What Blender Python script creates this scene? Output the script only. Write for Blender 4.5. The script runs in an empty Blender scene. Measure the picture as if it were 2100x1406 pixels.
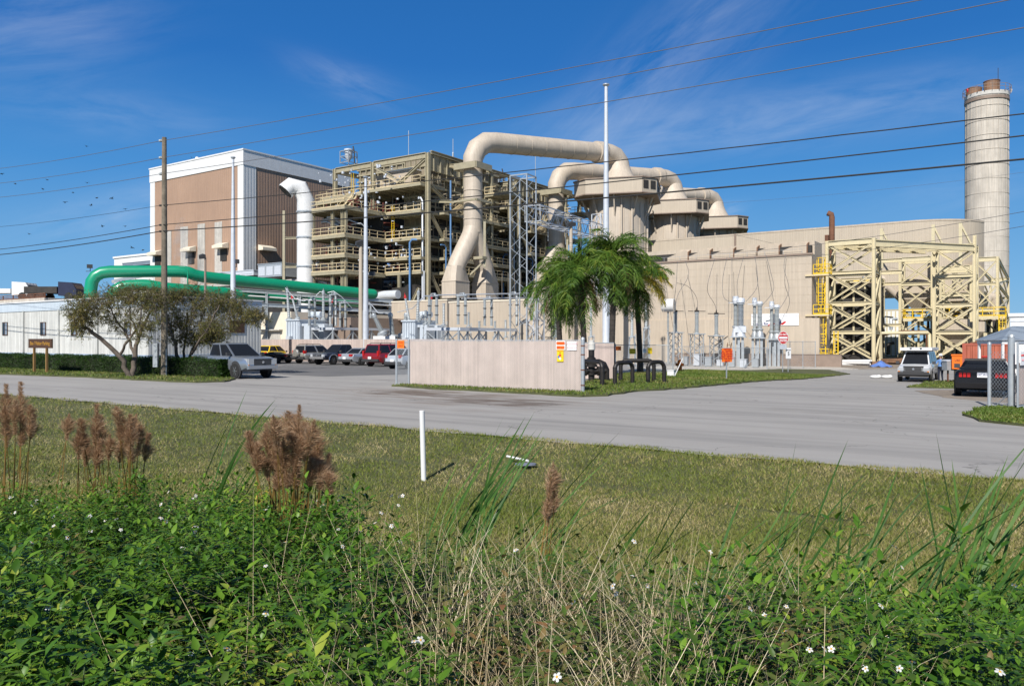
import bpy, bmesh, math, random
import numpy as np
from mathutils import Vector, Matrix
from mathutils.geometry import delaunay_2d_cdt
R = math.radians
random.seed(7); rng = np.random.default_rng(11)
SC = bpy.context.scene
COL = SC.collection

# ---------------------------------------------------------------- camera
CAMZ = 2.1
cam_d = bpy.data.cameras.new('camera'); cam = bpy.data.objects.new('camera', cam_d); COL.objects.link(cam)
cam.location = (0, 0, CAMZ); cam.rotation_euler = (R(90), 0, 0)
cam_d.sensor_width = 36; cam_d.lens = 1600 / 2100 * 36; cam_d.shift_y = -6 / 2100
cam_d.clip_start = 0.1; cam_d.clip_end = 4000
SC.camera = cam

# ---------------------------------------------------------------- sky, sun, exposure
SUN_EL = R(41); SUN_AZ = R(22)            # azimuth measured from straight behind the camera towards the left
sdir = Vector((-math.sin(SUN_AZ) * math.cos(SUN_EL), -math.cos(SUN_AZ) * math.cos(SUN_EL), math.sin(SUN_EL)))
world = bpy.data.worlds.new('World'); SC.world = world; world.use_nodes = True
nt = world.node_tree; nt.nodes.clear()
wo = nt.nodes.new('ShaderNodeOutputWorld'); bg = nt.nodes.new('ShaderNodeBackground')
sky = nt.nodes.new('ShaderNodeTexSky'); sky.sky_type = 'NISHITA'; sky.sun_disc = False
sky.sun_elevation = SUN_EL; sky.sun_rotation = math.atan2(sdir.x, sdir.y)
sky.air_density = 1.0; sky.dust_density = 0.15; sky.ozone_density = 3.0; sky.altitude = 0
tcw = nt.nodes.new('ShaderNodeTexCoord')
def wn(t, **k):
    n = nt.nodes.new(t)
    for a, b in k.items(): setattr(n, a, b)
    return n
# thin cirrus wisps: stretched noise inside soft patches, fixed to directions of the sky (p = x/y, q = z/y)
sxw = wn('ShaderNodeSeparateXYZ'); nt.links.new(tcw.outputs['Generated'], sxw.inputs[0])
def mt(op, a, b=0., cl=False):
    q = wn('ShaderNodeMath', operation=op, use_clamp=cl)
    for i, v in enumerate((a, b)):
        if isinstance(v, (int, float)): q.inputs[i].default_value = v
        else: nt.links.new(v, q.inputs[i])
    return q.outputs[0]
yy = mt('MAXIMUM', sxw.outputs[1], .05); sp, sq = mt('DIVIDE', sxw.outputs[0], yy), mt('DIVIDE', sxw.outputs[2], yy)
tot = None
for (p0, q0, ang, ln, wd, amt, sc) in ((-.60, .40, 10, .13, .075, .30, 9), (.20, .35, 42, .21, .055, .42, 8), (.36, .285, 8, .30, .035, .46, 8), (-.21, .33, -20, .07, .022, .30, 12), (-.50, .165, 14, .17, .03, .34, 9), (-.52, .29, -6, .15, .03, .22, 10), (.275, .168, 15, .02, .010, .5, 25), (.60, .20, 10, .14, .03, .2, 9), (.02, .26, 16, .13, .03, .12, 9)):
    c, s_ = math.cos(R(ang)), math.sin(R(ang)); dp, dq = mt('SUBTRACT', sp, p0), mt('SUBTRACT', sq, q0)
    u = mt('ADD', mt('MULTIPLY', dp, c), mt('MULTIPLY', dq, s_)); v = mt('ADD', mt('MULTIPLY', dp, -s_), mt('MULTIPLY', dq, c))
    g = mt('EXPONENT', mt('MULTIPLY', mt('ADD', mt('POWER', mt('ABSOLUTE', mt('DIVIDE', u, ln)), 2.), mt('POWER', mt('ABSOLUTE', mt('DIVIDE', v, wd)), 2.)), -1.))
    cx = wn('ShaderNodeCombineXYZ'); nt.links.new(mt('MULTIPLY', u, sc * .55), cx.inputs[0]); nt.links.new(mt('MULTIPLY', v, sc * 2.6), cx.inputs[1]); cx.inputs[2].default_value = p0 * 9
    nz = wn('ShaderNodeTexNoise'); nz.inputs['Scale'].default_value = 1.; nz.inputs['Detail'].default_value = 8; nz.inputs['Roughness'].default_value = .62; nz.inputs['Distortion'].default_value = .4; nt.links.new(cx.outputs[0], nz.inputs['Vector'])
    mr = wn('ShaderNodeMapRange'); mr.inputs['From Min'].default_value = .36; mr.inputs['From Max'].default_value = .78; nt.links.new(nz.outputs['Fac'], mr.inputs['Value'])
    w_ = mt('MULTIPLY', mt('MULTIPLY', g, mr.outputs[0]), amt * .62); tot = w_ if tot is None else mt('ADD', tot, w_)
sc_ = mt('MULTIPLY', tot, mt('GREATER_THAN', sxw.outputs[1], .05), True)
hs = wn('ShaderNodeHueSaturation'); hs.inputs['Saturation'].default_value = 1.16; hs.inputs['Value'].default_value = 1.0
nt.links.new(sky.outputs[0], hs.inputs['Color'])
mix = wn('ShaderNodeMix', data_type='RGBA'); mix.inputs[7].default_value = (13, 13.8, 15, 1)
# below 30 degrees the clear winter air is bluer than the sky model's horizon
rw = wn('ShaderNodeValToRGB'); e = rw.color_ramp.elements; e.new(.12); e.new(.24); e.new(.42)
for i, (p, c) in enumerate(((0, (2.7, 5.7, 8.7)), (.06, (1.9, 4.9, 8.6)), (.20, (.66, 3.1, 7.5)), (.33, (.24, 1.85, 5.9)), (.42, (.2, 1.6, 5.2)))):
    e[i].position = p; e[i].color = (c[0] / 10, c[1] / 10, c[2] / 10, 1)
nt.links.new(sxw.outputs[2], rw.inputs[0])
rs = wn('ShaderNodeMix', data_type='RGBA', blend_type='MULTIPLY'); rs.inputs[0].default_value = 1; rs.inputs[7].default_value = (14.8, 14.0, 13.7, 1); nt.links.new(rw.outputs[0], rs.inputs[6])
fr = wn('ShaderNodeMapRange'); fr.inputs[1].default_value = .40; fr.inputs[2].default_value = .52; fr.inputs[3].default_value = .92; fr.inputs[4].default_value = 0; nt.links.new(sxw.outputs[2], fr.inputs[0])
mb_ = wn('ShaderNodeMix', data_type='RGBA'); nt.links.new(fr.outputs[0], mb_.inputs[0]); nt.links.new(hs.outputs[0], mb_.inputs[6]); nt.links.new(rs.outputs[2], mb_.inputs[7])
nt.links.new(sc_, mix.inputs[0]); nt.links.new(mb_.outputs[2], mix.inputs[6])
nt.links.new(mix.outputs[2], bg.inputs['Color']); bg.inputs['Strength'].default_value = 0.055
nt.links.new(bg.outputs[0], wo.inputs['Surface'])
sun_d = bpy.data.lights.new('sun', 'SUN'); sun = bpy.data.objects.new('sun', sun_d); COL.objects.link(sun)
sun_d.energy = 5.0; sun_d.angle = R(.5); sun_d.color = (1.0, .955, .895)
sun.rotation_euler = (-sdir).to_track_quat('-Z', 'Y').to_euler(); sun.location = (-20, -40, 60)
SC.view_settings.view_transform = 'Standard'; SC.view_settings.look = 'None'
SC.view_settings.exposure = 0.27; SC.view_settings.gamma = 1.0; SC.view_settings.use_curve_mapping = False

# ---------------------------------------------------------------- plant grid: X runs right towards the viewer, Y runs away to the right
GR = R(-34.1); CG, SG = math.cos(GR), math.sin(GR)
def W(X, Y): return (X * CG - Y * SG, X * SG + Y * CG)
def G(x, y): return (x * CG + y * SG, -x * SG + y * CG)
def at(px, d): return ((px - 1050) / 1600 * d, d)          # photo column and distance -> place on the map
def zof(py, d): return CAMZ + (697 - py) / 1600 * d
def gY(px, Y):                                              # X where a sight line crosses the grid line Y
    k = (px - 1050) / 1600; d = Y / (CG - k * SG); return (k * d) * CG + d * SG
def gX(px, X):
    k = (px - 1050) / 1600; d = X / (k * CG + SG); return -(k * d) * SG + d * CG
def dist(X, Y): return W(X, Y)[1]
def sm(t):
    t = min(1, max(0, t)); return t * t * (3 - 2 * t)
def gz(x, y):
    a = -x * SG + y * CG
    if a < 14:
        if a < 2.5: z = .5
        elif a < 7: z = .5 - .85 * sm((a - 2.5) / 4.5)
        elif a < 9.5: z = -.35
        else: z = -.35 + .35 * sm((a - 9.5) / 4.5)
        return z + .05 * math.sin(x * .9 + 1) * math.sin(y * .7) * (1 if a < 11 else 0)
    return -.65 * sm((x - 6) / 20) * sm((y - 28) / 22)
def gnd(px, py):                                            # photo point on the ground -> map place
    d = CAMZ * 1600 / (py - 697)
    for _ in range(30):
        x, y = at(px, d); d = .5 * d + .5 * (CAMZ - gz(x, y)) * 1600 / (py - 697)
    return at(px, d)

# ---------------------------------------------------------------- materials
MATS = {}
def mk(name, col, rough=.6, metal=0., var=.12, scale=1.5, bump=0., bscale=None, rib=None, ribd=.5, streak=0., rust=0., island=0., coat=0., spec=.5, trans=0., grime=0.):
    m = bpy.data.materials.new(name); m.use_nodes = True; n = m.node_tree; N = n.nodes; L = n.links
    b = N['Principled BSDF']; b.inputs['Roughness'].default_value = rough; b.inputs['Metallic'].default_value = metal
    b.inputs['Specular IOR Level'].default_value = spec
    if coat: b.inputs['Coat Weight'].default_value = coat; b.inputs['Coat Roughness'].default_value = .05
    tc = N.new('ShaderNodeTexCoord')
    def noise(s, det=5, vec=None, rgh=.6):
        z = N.new('ShaderNodeTexNoise'); z.inputs['Scale'].default_value = s; z.inputs['Detail'].default_value = det
        z.inputs['Roughness'].default_value = rgh
        L.new(vec if vec else tc.outputs['Object'], z.inputs['Vector']); return z.outputs['Fac']
    def mrange(v, a, b_, c, d):
        q = N.new('ShaderNodeMapRange'); q.inputs[1].default_value = a; q.inputs[2].default_value = b_
        q.inputs[3].default_value = c; q.inputs[4].default_value = d; L.new(v, q.inputs[0]); return q.outputs[0]
    def mul(c, v):
        q = N.new('ShaderNodeMix'); q.data_type = 'RGBA'; q.blend_type = 'MULTIPLY'; q.inputs[0].default_value = 1
        L.new(c, q.inputs[6]); L.new(v, q.inputs[7]); return q.outputs[2]
    rgb = N.new('ShaderNodeRGB'); rgb.outputs[0].default_value = (*col, 1); c = rgb.outputs[0]
    if var: c = mul(c, mrange(noise(scale), .3, .7, 1 - var, 1 + var))
    if streak:
        mp = N.new('ShaderNodeMapping'); mp.inputs['Scale'].default_value = (3, 3, .12); L.new(tc.outputs['Object'], mp.inputs[0])
        c = mul(c, mrange(noise(1.6, 6, mp.outputs[0]), .35, .7, 1 - streak, 1 + streak * .4))
    if rust:
        q = N.new('ShaderNodeMix'); q.data_type = 'RGBA'; q.inputs[7].default_value = (.17, .07, .03, 1)
        mp = N.new('ShaderNodeMapping'); mp.inputs['Scale'].default_value = (1.5, 1.5, .5); L.new(tc.outputs['Object'], mp.inputs[0])
        L.new(mrange(noise(2.2, 8, mp.outputs[0], .7), .62 - rust * .25, .8, 0, .85), q.inputs[0]); L.new(c, q.inputs[6]); c = q.outputs[2]
    if island:
        g = N.new('ShaderNodeNewGeometry'); c = mul(c, mrange(g.outputs['Random Per Island'], 0, 1, 1 - island, 1 + island))
    hgt = None
    if rib:
        sx = N.new('ShaderNodeSeparateXYZ'); L.new(tc.outputs['Object'], sx.inputs[0])
        ad = N.new('ShaderNodeMath'); ad.operation = 'ADD'; L.new(sx.outputs[0], ad.inputs[0]); L.new(sx.outputs[1], ad.inputs[1])
        pp = N.new('ShaderNodeMath'); pp.operation = 'PINGPONG'; pp.inputs[1].default_value = rib / 2; L.new(ad.outputs[0], pp.inputs[0])
        hgt = mrange(pp.outputs[0], rib * .10, rib * .22, 0, 1)
    if bump:
        h2 = noise(bscale or scale * 8, 6)
        if hgt is None: hgt = h2
        else:
            a2 = N.new('ShaderNodeMath'); a2.operation = 'ADD'; L.new(hgt, a2.inputs[0]); L.new(h2, a2.inputs[1]); hgt = a2.outputs[0]
    if hgt is not None:
        bp = N.new('ShaderNodeBump'); bp.inputs['Strength'].default_value = max(bump, ribd if rib else 0); bp.inputs['Distance'].default_value = .04
        L.new(hgt, bp.inputs['Height']); L.new(bp.outputs[0], b.inputs['Normal'])
    if grime:
        c = mul(c, mrange(noise(scale * .35, 8, None, .7), .42, .75, 1, 1 - grime))
    L.new(c, b.inputs['Base Color'])
    if trans:                                     # thin leaves let light through
        t = N.new('ShaderNodeBsdfTranslucent'); L.new(c, t.inputs['Color']); ms = N.new('ShaderNodeMixShader'); ms.inputs[0].default_value = trans
        L.new(b.outputs[0], ms.inputs[1]); L.new(t.outputs[0], ms.inputs[2]); L.new(ms.outputs[0], N['Material Output'].inputs[0])
    MATS[name] = m; return m
M = {}
M['duct'] = mk('beige duct paint', (.53, .455, .365), .55, var=.08, scale=.5, streak=.14, grime=.1)
M['beige'] = mk('beige metal siding', (.47, .40, .31), .6, var=.05, scale=.3, rib=.32, ribd=.35, streak=.08)
M['beigeflat'] = mk('beige wall panel', (.48, .405, .315), .65, var=.07, scale=.25, streak=.12, grime=.08)
M['beigetrim'] = mk('brown grey trim', (.24, .18, .14), .6)
M['brown'] = mk('brown metal siding', (.39, .255, .175), .6, var=.07, scale=.2, rib=.6, ribd=.6, streak=.1, grime=.12)
M['white'] = mk('white siding', (.72, .72, .70), .5, var=.04, rib=.6, ribd=.4, streak=.06)
M['whiteflat'] = mk('white paint', (.72, .72, .71), .45, var=.05, streak=.06)
M['cream'] = mk('cream plaster', (.70, .63, .50), .7, var=.05)
M['greypanel'] = mk('pale grey stripe', (.50, .47, .42), .6, streak=.25)
M['steel'] = mk('olive cream structural steel', (.33, .295, .20), .55, var=.12, rust=.15)
M['rail'] = mk('cream yellow railing', (.60, .49, .30), .5, var=.1)
M['casing'] = mk('boiler casing', (.27, .23, .165), .6, var=.2, scale=.6, streak=.2, grime=.3)
M['dark'] = mk('dark equipment and painted shade', (.028, .025, .022), .7, var=.3)
M['darkred'] = mk('dark red pipe', (.12, .035, .025), .5)
M['black'] = mk('black paint', (.014, .013, .013), .42, var=.2)
M['blackpipe'] = mk('black coated pipe', (.017, .014, .012), .5, var=.3, scale=9, bump=.15, bscale=40)
M['green'] = mk('green pipe paint', (.006, .255, .13), .34, var=.05, coat=.3)
M['galv'] = mk('galvanised steel', (.40, .43, .45), .42, metal=.35, var=.1, scale=4)
M['galvlight'] = mk('pale galvanised steel', (.55, .58, .62), .45, metal=.15, var=.07, scale=3)
M['porcelain'] = mk('grey porcelain', (.36, .39, .40), .3, var=.05)
M['tank'] = mk('pale blue grey tank paint', (.50, .55, .60), .45, var=.06)
M['red'] = mk('red cap', (.45, .02, .02), .5)
M['blue'] = mk('blue pipe', (.10, .22, .42), .5)
M['frame'] = mk('sand yellow structural steel', (.56, .49, .315), .5, var=.07, rust=.04)
M['yellow'] = mk('safety yellow paint', (.70, .46, .01), .5, var=.08)
M['concrete'] = mk('weathered concrete', (.54, .49, .42), .85, var=.12, scale=.5, streak=.22, bump=.1)
M['rusty'] = mk('rusted steel', (.15, .065, .035), .8, var=.35, scale=2, bump=.2)
M['rustlight'] = mk('brown oxidised steel', (.21, .115, .065), .6, var=.3, scale=.7, streak=.3)
M['wood'] = mk('weathered pole wood', (.21, .175, .13), .9, var=.3, scale=3, streak=.4, bump=.5, bscale=18)
M['glass'] = mk('dark window glass', (.014, .016, .02), .12, var=0, spec=.3)
M['slat'] = mk('pinkish tan fence slats', (.51, .415, .365), .65, var=.07, island=.10, streak=.1)
M['orange'] = mk('orange sign board', (.80, .17, .01), .5, var=.03)
M['signwhite'] = mk('white sign board', (.78, .78, .78), .5, var=.02)
M['signyellow'] = mk('yellow sign board', (.80, .56, .01), .5, var=.02)
M['signbrown'] = mk('brown sign board', (.075, .034, .014), .5, var=.05)
M['ink'] = mk('black lettering', (.02, .02, .02), .6, var=0)
M['inkred'] = mk('red lettering', (.55, .02, .02), .6, var=0)
M['inkblue'] = mk('navy lettering', (.03, .04, .16), .6, var=0)
M['inkpale'] = mk('pale faded lettering', (.42, .42, .46), .6, var=0)
M['inkgold'] = mk('mustard lettering', (.42, .22, .03), .6, var=0)
M['inkpink'] = mk('faded pink lettering', (.72, .38, .40), .6, var=0)
M['container'] = mk('faded red container paint', (.42, .11, .06), .6, var=.15, rib=.28, ribd=1., streak=.2, rust=.2)
M['greyroof'] = mk('grey blue roof metal', (.20, .24, .29), .5, var=.05)
M['rubber'] = mk('black tyre rubber', (.018, .018, .018), .8, var=.1)
M['chrome'] = mk('bright metal', (.62, .63, .65), .18, metal=.9, var=0)
M['plastic'] = mk('dark grey trim plastic', (.045, .045, .047), .55, var=0)
M['headl'] = mk('clear lamp glass', (.38, .40, .42), .12, var=0, coat=.5)
M['taill'] = mk('red lamp glass', (.42, .012, .012), .2, var=0, coat=.5)
M['amber'] = mk('amber lamp glass', (.75, .25, .02), .2, var=0)
M['gravel'] = mk('pale gravel', (.46, .43, .38), .9, var=.3, scale=8, bump=.6, bscale=30)
M['dirt'] = mk('bare dirt', (.24, .20, .16), .95, var=.25, scale=2, bump=.4, bscale=15)
M['tarp'] = mk('blue tarp', (.10, .19, .48), .5)

# ---------------------------------------------------------------- mesh helpers
class MB:
    def __init__(s): s.v = []; s.f = []; s.m = []
    def add(s, vs, fs, mi=0):
        b = len(s.v); s.v += [tuple(p) for p in vs]; s.f += [tuple(i + b for i in f) for f in fs]; s.m += [mi] * len(fs); return s
    def box(s, c, d, rz=0, mi=0):
        x, y, z = d[0] / 2, d[1] / 2, d[2] / 2; ca, sa = math.cos(rz), math.sin(rz)
        vs = [(c[0] + a * ca - b * sa, c[1] + a * sa + b * ca, c[2] + e) for e in (-z, z) for a, b in ((-x, -y), (x, -y), (x, y), (-x, y))]
        return s.add(vs, [(3, 2, 1, 0), (4, 5, 6, 7), (0, 1, 5, 4), (1, 2, 6, 5), (2, 3, 7, 6), (3, 0, 4, 7)], mi)
    def bx(s, x0, x1, y0, y1, z0, z1, mi=0): return s.box(((x0 + x1) / 2, (y0 + y1) / 2, (z0 + z1) / 2), (abs(x1 - x0), abs(y1 - y0), abs(z1 - z0)), 0, mi)
    def frame_of(s, d):
        d = d.normalized(); up = Vector((0, 0, 1)) if abs(d.z) < .95 else Vector((1, 0, 0))
        a = d.cross(up).normalized(); return a, a.cross(d).normalized()
    def bar(s, p0, p1, w, h=None, mi=0):
        p0, p1 = Vector(p0), Vector(p1); a, b = s.frame_of(p1 - p0); h = h or w
        vs = [p + a * (i * w / 2) + b * (j * h / 2) for p in (p0, p1) for i, j in ((-1, -1), (1, -1), (1, 1), (-1, 1))]
        return s.add(vs, [(3, 2, 1, 0), (4, 5, 6, 7), (0, 1, 5, 4), (1, 2, 6, 5), (2, 3, 7, 6), (3, 0, 4, 7)], mi)
    def hbeam(s, p0, p1, w, h, t=.05, mi=0, turn=False):           # H section: two flanges and a web
        p0, p1 = Vector(p0), Vector(p1); a, b = s.frame_of(p1 - p0)
        if turn: a, b = b, a
        for sg in (-1, 1):
            o = b * (sg * (h / 2 - t / 2)); s._bar(p0 + o, p1 + o, a, b, w, t, mi)
        s._bar(p0, p1, a, b, t, h - 2 * t, mi); return s
    def _bar(s, p0, p1, a, b, w, h, mi):
        vs = [p + a * (i * w / 2) + b * (j * h / 2) for p in (p0, p1) for i, j in ((-1, -1), (1, -1), (1, 1), (-1, 1))]
        s.add(vs, [(3, 2, 1, 0), (4, 5, 6, 7), (0, 1, 5, 4), (1, 2, 6, 5), (2, 3, 7, 6), (3, 0, 4, 7)], mi)
    def tube(s, pts, r, n=8, mi=0, cap=True):
        pts = [Vector(p) for p in pts]; k = len(pts); rs = r if isinstance(r, (list, tuple)) else [r] * k
        ref = None; vs = []
        for i, p in enumerate(pts):
            d = (pts[min(i + 1, k - 1)] - pts[max(i - 1, 0)])
            if d.length < 1e-9: d = Vector((0, 0, 1))
            d.normalize()
            if ref is None: a, b = s.frame_of(d)
            else:
                a = ref - d * ref.dot(d)
                a = a.normalized() if a.length > 1e-6 else s.frame_of(d)[0]; b = a.cross(d).normalized()
            ref = a
            e = 1.0
            if 0 < i < k - 1:
                c = (pts[i] - pts[i - 1]).normalized().dot((pts[i + 1] - pts[i]).normalized())
            vs += [p + (a * math.cos(t) + b * math.sin(t)) * rs[i] for t in (2 * math.pi * j / n for j in range(n))]
        fs = []
        for i in range(k - 1):
            for j in range(n): fs.append((i * n + j, i * n + (j + 1) % n, (i + 1) * n + (j + 1) % n, (i + 1) * n + j))
        if cap: fs += [tuple(range(n))[::-1], tuple(range((k - 1) * n, k * n))]
        return s.add(vs, fs, mi)
    def lathe(s, prof, c=(0, 0, 0), n=16, mi=0, ax=None, cap=True):
        ax = Vector(ax or (0, 0, 1)).normalized(); a, b = s.frame_of(ax); c = Vector(c); vs = []
        for r, z in prof: vs += [c + ax * z + (a * math.cos(t) + b * math.sin(t)) * r for t in (2 * math.pi * j / n for j in range(n))]
        k = len(prof); fs = []
        for i in range(k - 1):
            for j in range(n): fs.append((i * n + j, i * n + (j + 1) % n, (i + 1) * n + (j + 1) % n, (i + 1) * n + j))
        if cap: fs += [tuple(range(n))[::-1], tuple(range((k - 1) * n, k * n))]
        return s.add(vs, fs, mi)
    def prism(s, poly, z0, z1, mi=0, axis='z'):
        k = len(poly); f = {'z': lambda p, z: (p[0], p[1], z), 'y': lambda p, z: (p[0], z, p[1]), 'x': lambda p, z: (z, p[0], p[1])}[axis]
        vs = [f(p, z0) for p in poly] + [f(p, z1) for p in poly]
        fs = [(i, (i + 1) % k, k + (i + 1) % k, k + i) for i in range(k)] + [tuple(range(k))[::-1], tuple(range(k, 2 * k))]
        return s.add(vs, fs, mi)
    def sphere(s, c, r, n=10, mi=0, sc=(1, 1, 1)):
        k = n // 2 + 1; vs = []; fs = []
        for i in range(k):
            t = math.pi * (i + .02) / (k - 1 + .04)
            for j in range(n):
                p = 2 * math.pi * j / n
                vs.append((c[0] + r * sc[0] * math.sin(t) * math.cos(p), c[1] + r * sc[1] * math.sin(t) * math.sin(p), c[2] + r * sc[2] * math.cos(t)))
        for i in range(k - 1):
            for j in range(n): fs.append((i * n + j, (i + 1) * n + j, (i + 1) * n + (j + 1) % n, i * n + (j + 1) % n))
        return s.add(vs, fs, mi)
    def quad(s, *p, mi=0): return s.add(p, [tuple(range(len(p)))], mi)
def mesh_of(mb, name, mats, smooth=None):
    me = bpy.data.meshes.new(name); me.from_pydata(mb.v, [], mb.f)
    mats = mats if isinstance(mats, (list, tuple)) else [mats]
    for m in mats: me.materials.append(M[m] if isinstance(m, str) else m)
    if len(mats) > 1: me.polygons.foreach_set('material_index', mb.m)
    bm = bmesh.new(); bm.from_mesh(me); bmesh.ops.recalc_face_normals(bm, faces=bm.faces)
    if smooth is not None:
        for f in bm.faces: f.smooth = True
        for e in bm.edges:
            if len(e.link_faces) != 2 or e.calc_face_angle(0) > R(smooth): e.smooth = False
    bm.to_mesh(me); bm.free(); me.update(); return me
def obj(name, mb, mats=None, parent=None, smooth=None, label=None, kind=None):
    me = mb if isinstance(mb, bpy.types.Mesh) else mesh_of(mb, name, mats, smooth)
    o = bpy.data.objects.new(name, me); COL.objects.link(o); o.parent = parent
    if label: o['label'] = label
    if kind: o['kind'] = kind
    return o
def tag(o, label, cat, group=None):
    o['label'] = label; o['category'] = cat; o['kind'] = 'thing'
    if group: o['group'] = group
    return o
def thing(name, label, cat, xy, z=None, rz=0., group=None, grid=True):
    o = bpy.data.objects.new(name, None); COL.objects.link(o); o.empty_display_size = .3
    o.location = (xy[0], xy[1], gz(*xy) if z is None else z); o.rotation_euler = (0, 0, (GR if grid else 0) + rz)
    return tag(o, label, cat, group)
def solo(name, label, cat, mb, mats, xy=(0, 0), z=None, rz=0., group=None, grid=True, smooth=None):
    o = obj(name, mb, mats, None, smooth); o.location = (xy[0], xy[1], gz(*xy) if z is None else z)
    o.rotation_euler = (0, 0, (GR if grid else 0) + rz); return tag(o, label, cat, group)
def struct(name, mb, mats, smooth=None, kind='structure'):
    o = obj(name, mb, mats, None, smooth); o['kind'] = kind; return o
def dup(root, loc, rz=None, label=None):
    def cp(o, par):
        c = o.copy(); COL.objects.link(c); c.parent = par
        for ch in o.children: cp(ch, c)
        return c
    r = cp(root, None); r.location = loc
    if rz is not None: r.rotation_euler = (0, 0, rz)
    if label: r['label'] = label
    return r
def np_mesh(name, V, F, mats, midx=None, smooth=False):
    V = np.asarray(V, np.float32); F = np.asarray(F, np.int32); k = F.shape[1]
    me = bpy.data.meshes.new(name); me.vertices.add(len(V)); me.vertices.foreach_set('co', V.ravel())
    me.loops.add(F.size); me.loops.foreach_set('vertex_index', F.ravel()); me.polygons.add(len(F))
    me.polygons.foreach_set('loop_start', np.arange(0, F.size, k, dtype=np.int32))
    for m in (mats if isinstance(mats, (list, tuple)) else [mats]): me.materials.append(M[m] if isinstance(m, str) else m)
    if midx is not None: me.polygons.foreach_set('material_index', np.asarray(midx, np.int32))
    if smooth: me.polygons.foreach_set('use_smooth', np.ones(len(F), bool))
    me.update(calc_edges=True); me.validate(); return me
def text_mesh(body, size, mat, align='CENTER', bold=0., extr=.004, shear=0., sx=1.):
    cu = bpy.data.curves.new('lettering', 'FONT'); cu.body = body; cu.size = size; cu.align_x = align; cu.align_y = 'CENTER'
    cu.extrude = extr; cu.offset = bold; cu.shear = shear; cu.resolution_u = 2
    o = bpy.data.objects.new('lettering', cu); COL.objects.link(o)
    dg = bpy.context.evaluated_depsgraph_get(); me = bpy.data.meshes.new_from_object(o.evaluated_get(dg))
    bpy.data.objects.remove(o); bpy.data.curves.remove(cu); me.materials.clear(); me.materials.append(M[mat])
    if sx != 1.: me.transform(Matrix.Diagonal((sx, 1, 1, 1)))
    return me
def lettering(parent, body, size, mat, x, y, z, yaw=0., **k):     # upright text that faces local -Y
    o = obj('lettering', text_mesh(body, size, mat, **k), None, parent); o.location = (x, y, z); o.rotation_euler = (R(90), 0, yaw); return o
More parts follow.
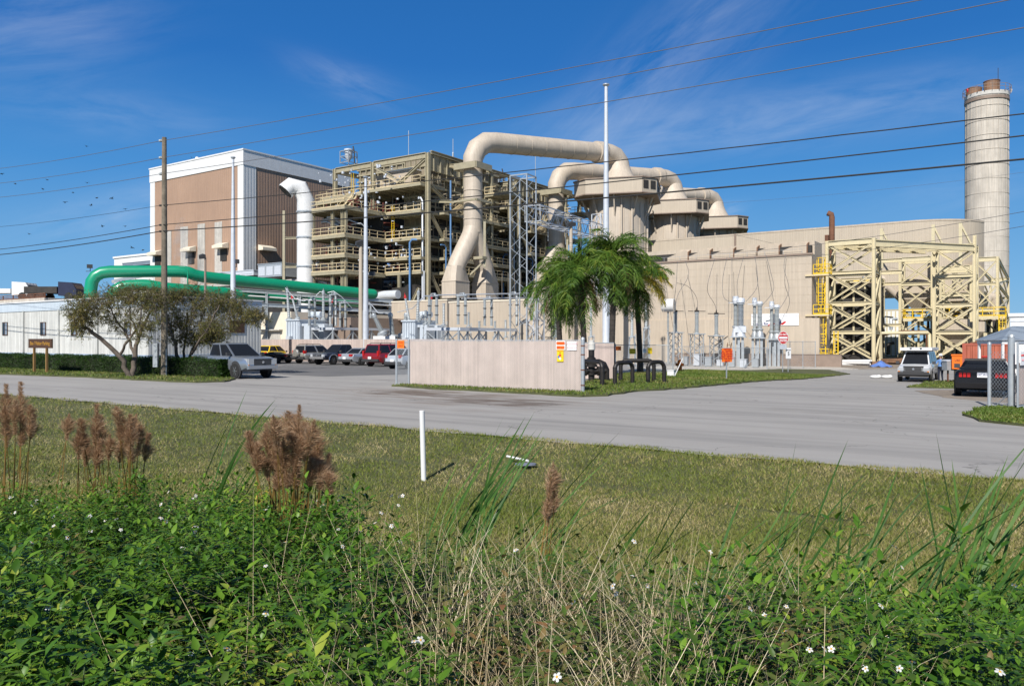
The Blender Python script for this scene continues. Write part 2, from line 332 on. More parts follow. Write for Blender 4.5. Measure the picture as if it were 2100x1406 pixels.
# ================================================================ THE SETTING
def pave_mat():
    m = mk('weathered pale asphalt', (.325, .31, .292), .85, var=.07, scale=.35, bump=.25, bscale=60); n = m.node_tree; N, L = n.nodes, n.links
    b = N['Principled BSDF']; src = b.inputs['Base Color'].links[0].from_socket
    tc = N.new('ShaderNodeTexCoord')
    def mathn(op, a, bb, cl=False):
        q = N.new('ShaderNodeMath'); q.operation = op; q.use_clamp = cl
        for i, v in enumerate((a, bb)):
            if isinstance(v, (int, float)): q.inputs[i].default_value = v
            else: L.new(v, q.inputs[i])
        return q.outputs[0]
    def nz(scale, vec, det=6, dist=0.):
        z = N.new('ShaderNodeTexNoise'); z.inputs['Scale'].default_value = scale; z.inputs['Detail'].default_value = det; z.inputs['Distortion'].default_value = dist
        L.new(vec, z.inputs['Vector']); return z.outputs['Fac']
    def mr(v, a, bb, c, d):
        q = N.new('ShaderNodeMapRange'); q.inputs[1].default_value = a; q.inputs[2].default_value = bb; q.inputs[3].default_value = c; q.inputs[4].default_value = d
        L.new(v, q.inputs[0]); return q.outputs[0]
    def blend(c, fac, col):
        q = N.new('ShaderNodeMix'); q.data_type = 'RGBA'; L.new(fac, q.inputs[0]); L.new(c, q.inputs[6]); q.inputs[7].default_value = (*col, 1); return q.outputs[2]
    mp = N.new('ShaderNodeMapping'); mp.inputs['Scale'].default_value = (.08, 1.3, 1); L.new(tc.outputs['Object'], mp.inputs[0])
    c = blend(src, mr(nz(1.0, mp.outputs[0], 7), .46, .70, 0, .6), (.16, .155, .15))          # streaks along the traffic
    c = blend(c, mr(nz(.5, mp.outputs[0], 5), .52, .72, 0, .45), (.40, .385, .36))
    c = blend(c, mr(nz(55., tc.outputs['Object'], 2), .60, .75, 0, .35), (.15, .145, .14))      # stone speckle
    sx = N.new('ShaderNodeSeparateXYZ'); L.new(tc.outputs['Object'], sx.inputs[0]); X, Y = sx.outputs[0], sx.outputs[1]
    def stain(x0, y0, x1, y1, w, col, amt):                                                     # oily tyre streak with ragged edges
        dx, dy = x1 - x0, y1 - y0; l = math.hypot(dx, dy)
        t = mathn('MULTIPLY', mathn('ADD', mathn('MULTIPLY', mathn('SUBTRACT', X, x0), dx / l), mathn('MULTIPLY', mathn('SUBTRACT', Y, y0), dy / l)), 1 / l)
        s = mathn('ADD', mathn('MULTIPLY', mathn('SUBTRACT', X, x0), -dy / l), mathn('MULTIPLY', mathn('SUBTRACT', Y, y0), dx / l))
        mp2 = N.new('ShaderNodeMapping'); mp2.inputs['Scale'].default_value = (.5, 2., 1); L.new(tc.outputs['Object'], mp2.inputs[0])
        s = mathn('ADD', s, mr(nz(.9, mp2.outputs[0], 5), .3, .7, -w * .9, w * .9))
        f = mathn('SUBTRACT', 1, mathn('MULTIPLY', mathn('ABSOLUTE', s, 0), 1 / w), True)
        e = mathn('SUBTRACT', 1, mathn('POWER', mathn('ABSOLUTE', mathn('SUBTRACT', mathn('MULTIPLY', t, 2), 1), 0), 3), True)
        f = mathn('MULTIPLY', f, e, True); f = mathn('MULTIPLY', f, mr(nz(2.2, mp2.outputs[0], 6), .3, .6, .25, 1)); return mathn('MULTIPLY', f, amt, True), col
    for a in STAINS:
        f, col = stain(*a); c = blend(c, f, col)
    vo = N.new('ShaderNodeTexVoronoi'); vo.feature = 'DISTANCE_TO_EDGE'; vo.inputs['Scale'].default_value = .16; wp = N.new('ShaderNodeVectorMath'); wp.operation = 'ADD'; nv = N.new('ShaderNodeTexNoise'); nv.inputs['Scale'].default_value = .9; nv.inputs['Detail'].default_value = 6; L.new(tc.outputs['Object'], nv.inputs[0])
    sv = N.new('ShaderNodeVectorMath'); sv.operation = 'SCALE'; sv.inputs['Scale'].default_value = 2.2; L.new(nv.outputs['Color'], sv.inputs[0]); L.new(tc.outputs['Object'], wp.inputs[0]); L.new(sv.outputs[0], wp.inputs[1]); L.new(wp.outputs[0], vo.inputs['Vector'])
    c = blend(c, mathn('MULTIPLY', mr(vo.outputs['Distance'], .0, .006, .75, 0), mr(nz(.25, tc.outputs['Object'], 3), .42, .58, 0, 1)), (.09, .085, .08))
    L.new(c, b.inputs['Base Color']); return m
def gp(px, py): return G(*gnd(px, py))
STAINS = []
for (p, q, w, col, amt) in (((770, 800), (1000, 816), 1.5, (.055, .035, .025), 1.5), ((930, 817), (1160, 831), 1.15, (.05, .032, .022), 1.6), ((800, 806), (1200, 836), 3.4, (.20, .16, .13), .7),
                            ((690, 796), (960, 812), 2.4, (.18, .14, .11), .7), ((1560, 835), (2000, 868), .9, (.14, .125, .115), .5), ((880, 783), (760, 778), .5, (.12, .11, .10), .7)):
    STAINS.append((*gp(*p), *gp(*q), w, col, amt))
M['pave'] = pave_mat()
M['lot'] = mk('darker parking lot asphalt', (.145, .143, .142), .85, var=.14, scale=.4, bump=.2, bscale=50)
M['soil'] = mk('grassy soil', (.075, .082, .03), .95, var=.35, scale=1.2, bump=.5, bscale=25)

def lin(a, b, st): return list(np.arange(a, b, st))
def grid_sheet(xs, ys, zf):
    xs, ys = np.array(xs), np.array(ys); V = []
    for Y in ys:
        for X in xs: x, y = W(X, Y); V.append((X, Y, zf(x, y, X, Y)))
    n = len(xs); F = [(j * n + i, j * n + i + 1, (j + 1) * n + i + 1, (j + 1) * n + i) for j in range(len(ys) - 1) for i in range(n - 1)]
    return np.array(V), np.array(F)
# ground: one sheet out to the horizon
xs = [-1500, -700, -350, -200] + lin(-120, 60, 1.0) + [60, 90, 150, 300, 700, 1500]
ys = [-900, -400, -150, -60] + lin(-30, 13.6, .45) + [13.7, 14.2] + lin(15.2, 110, 1.5) + [110, 150, 250, 450, 900, 2000]
V, F = grid_sheet(xs, ys, lambda x, y, X, Y: gz(x, y) - (.06 if Y > 14 else 0))
o = obj('ground', np_mesh('ground', V, F, 'soil', smooth=True)); o.rotation_euler = (0, 0, GR); o['kind'] = 'structure'
# road and forecourt: one paved sheet
V, F = grid_sheet(lin(-110, 45.1, 1), [13.9] + lin(15, 100, 1), lambda x, y, X, Y: gz(x, y))
V[:len(lin(-110, 45.1, 1)), 1] += .22 * np.sin(np.arange(len(lin(-110, 45.1, 1))) * 1.9) * .6
o = obj('road', np_mesh('road', V, F, 'pave', smooth=True)); o.rotation_euler = (0, 0, GR); o['kind'] = 'structure'
def sheet(name, pts, mat, h, world=True, kind='structure', wob=.12):
    """flat patch with a small raised edge, following the ground"""
    P = []
    for i, p in enumerate(pts):
        q = pts[(i + 1) % len(pts)]; k = max(1, int(math.hypot(p[0] - q[0], p[1] - q[1]) / .6))
        for j in range(k):
            t = j / k; P.append((p[0] + (q[0] - p[0]) * t + random.uniform(-wob, wob) * (k > 1), p[1] + (q[1] - p[1]) * t + random.uniform(-wob, wob) * (k > 1)))
    nb = len(P); xs_, ys_ = [p[0] for p in P], [p[1] for p in P]; st = max(.8, math.sqrt((max(xs_) - min(xs_)) * (max(ys_) - min(ys_)) / 5000))
    inner = []
    def inside(x, y):
        c = False; j = nb - 1
        for i in range(nb):
            if (P[i][1] > y) != (P[j][1] > y) and x < (P[j][0] - P[i][0]) * (y - P[i][1]) / (P[j][1] - P[i][1]) + P[i][0]: c = not c
            j = i
        return c
    for x in np.arange(min(xs_), max(xs_), st):
        for y in np.arange(min(ys_), max(ys_), st):
            if inside(x, y): inner.append((float(x), float(y)))
    vv, _, ff, *_ = delaunay_2d_cdt([Vector(p) for p in P + inner], [(i, (i + 1) % nb) for i in range(nb)], [list(range(nb))], 1, 1e-4)
    mb = MB(); mb.v = [(v.x, v.y, gz(v.x, v.y) + h) for v in vv]; mb.f = [tuple(f) for f in ff]; mb.m = [0] * len(mb.f)
    b = len(mb.v); k = nb                                    # edge skirt
    rim = [(p[0], p[1], gz(*p) + h) for p in P] + [(p[0], p[1], gz(*p) - .05) for p in P]
    mb.add(rim, [(i, (i + 1) % k, k + (i + 1) % k, k + i) for i in range(k)])
    o = struct(name, mb, mat, kind=kind); return o, P, inside
lot_pts = [W(*p) for p in ((-47, 33.), (-34, 31), (-31.3, 38), (-31.3, 51.5), (-75, 51.5), (-75, 43.5), (-52, 43.2))]
sheet('parking_lot', lot_pts, 'lot', .006)
g1 = [gnd(*p) for p in ((-120, 764), (0, 768), (150, 773), (300, 781), (400, 785), (462, 783), (482, 778), (462, 773), (430, 770))]
g1 += [W(gY(440, 27.6), 27.6), W(gY(300, 29), 29), W(gY(-120, 29), 29)]
VERGE = sheet('verge', g1, 'soil', .07)
g2 = [gnd(*p) for p in ((806, 792), (870, 797), (1000, 804), (1110, 809), (1190, 814), (1240, 812), (1310, 803), (1400, 797), (1500, 788), (1600, 780), (1700, 772), (1742, 767.5), (1700, 759), (1600, 757.5), (1400, 760), (1290, 766), (1220, 772))]
g2 += [W(gY(1180, 28.6), 28.6), W(gY(845, 27.6), 27.6)]
LAWN2 = sheet('lawn_strip', g2, 'soil', .07)
g3 = [gnd(*p) for p in ((1862, 795), (1895, 783), (1960, 781), (2010, 785), (2010, 797), (1960, 797))]
LAWN3 = sheet('grass_island', g3, 'soil', .06)
g4 = [gnd(*p) for p in ((1978, 852), (1995, 842), (2028, 838), (2075, 839), (2200, 845), (2260, 905), (2100, 874), (2010, 865))]
LAWN4 = sheet('gate_verge', g4, 'soil', .05)
gg = [gnd(*p) for p in ((1290, 766), (1400, 760.4), (1600, 758), (1700, 759.6), (1760, 757), (1690, 751), (1560, 749.5), (1400, 751), (1290, 752.5))]
sheet('gravel_bed', gg, 'gravel', .05)
gd = [gnd(*p) for p in ((1872, 801), (1960, 799), (2040, 801), (2075, 812), (2075, 826), (2010, 822), (1940, 815))]
sheet('dirt_patch', gd, 'dirt', .012)
gm = [gnd(*p) for p in ((1690, 758), (1830, 756), (1960, 756), (2080, 758), (2080, 744), (1690, 744))]
sheet('yard_dirt', gm, 'dirt', .012)

# ---------------------------------------------------------------- grass blades (stuff)
def leafmat(name, cols, trans=.25, rough=.5, patch=.35):
    """leaf colour: a ramp over per-leaf random plus slow patches over the ground"""
    m = bpy.data.materials.new(name); m.use_nodes = True; N, L = m.node_tree.nodes, m.node_tree.links; b = N['Principled BSDF']
    b.inputs['Roughness'].default_value = rough; b.inputs['Specular IOR Level'].default_value = .3
    g = N.new('ShaderNodeNewGeometry'); tc = N.new('ShaderNodeTexCoord'); nz = N.new('ShaderNodeTexNoise'); nz.inputs['Scale'].default_value = patch; nz.inputs['Detail'].default_value = 5
    L.new(tc.outputs['Object'], nz.inputs[0])
    mr = N.new('ShaderNodeMapRange'); mr.inputs[1].default_value = .32; mr.inputs[2].default_value = .68; L.new(nz.outputs[0], mr.inputs[0])
    mx = N.new('ShaderNodeMix'); mx.inputs[0].default_value = .55; L.new(mr.outputs[0], mx.inputs[2]); L.new(g.outputs['Random Per Island'], mx.inputs[3])
    cr = N.new('ShaderNodeValToRGB'); el = cr.color_ramp.elements
    while len(el) < len(cols): el.new(.5)
    for i, (p, c) in enumerate(cols): el[i].position = p; el[i].color = (*c, 1)
    L.new(mx.outputs[0], cr.inputs[0]); L.new(cr.outputs[0], b.inputs['Base Color'])
    t = N.new('ShaderNodeBsdfTranslucent'); L.new(cr.outputs[0], t.inputs[0]); ms = N.new('ShaderNodeMixShader'); ms.inputs[0].default_value = trans
    L.new(b.outputs[0], ms.inputs[1]); L.new(t.outputs[0], ms.inputs[2]); L.new(ms.outputs[0], N['Material Output'].inputs[0]); M[name] = m
leafmat('lawn grass', [(0, (.10, .15, .018)), (.36, (.18, .22, .036)), (.57, (.26, .25, .075)), (.78, (.42, .34, .16)), (1, (.60, .50, .30))], patch=.5)
leafmat('verge grass', [(0, (.07, .13, .018)), (.5, (.13, .19, .028)), (.8, (.25, .23, .07)), (1, (.40, .32, .15))], patch=.3)
gz_np = np.vectorize(gz)
def blades(name, xy, h, w, mat, lean=.6, dz=0.):
    n = len(xy); z = gz_np(xy[:, 0], xy[:, 1]) + dz
    a = rng.uniform(0, 2 * np.pi, n); hh = h * rng.uniform(.5, 1.3, n); ww = w * rng.uniform(.6, 1.3, n)
    la = rng.uniform(0, 2 * np.pi, n); ll = hh * lean * rng.uniform(.2, 1.3, n)
    b = np.stack([xy[:, 0], xy[:, 1], z - .01], 1); d = np.stack([np.cos(a) * ww, np.sin(a) * ww, 0 * a], 1) / 2
    t = b + np.stack([np.cos(la) * ll, np.sin(la) * ll, hh], 1)
    V = np.stack([b - d, b + d, t], 1).reshape(-1, 3); F = np.arange(3 * n).reshape(-1, 3)
    o = obj(name, np_mesh(name, V, F, mat)); o['kind'] = 'stuff'; return o
def scatter(n, dmin, dmax, kmax=.72, power=2.):
    """random ground places seen by the camera, denser near it"""
    u = rng.uniform(0, 1, n); d = 1 / (1 / dmin + u * (1 / dmax - 1 / dmin)); k = rng.uniform(-kmax, kmax, n)
    return np.stack([k * d, d], 1)
P = scatter(900000, 4.2, 42); a = -P[:, 0] * SG + P[:, 1] * CG
edge = 14.1 + .13 * np.sin(P[:, 0] * 3.1) + .08 * np.sin(P[:, 0] * 7.7)
P = P[(a > 2.6) & (a < edge)]; d = P[:, 1]
o = blades('lawn_grass', P, .045 + .0008 * d, .006 + .0008 * d, 'lawn grass', 1.0); o['label'] = 'short mown lawn, half green and half straw coloured, between the weeds and the road'
def in_sheet(S, n):
    _, Pn, inside = S; x = [p[0] for p in Pn]; y = [p[1] for p in Pn]; out = []
    while len(out) < n:
        q = (random.uniform(min(x), max(x)), random.uniform(min(y), max(y)))
        if q[1] < 60 and abs(q[0] / q[1]) < .72 and inside(*q): out.append(q)
        elif random.random() < 1e-6: break
    return np.array(out)
for S, n, h, nm in ((VERGE, 12000, .10, 'verge_grass'), (LAWN2, 34000, .09, 'strip_grass'), (LAWN3, 2500, .08, 'island_grass'), (LAWN4, 6000, .07, 'gate_grass')):
    blades(nm, in_sheet(S, n), h, .05, 'verge grass', .9, .07)
# ================================================================ BUILDINGS OF THE PLANT
def root_g(name, label, cat, X, Y, z=0., rz=0., group=None): return thing(name, label, cat, W(X, Y), z, rz, group)
def vtext(): pass
# ---- tall brown building (left)
BX0, BX1, BY0, BY1, BZ = -142.2, -114., 85.6, 112., 34.9
t = root_g('power_house', 'tall brown metal sided building with a broad white roof band', 'building', BX1, BY0)
L_, D_ = BX1 - BX0, BY1 - BY0
obj('wall', MB().bx(-L_, 0, 0, D_, 0, BZ - 2.5), 'brown', t)
obj('roof_band', MB().bx(-L_ - .15, .15, -.15, D_ + .15, BZ - 2.5, BZ), 'whiteflat', t)
m = MB().bx(-L_ - .25, .25, -.25, D_ + .25, BZ, BZ + .25); obj('roof_edge', m, 'whiteflat', t)
m = MB(); m.bx(-1.5, .06, -.06, 0, 0, BZ - 2.5); m.bx(0, .06, 0, 2.6, 0, BZ - 2.5); obj('corner_trim', m, 'white', t)
obj('corner_trim', MB().bx(-L_ - .06, -L_ + 1.5, -.06, 0, 0, BZ - 2.5), 'white', t)
for px0, px1, py in ((343, 352, 474), (371, 386, 466), (406, 421, 460), (441, 456, 456)):
    x0, x1 = gY(px0, BY0) - BX1, gY(px1, BY0) - BX1; obj('light_panel', MB().bx(x0, x1, -.1, 0, 3, zof(py, dist(x0 + BX1, BY0))), 'greypanel', t)
for px, py in ((324, 520), (393, 512), (459, 505)):
    x = gY(px, BY0) - BX1; z = zof(py, dist(x + BX1, BY0)); h = obj('vent_hood', MB().prism([(0, 0), (-1.3, -.5), (-1.3, -1.0), (0, -1.0)], x - 1.5, x + 1.5, axis='x'), 'cream', t); h.location = (0, -.1, z + .6)
    obj('louvre', MB().bx(x - .9, x + .9, -.12, 0, z - 2.6, z - .5), 'dark', t)
y = gX(543, BX1) - BY0; z = zof(510, dist(BX1, y + BY0)); h = obj('vent_hood', MB().prism([(0, 0), (1.3, -.5), (1.3, -1.0), (0, -1.0)], y - 1.5, y + 1.5, axis='y'), 'cream', t); h.location = (.1, 0, z + .6)
obj('roof_fan', MB().lathe([(.2, 0), (.2, .5), (.38, .5), (.3, .8), (.1, .9)], (-L_ * .55, 1.5, BZ + .25), 8), 'whiteflat', t, 30)
# ---- low white building left of it
X0, X1 = gY(234, 92), gY(330, 92); z = zof(520, dist(X1, 92))
t = root_g('annex_building', 'low white annex at the left foot of the tall brown building', 'building', X1, 92)
obj('wall', MB().bx(X0 - X1, 0, 0, 14, 0, z), 'white', t); obj('roof_edge', MB().bx(X0 - X1 - .2, .2, -.2, 14.2, z, z + .4), 'whiteflat', t)
# ---- roof level with air handlers in front of the brown building (mezzanine block, mostly hidden)
PX = gY(620, 78); t = root_g('pump_house', 'low dark block below the green pipes carrying the air handlers', 'building', PX, 78)
XL = gY(335, 78) - PX; PZ = zof(571, dist(PX, 78))
obj('wall', MB().bx(XL, 0, 0, 7, 0, PZ - .4), 'dark', t); obj('roof_edge', MB().bx(XL - .2, .2, -.2, 7.2, PZ - .4, PZ), 'greypanel', t)
def hvac(px0, px1, py0, Y, zb, lab, mat):
    X0, X1 = gY(px0, Y), gY(px1, Y); d = dist((X0 + X1) / 2, Y); z1 = zof(py0, d); zb = zof(zb, d); t = root_g('air_handler', lab, 'air conditioner', (X0 + X1) / 2, Y, zb); w = X1 - X0; h = z1 - zb
    obj('casing', MB().bx(-w / 2, w / 2, 0, 3.2, .25, h), mat, t); obj('lid', MB().bx(-w / 2 - .08, w / 2 + .08, -.08, 3.28, h, h + .12), mat, t)
    m = MB()
    for k in range(3): m.bx(-w / 2 + w * (k + .1) / 3, -w / 2 + w * (k + .9) / 3, -.05, 0, .5, h - .4)
    obj('access_panel', m, 'galvlight', t); obj('skid', MB().bx(-w / 2, w / 2, .1, 3.1, 0, .25), 'dark', t)
hvac(251, 326, 537, 90, 546, 'blue grey air handler behind the top of the green pipe bend', 'greyroof')
hvac(529, 578, 541, 79, 571, 'large grey air handler box in front of the brown building', 'galv')
hvac(444, 520, 557, 80, 570, 'low long grey air handler behind the green pipe', 'galvlight')
# ---- white gooseneck pipe
x, y = at(627, 113); t = thing('gooseneck_pipe', 'thick white gooseneck vent pipe beside the brown building', 'pipe', (x, y), 0, grid=False)
c = Vector((-1.35, 0, 23.0)); pts = [(0, 0, z) for z in (0, 9, 14, 19, 22.2)] + [tuple(c + Vector((math.cos(a) * 1.35, 0, 0)) + Vector((0, 0, math.sin(a) * 1.1))) for a in (R(60), R(110))]
pts = [(0, 0, 0), (0, 0, 10), (0, 0, 22.4), (-.75, -.3, 24.0), (-1.9, -.8, 24.2), (-2.6, -1.1, 23.4)]
obj('shell', MB().tube(pts, 1.25, 20), 'whiteflat', t, 40); obj('opening', MB().tube([(-2.58, -1.09, 23.43), (-2.66, -1.13, 23.33)], 1.1, 20), 'dark', t)
m = MB()
for z in (8.4, 12.6, 16.8, 20.5): m.lathe([(1.26, 0), (1.36, 0), (1.36, .2), (1.26, .2)], (0, 0, z), 20)
obj('clamp_ring', m, 'galv', t)
m = MB()
for z in (8.6, 12.8, 17.0): m.hbeam((-3.5, 1.2, z), (3., .2, z), .3, .35); 
m.bar((-3.5, 1.2, 0), (-3.5, 1.2, 21), .35); obj('support_frame', m, 'steel', t)

# ---------------------------------------------------------------- boiler units
def railing(m, pts, h=1.1, sp=1.5, r=.035):
    for a, b in zip(pts, pts[1:]):
        a, b = Vector(a), Vector(b); L = (b - a).length; k = max(1, round(L / sp))
        for i in range(k + 1): p = a.lerp(b, i / k); m.bar(p, p + Vector((0, 0, h)), r * 2)
        for q in (h, h * .55): m.bar(a + Vector((0, 0, q)), b + Vector((0, 0, q)), r * 2)
        m.bar(a + Vector((0, 0, .08)), b + Vector((0, 0, .08)), .02, .14)
def deck(t, x0, x1, y0, y1, z, sides, label=None, depth=.3):
    m = MB().bx(x0, x1, y0, y1, z - .1, z)
    for (a, b) in (((x0, y0), (x1, y0)), ((x1, y0), (x1, y1)), ((x0, y1), (x1, y1)), ((x0, y0), (x0, y1))):
        m.bar((a[0], a[1], z - .12 - depth / 2), (b[0], b[1], z - .12 - depth / 2), .12, depth)
    k = max(1, int((x1 - x0) / 1.6))
    for i in range(1, k): x = x0 + (x1 - x0) * i / k; m.bar((x, y0, z - .3), (x, y1, z - .3), .1, .3)
    d = obj('platform', m, 'steel', t); r = MB()
    P = {'f': [(x0, y0, z), (x1, y0, z)], 'r': [(x1, y0, z), (x1, y1, z)], 'l': [(x0, y0, z), (x0, y1, z)], 'b': [(x0, y1, z), (x1, y1, z)]}
    for s in sides: railing(r, P[s])
    obj('railing', r, 'rail', d); return d
def boiler(X, Y, label, full=True):
    t = root_g('boiler_tower', label, 'industrial structure', X, Y, 0., 0., 'boiler towers of the plant'); H = 29.
    for x, y in ((0, 0), (-10.8, 0), (-19, 0), (0, 8.2), (0, 15.5), (-19, 12), (0, 21)):
        obj('column', MB().hbeam((x, y, 0), (x, y, H), .5, .6, .09), 'steel', t)
    for a, b in (((-19, 0), (-10.8, 0)), ((-10.8, 0), (0, 0))):
        obj('girder', MB().hbeam((a[0] + .3, a[1], H - .35), (b[0] - .3, b[1], H - .35), .45, .85, .1), 'steel', t)
    obj('girder', MB().hbeam((-19, .4, H - .35), (-19, 12, H - .35), .4, .7, .1), 'steel', t)
    m = MB().bx(-.12, .12, .45, 11.8, 26.5, 28.8)
    for k in range(8): m.bx(.12, .28, 1 + k * 1.5, 1.2 + k * 1.5, 26.5, 28.8)
    obj('louvre_band', m, 'steel', t)
    obj('eave_girder', MB().hbeam((.2, .4, H + .1), (.2, 24, H + .1), .5, .5, .1), 'steel', t)
    # braces
    z0, z1 = 24.9, H - .8
    for p, q in (((-10.5, 0, z1), (-4.2, 0, z0)), ((-.4, 0, z1), (-6.0, 0, z0)), ):
        obj('brace', MB().hbeam(p, q, .35, .4, .06), 'steel', t)
    LV = [24.6, 20.8, 16.9, 14.1, 12.0]
    for i, (za, zb) in enumerate(((24.4, 20.9), (20.6, 12.2), (12, 2))):
        obj('brace', MB().hbeam((0, .3, za), (0, 8, zb), .35, .4, .06), 'steel', t)
        obj('brace', MB().hbeam((0, 15.4, za), (0, 8.3, zb), .35, .4, .06), 'steel', t)
    # casing: panels with buckstays and frames
    m = MB().bx(-7.6, -3.2, 3.4, 22, 6, 29.8)
    c = obj('casing', m, 'casing', t); m = MB()
    for k in range(16):
        z = 7 + k * 1.5; m.bx(-7.75, -3.05, 3.1, 3.4, z, z + .3); m.bx(-3.2, -2.9, 3.4, 22, z, z + .3)
    for x in (-7.4, -6.3, -5.3, -4.3, -3.4): m.bx(x, x + .14, 3.18, 3.4, 6, 29.8)
    for y in range(4, 22, 2): m.bx(-3.2, -3.02, y, y + .15, 6, 29.8)
    obj('buckstay', m, 'steel', c); obj('painted_shade', MB().bx(-3.2, -3.06, 4, 22, 6, 24.2), 'dark', c)  # thin dark sheet: shade on the casing's right face put into colour
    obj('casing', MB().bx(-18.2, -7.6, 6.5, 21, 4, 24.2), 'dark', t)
    m = MB().bx(-18.5, -7.6, 4.6, 21, 24.7, 29.8)
    c2 = obj('casing', m, 'casing', t); m = MB()
    for x in np.arange(-18, -7.6, 1.3): m.bx(x, x + .16, 4.35, 4.6, 24.7, 29.8)
    for z in (25.4, 26.4, 27.4, 28.4, 29.3): m.bx(-18.6, -7.6, 4.3, 4.6, z, z + .22)
    obj('buckstay', m, 'steel', c2)
    obj('penthouse', MB().bx(-13.2, -9.7, 1.4, 4.2, 24.7, 27.2), 'beigeflat', t); obj('penthouse', MB().bx(-9.3, -4.2, 1.2, 3.9, 24.7, 27.4), 'beigeflat', t)
    obj('curb', MB().bx(-9.4, -4.1, 1.1, 4., 27.4, 27.6), 'whiteflat', t)
    # floors of the main face
    deck(t, -11., -.45, -1.1, 4.3, LV[0], 'fr'); deck(t, -20, -11.1, -2.2, 4.3, LV[0] - .5, 'flr')
    for z in LV[1:]:
        deck(t, -7.3, -.5, -1.0, 3.1, z, 'f'); deck(t, -3.2, .55, 3., 21, z + .1, 'r')
    obj('stringer', MB().hbeam((-19, 0, 20.4), (-.4, 0, 20.4), .3, .5, .08), 'steel', t)
    # ladders, small boxes, lamps
    for x, z0, z1 in ((-6.6, 16.9, 20.9), (-15, 24, 26.8)):
        m = MB()
        for s in (-.25, .25): m.bar((x + s, -.2, z0), (x + s, -.2, z1 + 1), .06)
        for k in range(int((z1 - z0) / .35)): m.bar((x - .25, -.2, z0 + .3 + k * .35), (x + .25, -.2, z0 + .3 + k * .35), .04)
        obj('ladder', m, 'yellow', t)
    # pipes
    m = MB()
    for k, (z, y) in enumerate(((19.6, 1.2), (18.4, 2.), (15.6, 1.4), (13.2, 2.2), (21.9, 1.6))): m.tube([(-16, y + 2, z + 1.2), (-9, y, z), (-7.2, y + .4, z - .3)], .26, 8)
    obj('steam_pipe', m, 'darkred', t, 40)
    m = MB()
    for k in range(9):
        x = -7 + random.random() * 6; z = random.choice(LV[1:]) + random.uniform(.8, 2); m.tube([(x - 1.5, 2.6, z), (x, 2.6, z), (x, 2.6, z - 1.2)], random.uniform(.06, .16), 6)
    for k in range(16):
        x = random.uniform(-16, -8); z = random.uniform(6, 23); y = random.uniform(1, 7); m.tube([(x - 2, y, z), (x + random.uniform(0, 2.5), y, z), (x + 2.5, y + 2, z)], random.uniform(.07, .22), 6)
    obj('pipework', m, 'galv', t, 40, kind='stuff')
    m = MB(); m.tube([(-.6, -.5, 7), (-.6, -.5, 22), (-1.1, -.3, 22.6), (-1.8, .4, 22.7)], .13, 8); m.tube([(-.25, -.55, 4), (-.25, -.55, 12)], .1, 8); obj('riser_pipe', m, 'galvlight', t, 40)
    m = MB(); m.tube([(-2.2, -1.4, 4), (-2.2, -1.4, 16.1), (-1.9, -1.3, 16.5), (-1.2, -.9, 16.5)], .16, 8); obj('riser_pipe', m, 'blue', t, 40)
    m = MB(); m.tube([(.8, 4.2, 12), (.8, 4.2, 25.6)], .13, 8); m.tube([(.9, 3., 11.7), (.9, 3, 15.6), (.9, 2.6, 15.9), (.9, 1.8, 15.9)], .11, 8); obj('riser_pipe', m, 'blue', t, 40)
    # stair on the right face
    m = MB()
    for s in (0, .9):
        m.bar((.9 + s, 4, 20.8), (.9 + s, 10, 24.6), .08, .3); m.bar((.9 + s, 4, 21.8), (.9 + s, 10, 25.6), .06)
    for k in range(15): q = k / 15; m.box((1.35, 4 + 6 * q, 20.9 + 3.8 * q), (.9, .28, .05))
    obj('stair', m, 'rail', t)
    # landing around the flue
    deck(t, .6, 5.0, 13, 17, 24.9, 'fr')
    if full:
        # protruding bay on the left
        cols = [gY(px, 77.2) - X for px in (642, 681, 701)] + [-7.6]
        for x in cols: obj('column', MB().hbeam((x, -8.7, 0), (x, -8.7, LV[1]), .35, .35, .06), 'steel', t)
        for z, x0, w in ((LV[1], -15.7, 1.6), (LV[2], -15.4, 0), (LV[3], -15.4, 0), (LV[4] - .2, -15.4, 0)): deck(t, x0, -7.3, -9.2, -1.1, z, 'flr', depth=.36)
        deck(t, -19.5, -11.4, -3.6, -2.2, 23.2, 'fl')
        m = MB()
        for s in (-1.2, -.3): m.bar((-13.5, -3.4 + s, 21), (-10.5, -3.4 + s, 23.3), .08, .28); m.bar((-13.5, -3.4 + s, 22), (-10.5, -3.4 + s, 24.3), .06)
        obj('stair', m, 'rail', t)
        m = MB()
        for k in range(24):
            z = random.choice(LV[1:]) - random.uniform(.6, 2.2); x = random.uniform(-14.5, -9.5); y = random.uniform(-7.5, -3)
            m.box((x, y, z), (random.uniform(.2, 1.1), .5, random.uniform(.2, .8)))
        obj('equipment', m, 'dark', t, kind='stuff')
        m = MB()
        for k in range(18):
            z = random.choice(LV[1:]) - random.uniform(.6, 2.4); x = random.uniform(-15, -8.5); y = random.uniform(-8, -5); m.tube([(x, y, z), (x + random.uniform(.4, 2.5), y, z), (x + 2.6, y + 1, z - .6)], random.uniform(.05, .16), 6)
        m.sphere((-14, -8, 13.4), .25, 8); obj('pipework', m, 'galvlight', t, 40, kind='stuff')
        # back wall of the bay
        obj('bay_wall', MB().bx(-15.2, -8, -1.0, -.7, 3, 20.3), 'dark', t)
        # under the lowest floor
        m = MB(); m.tube([(-9, -3, 8.2), (-5.6, -3, 8.6), (-3, -3, 8.6)], .62, 12); obj('feed_duct', m, 'galvlight', t, 40)
        m = MB(); m.tube([(-16, -7, 9.3), (-5, -1, 8.4)], .8, 12); m.box((-4, 0, 8), (3.2, 3, 3.4)); m.lathe([(1.4, 0), (1.4, 2.2)], (-2.6, -1, 8.8), 14, ax=(0, 1, 0)); obj('coal_feeder', m, 'dark', t, 40)
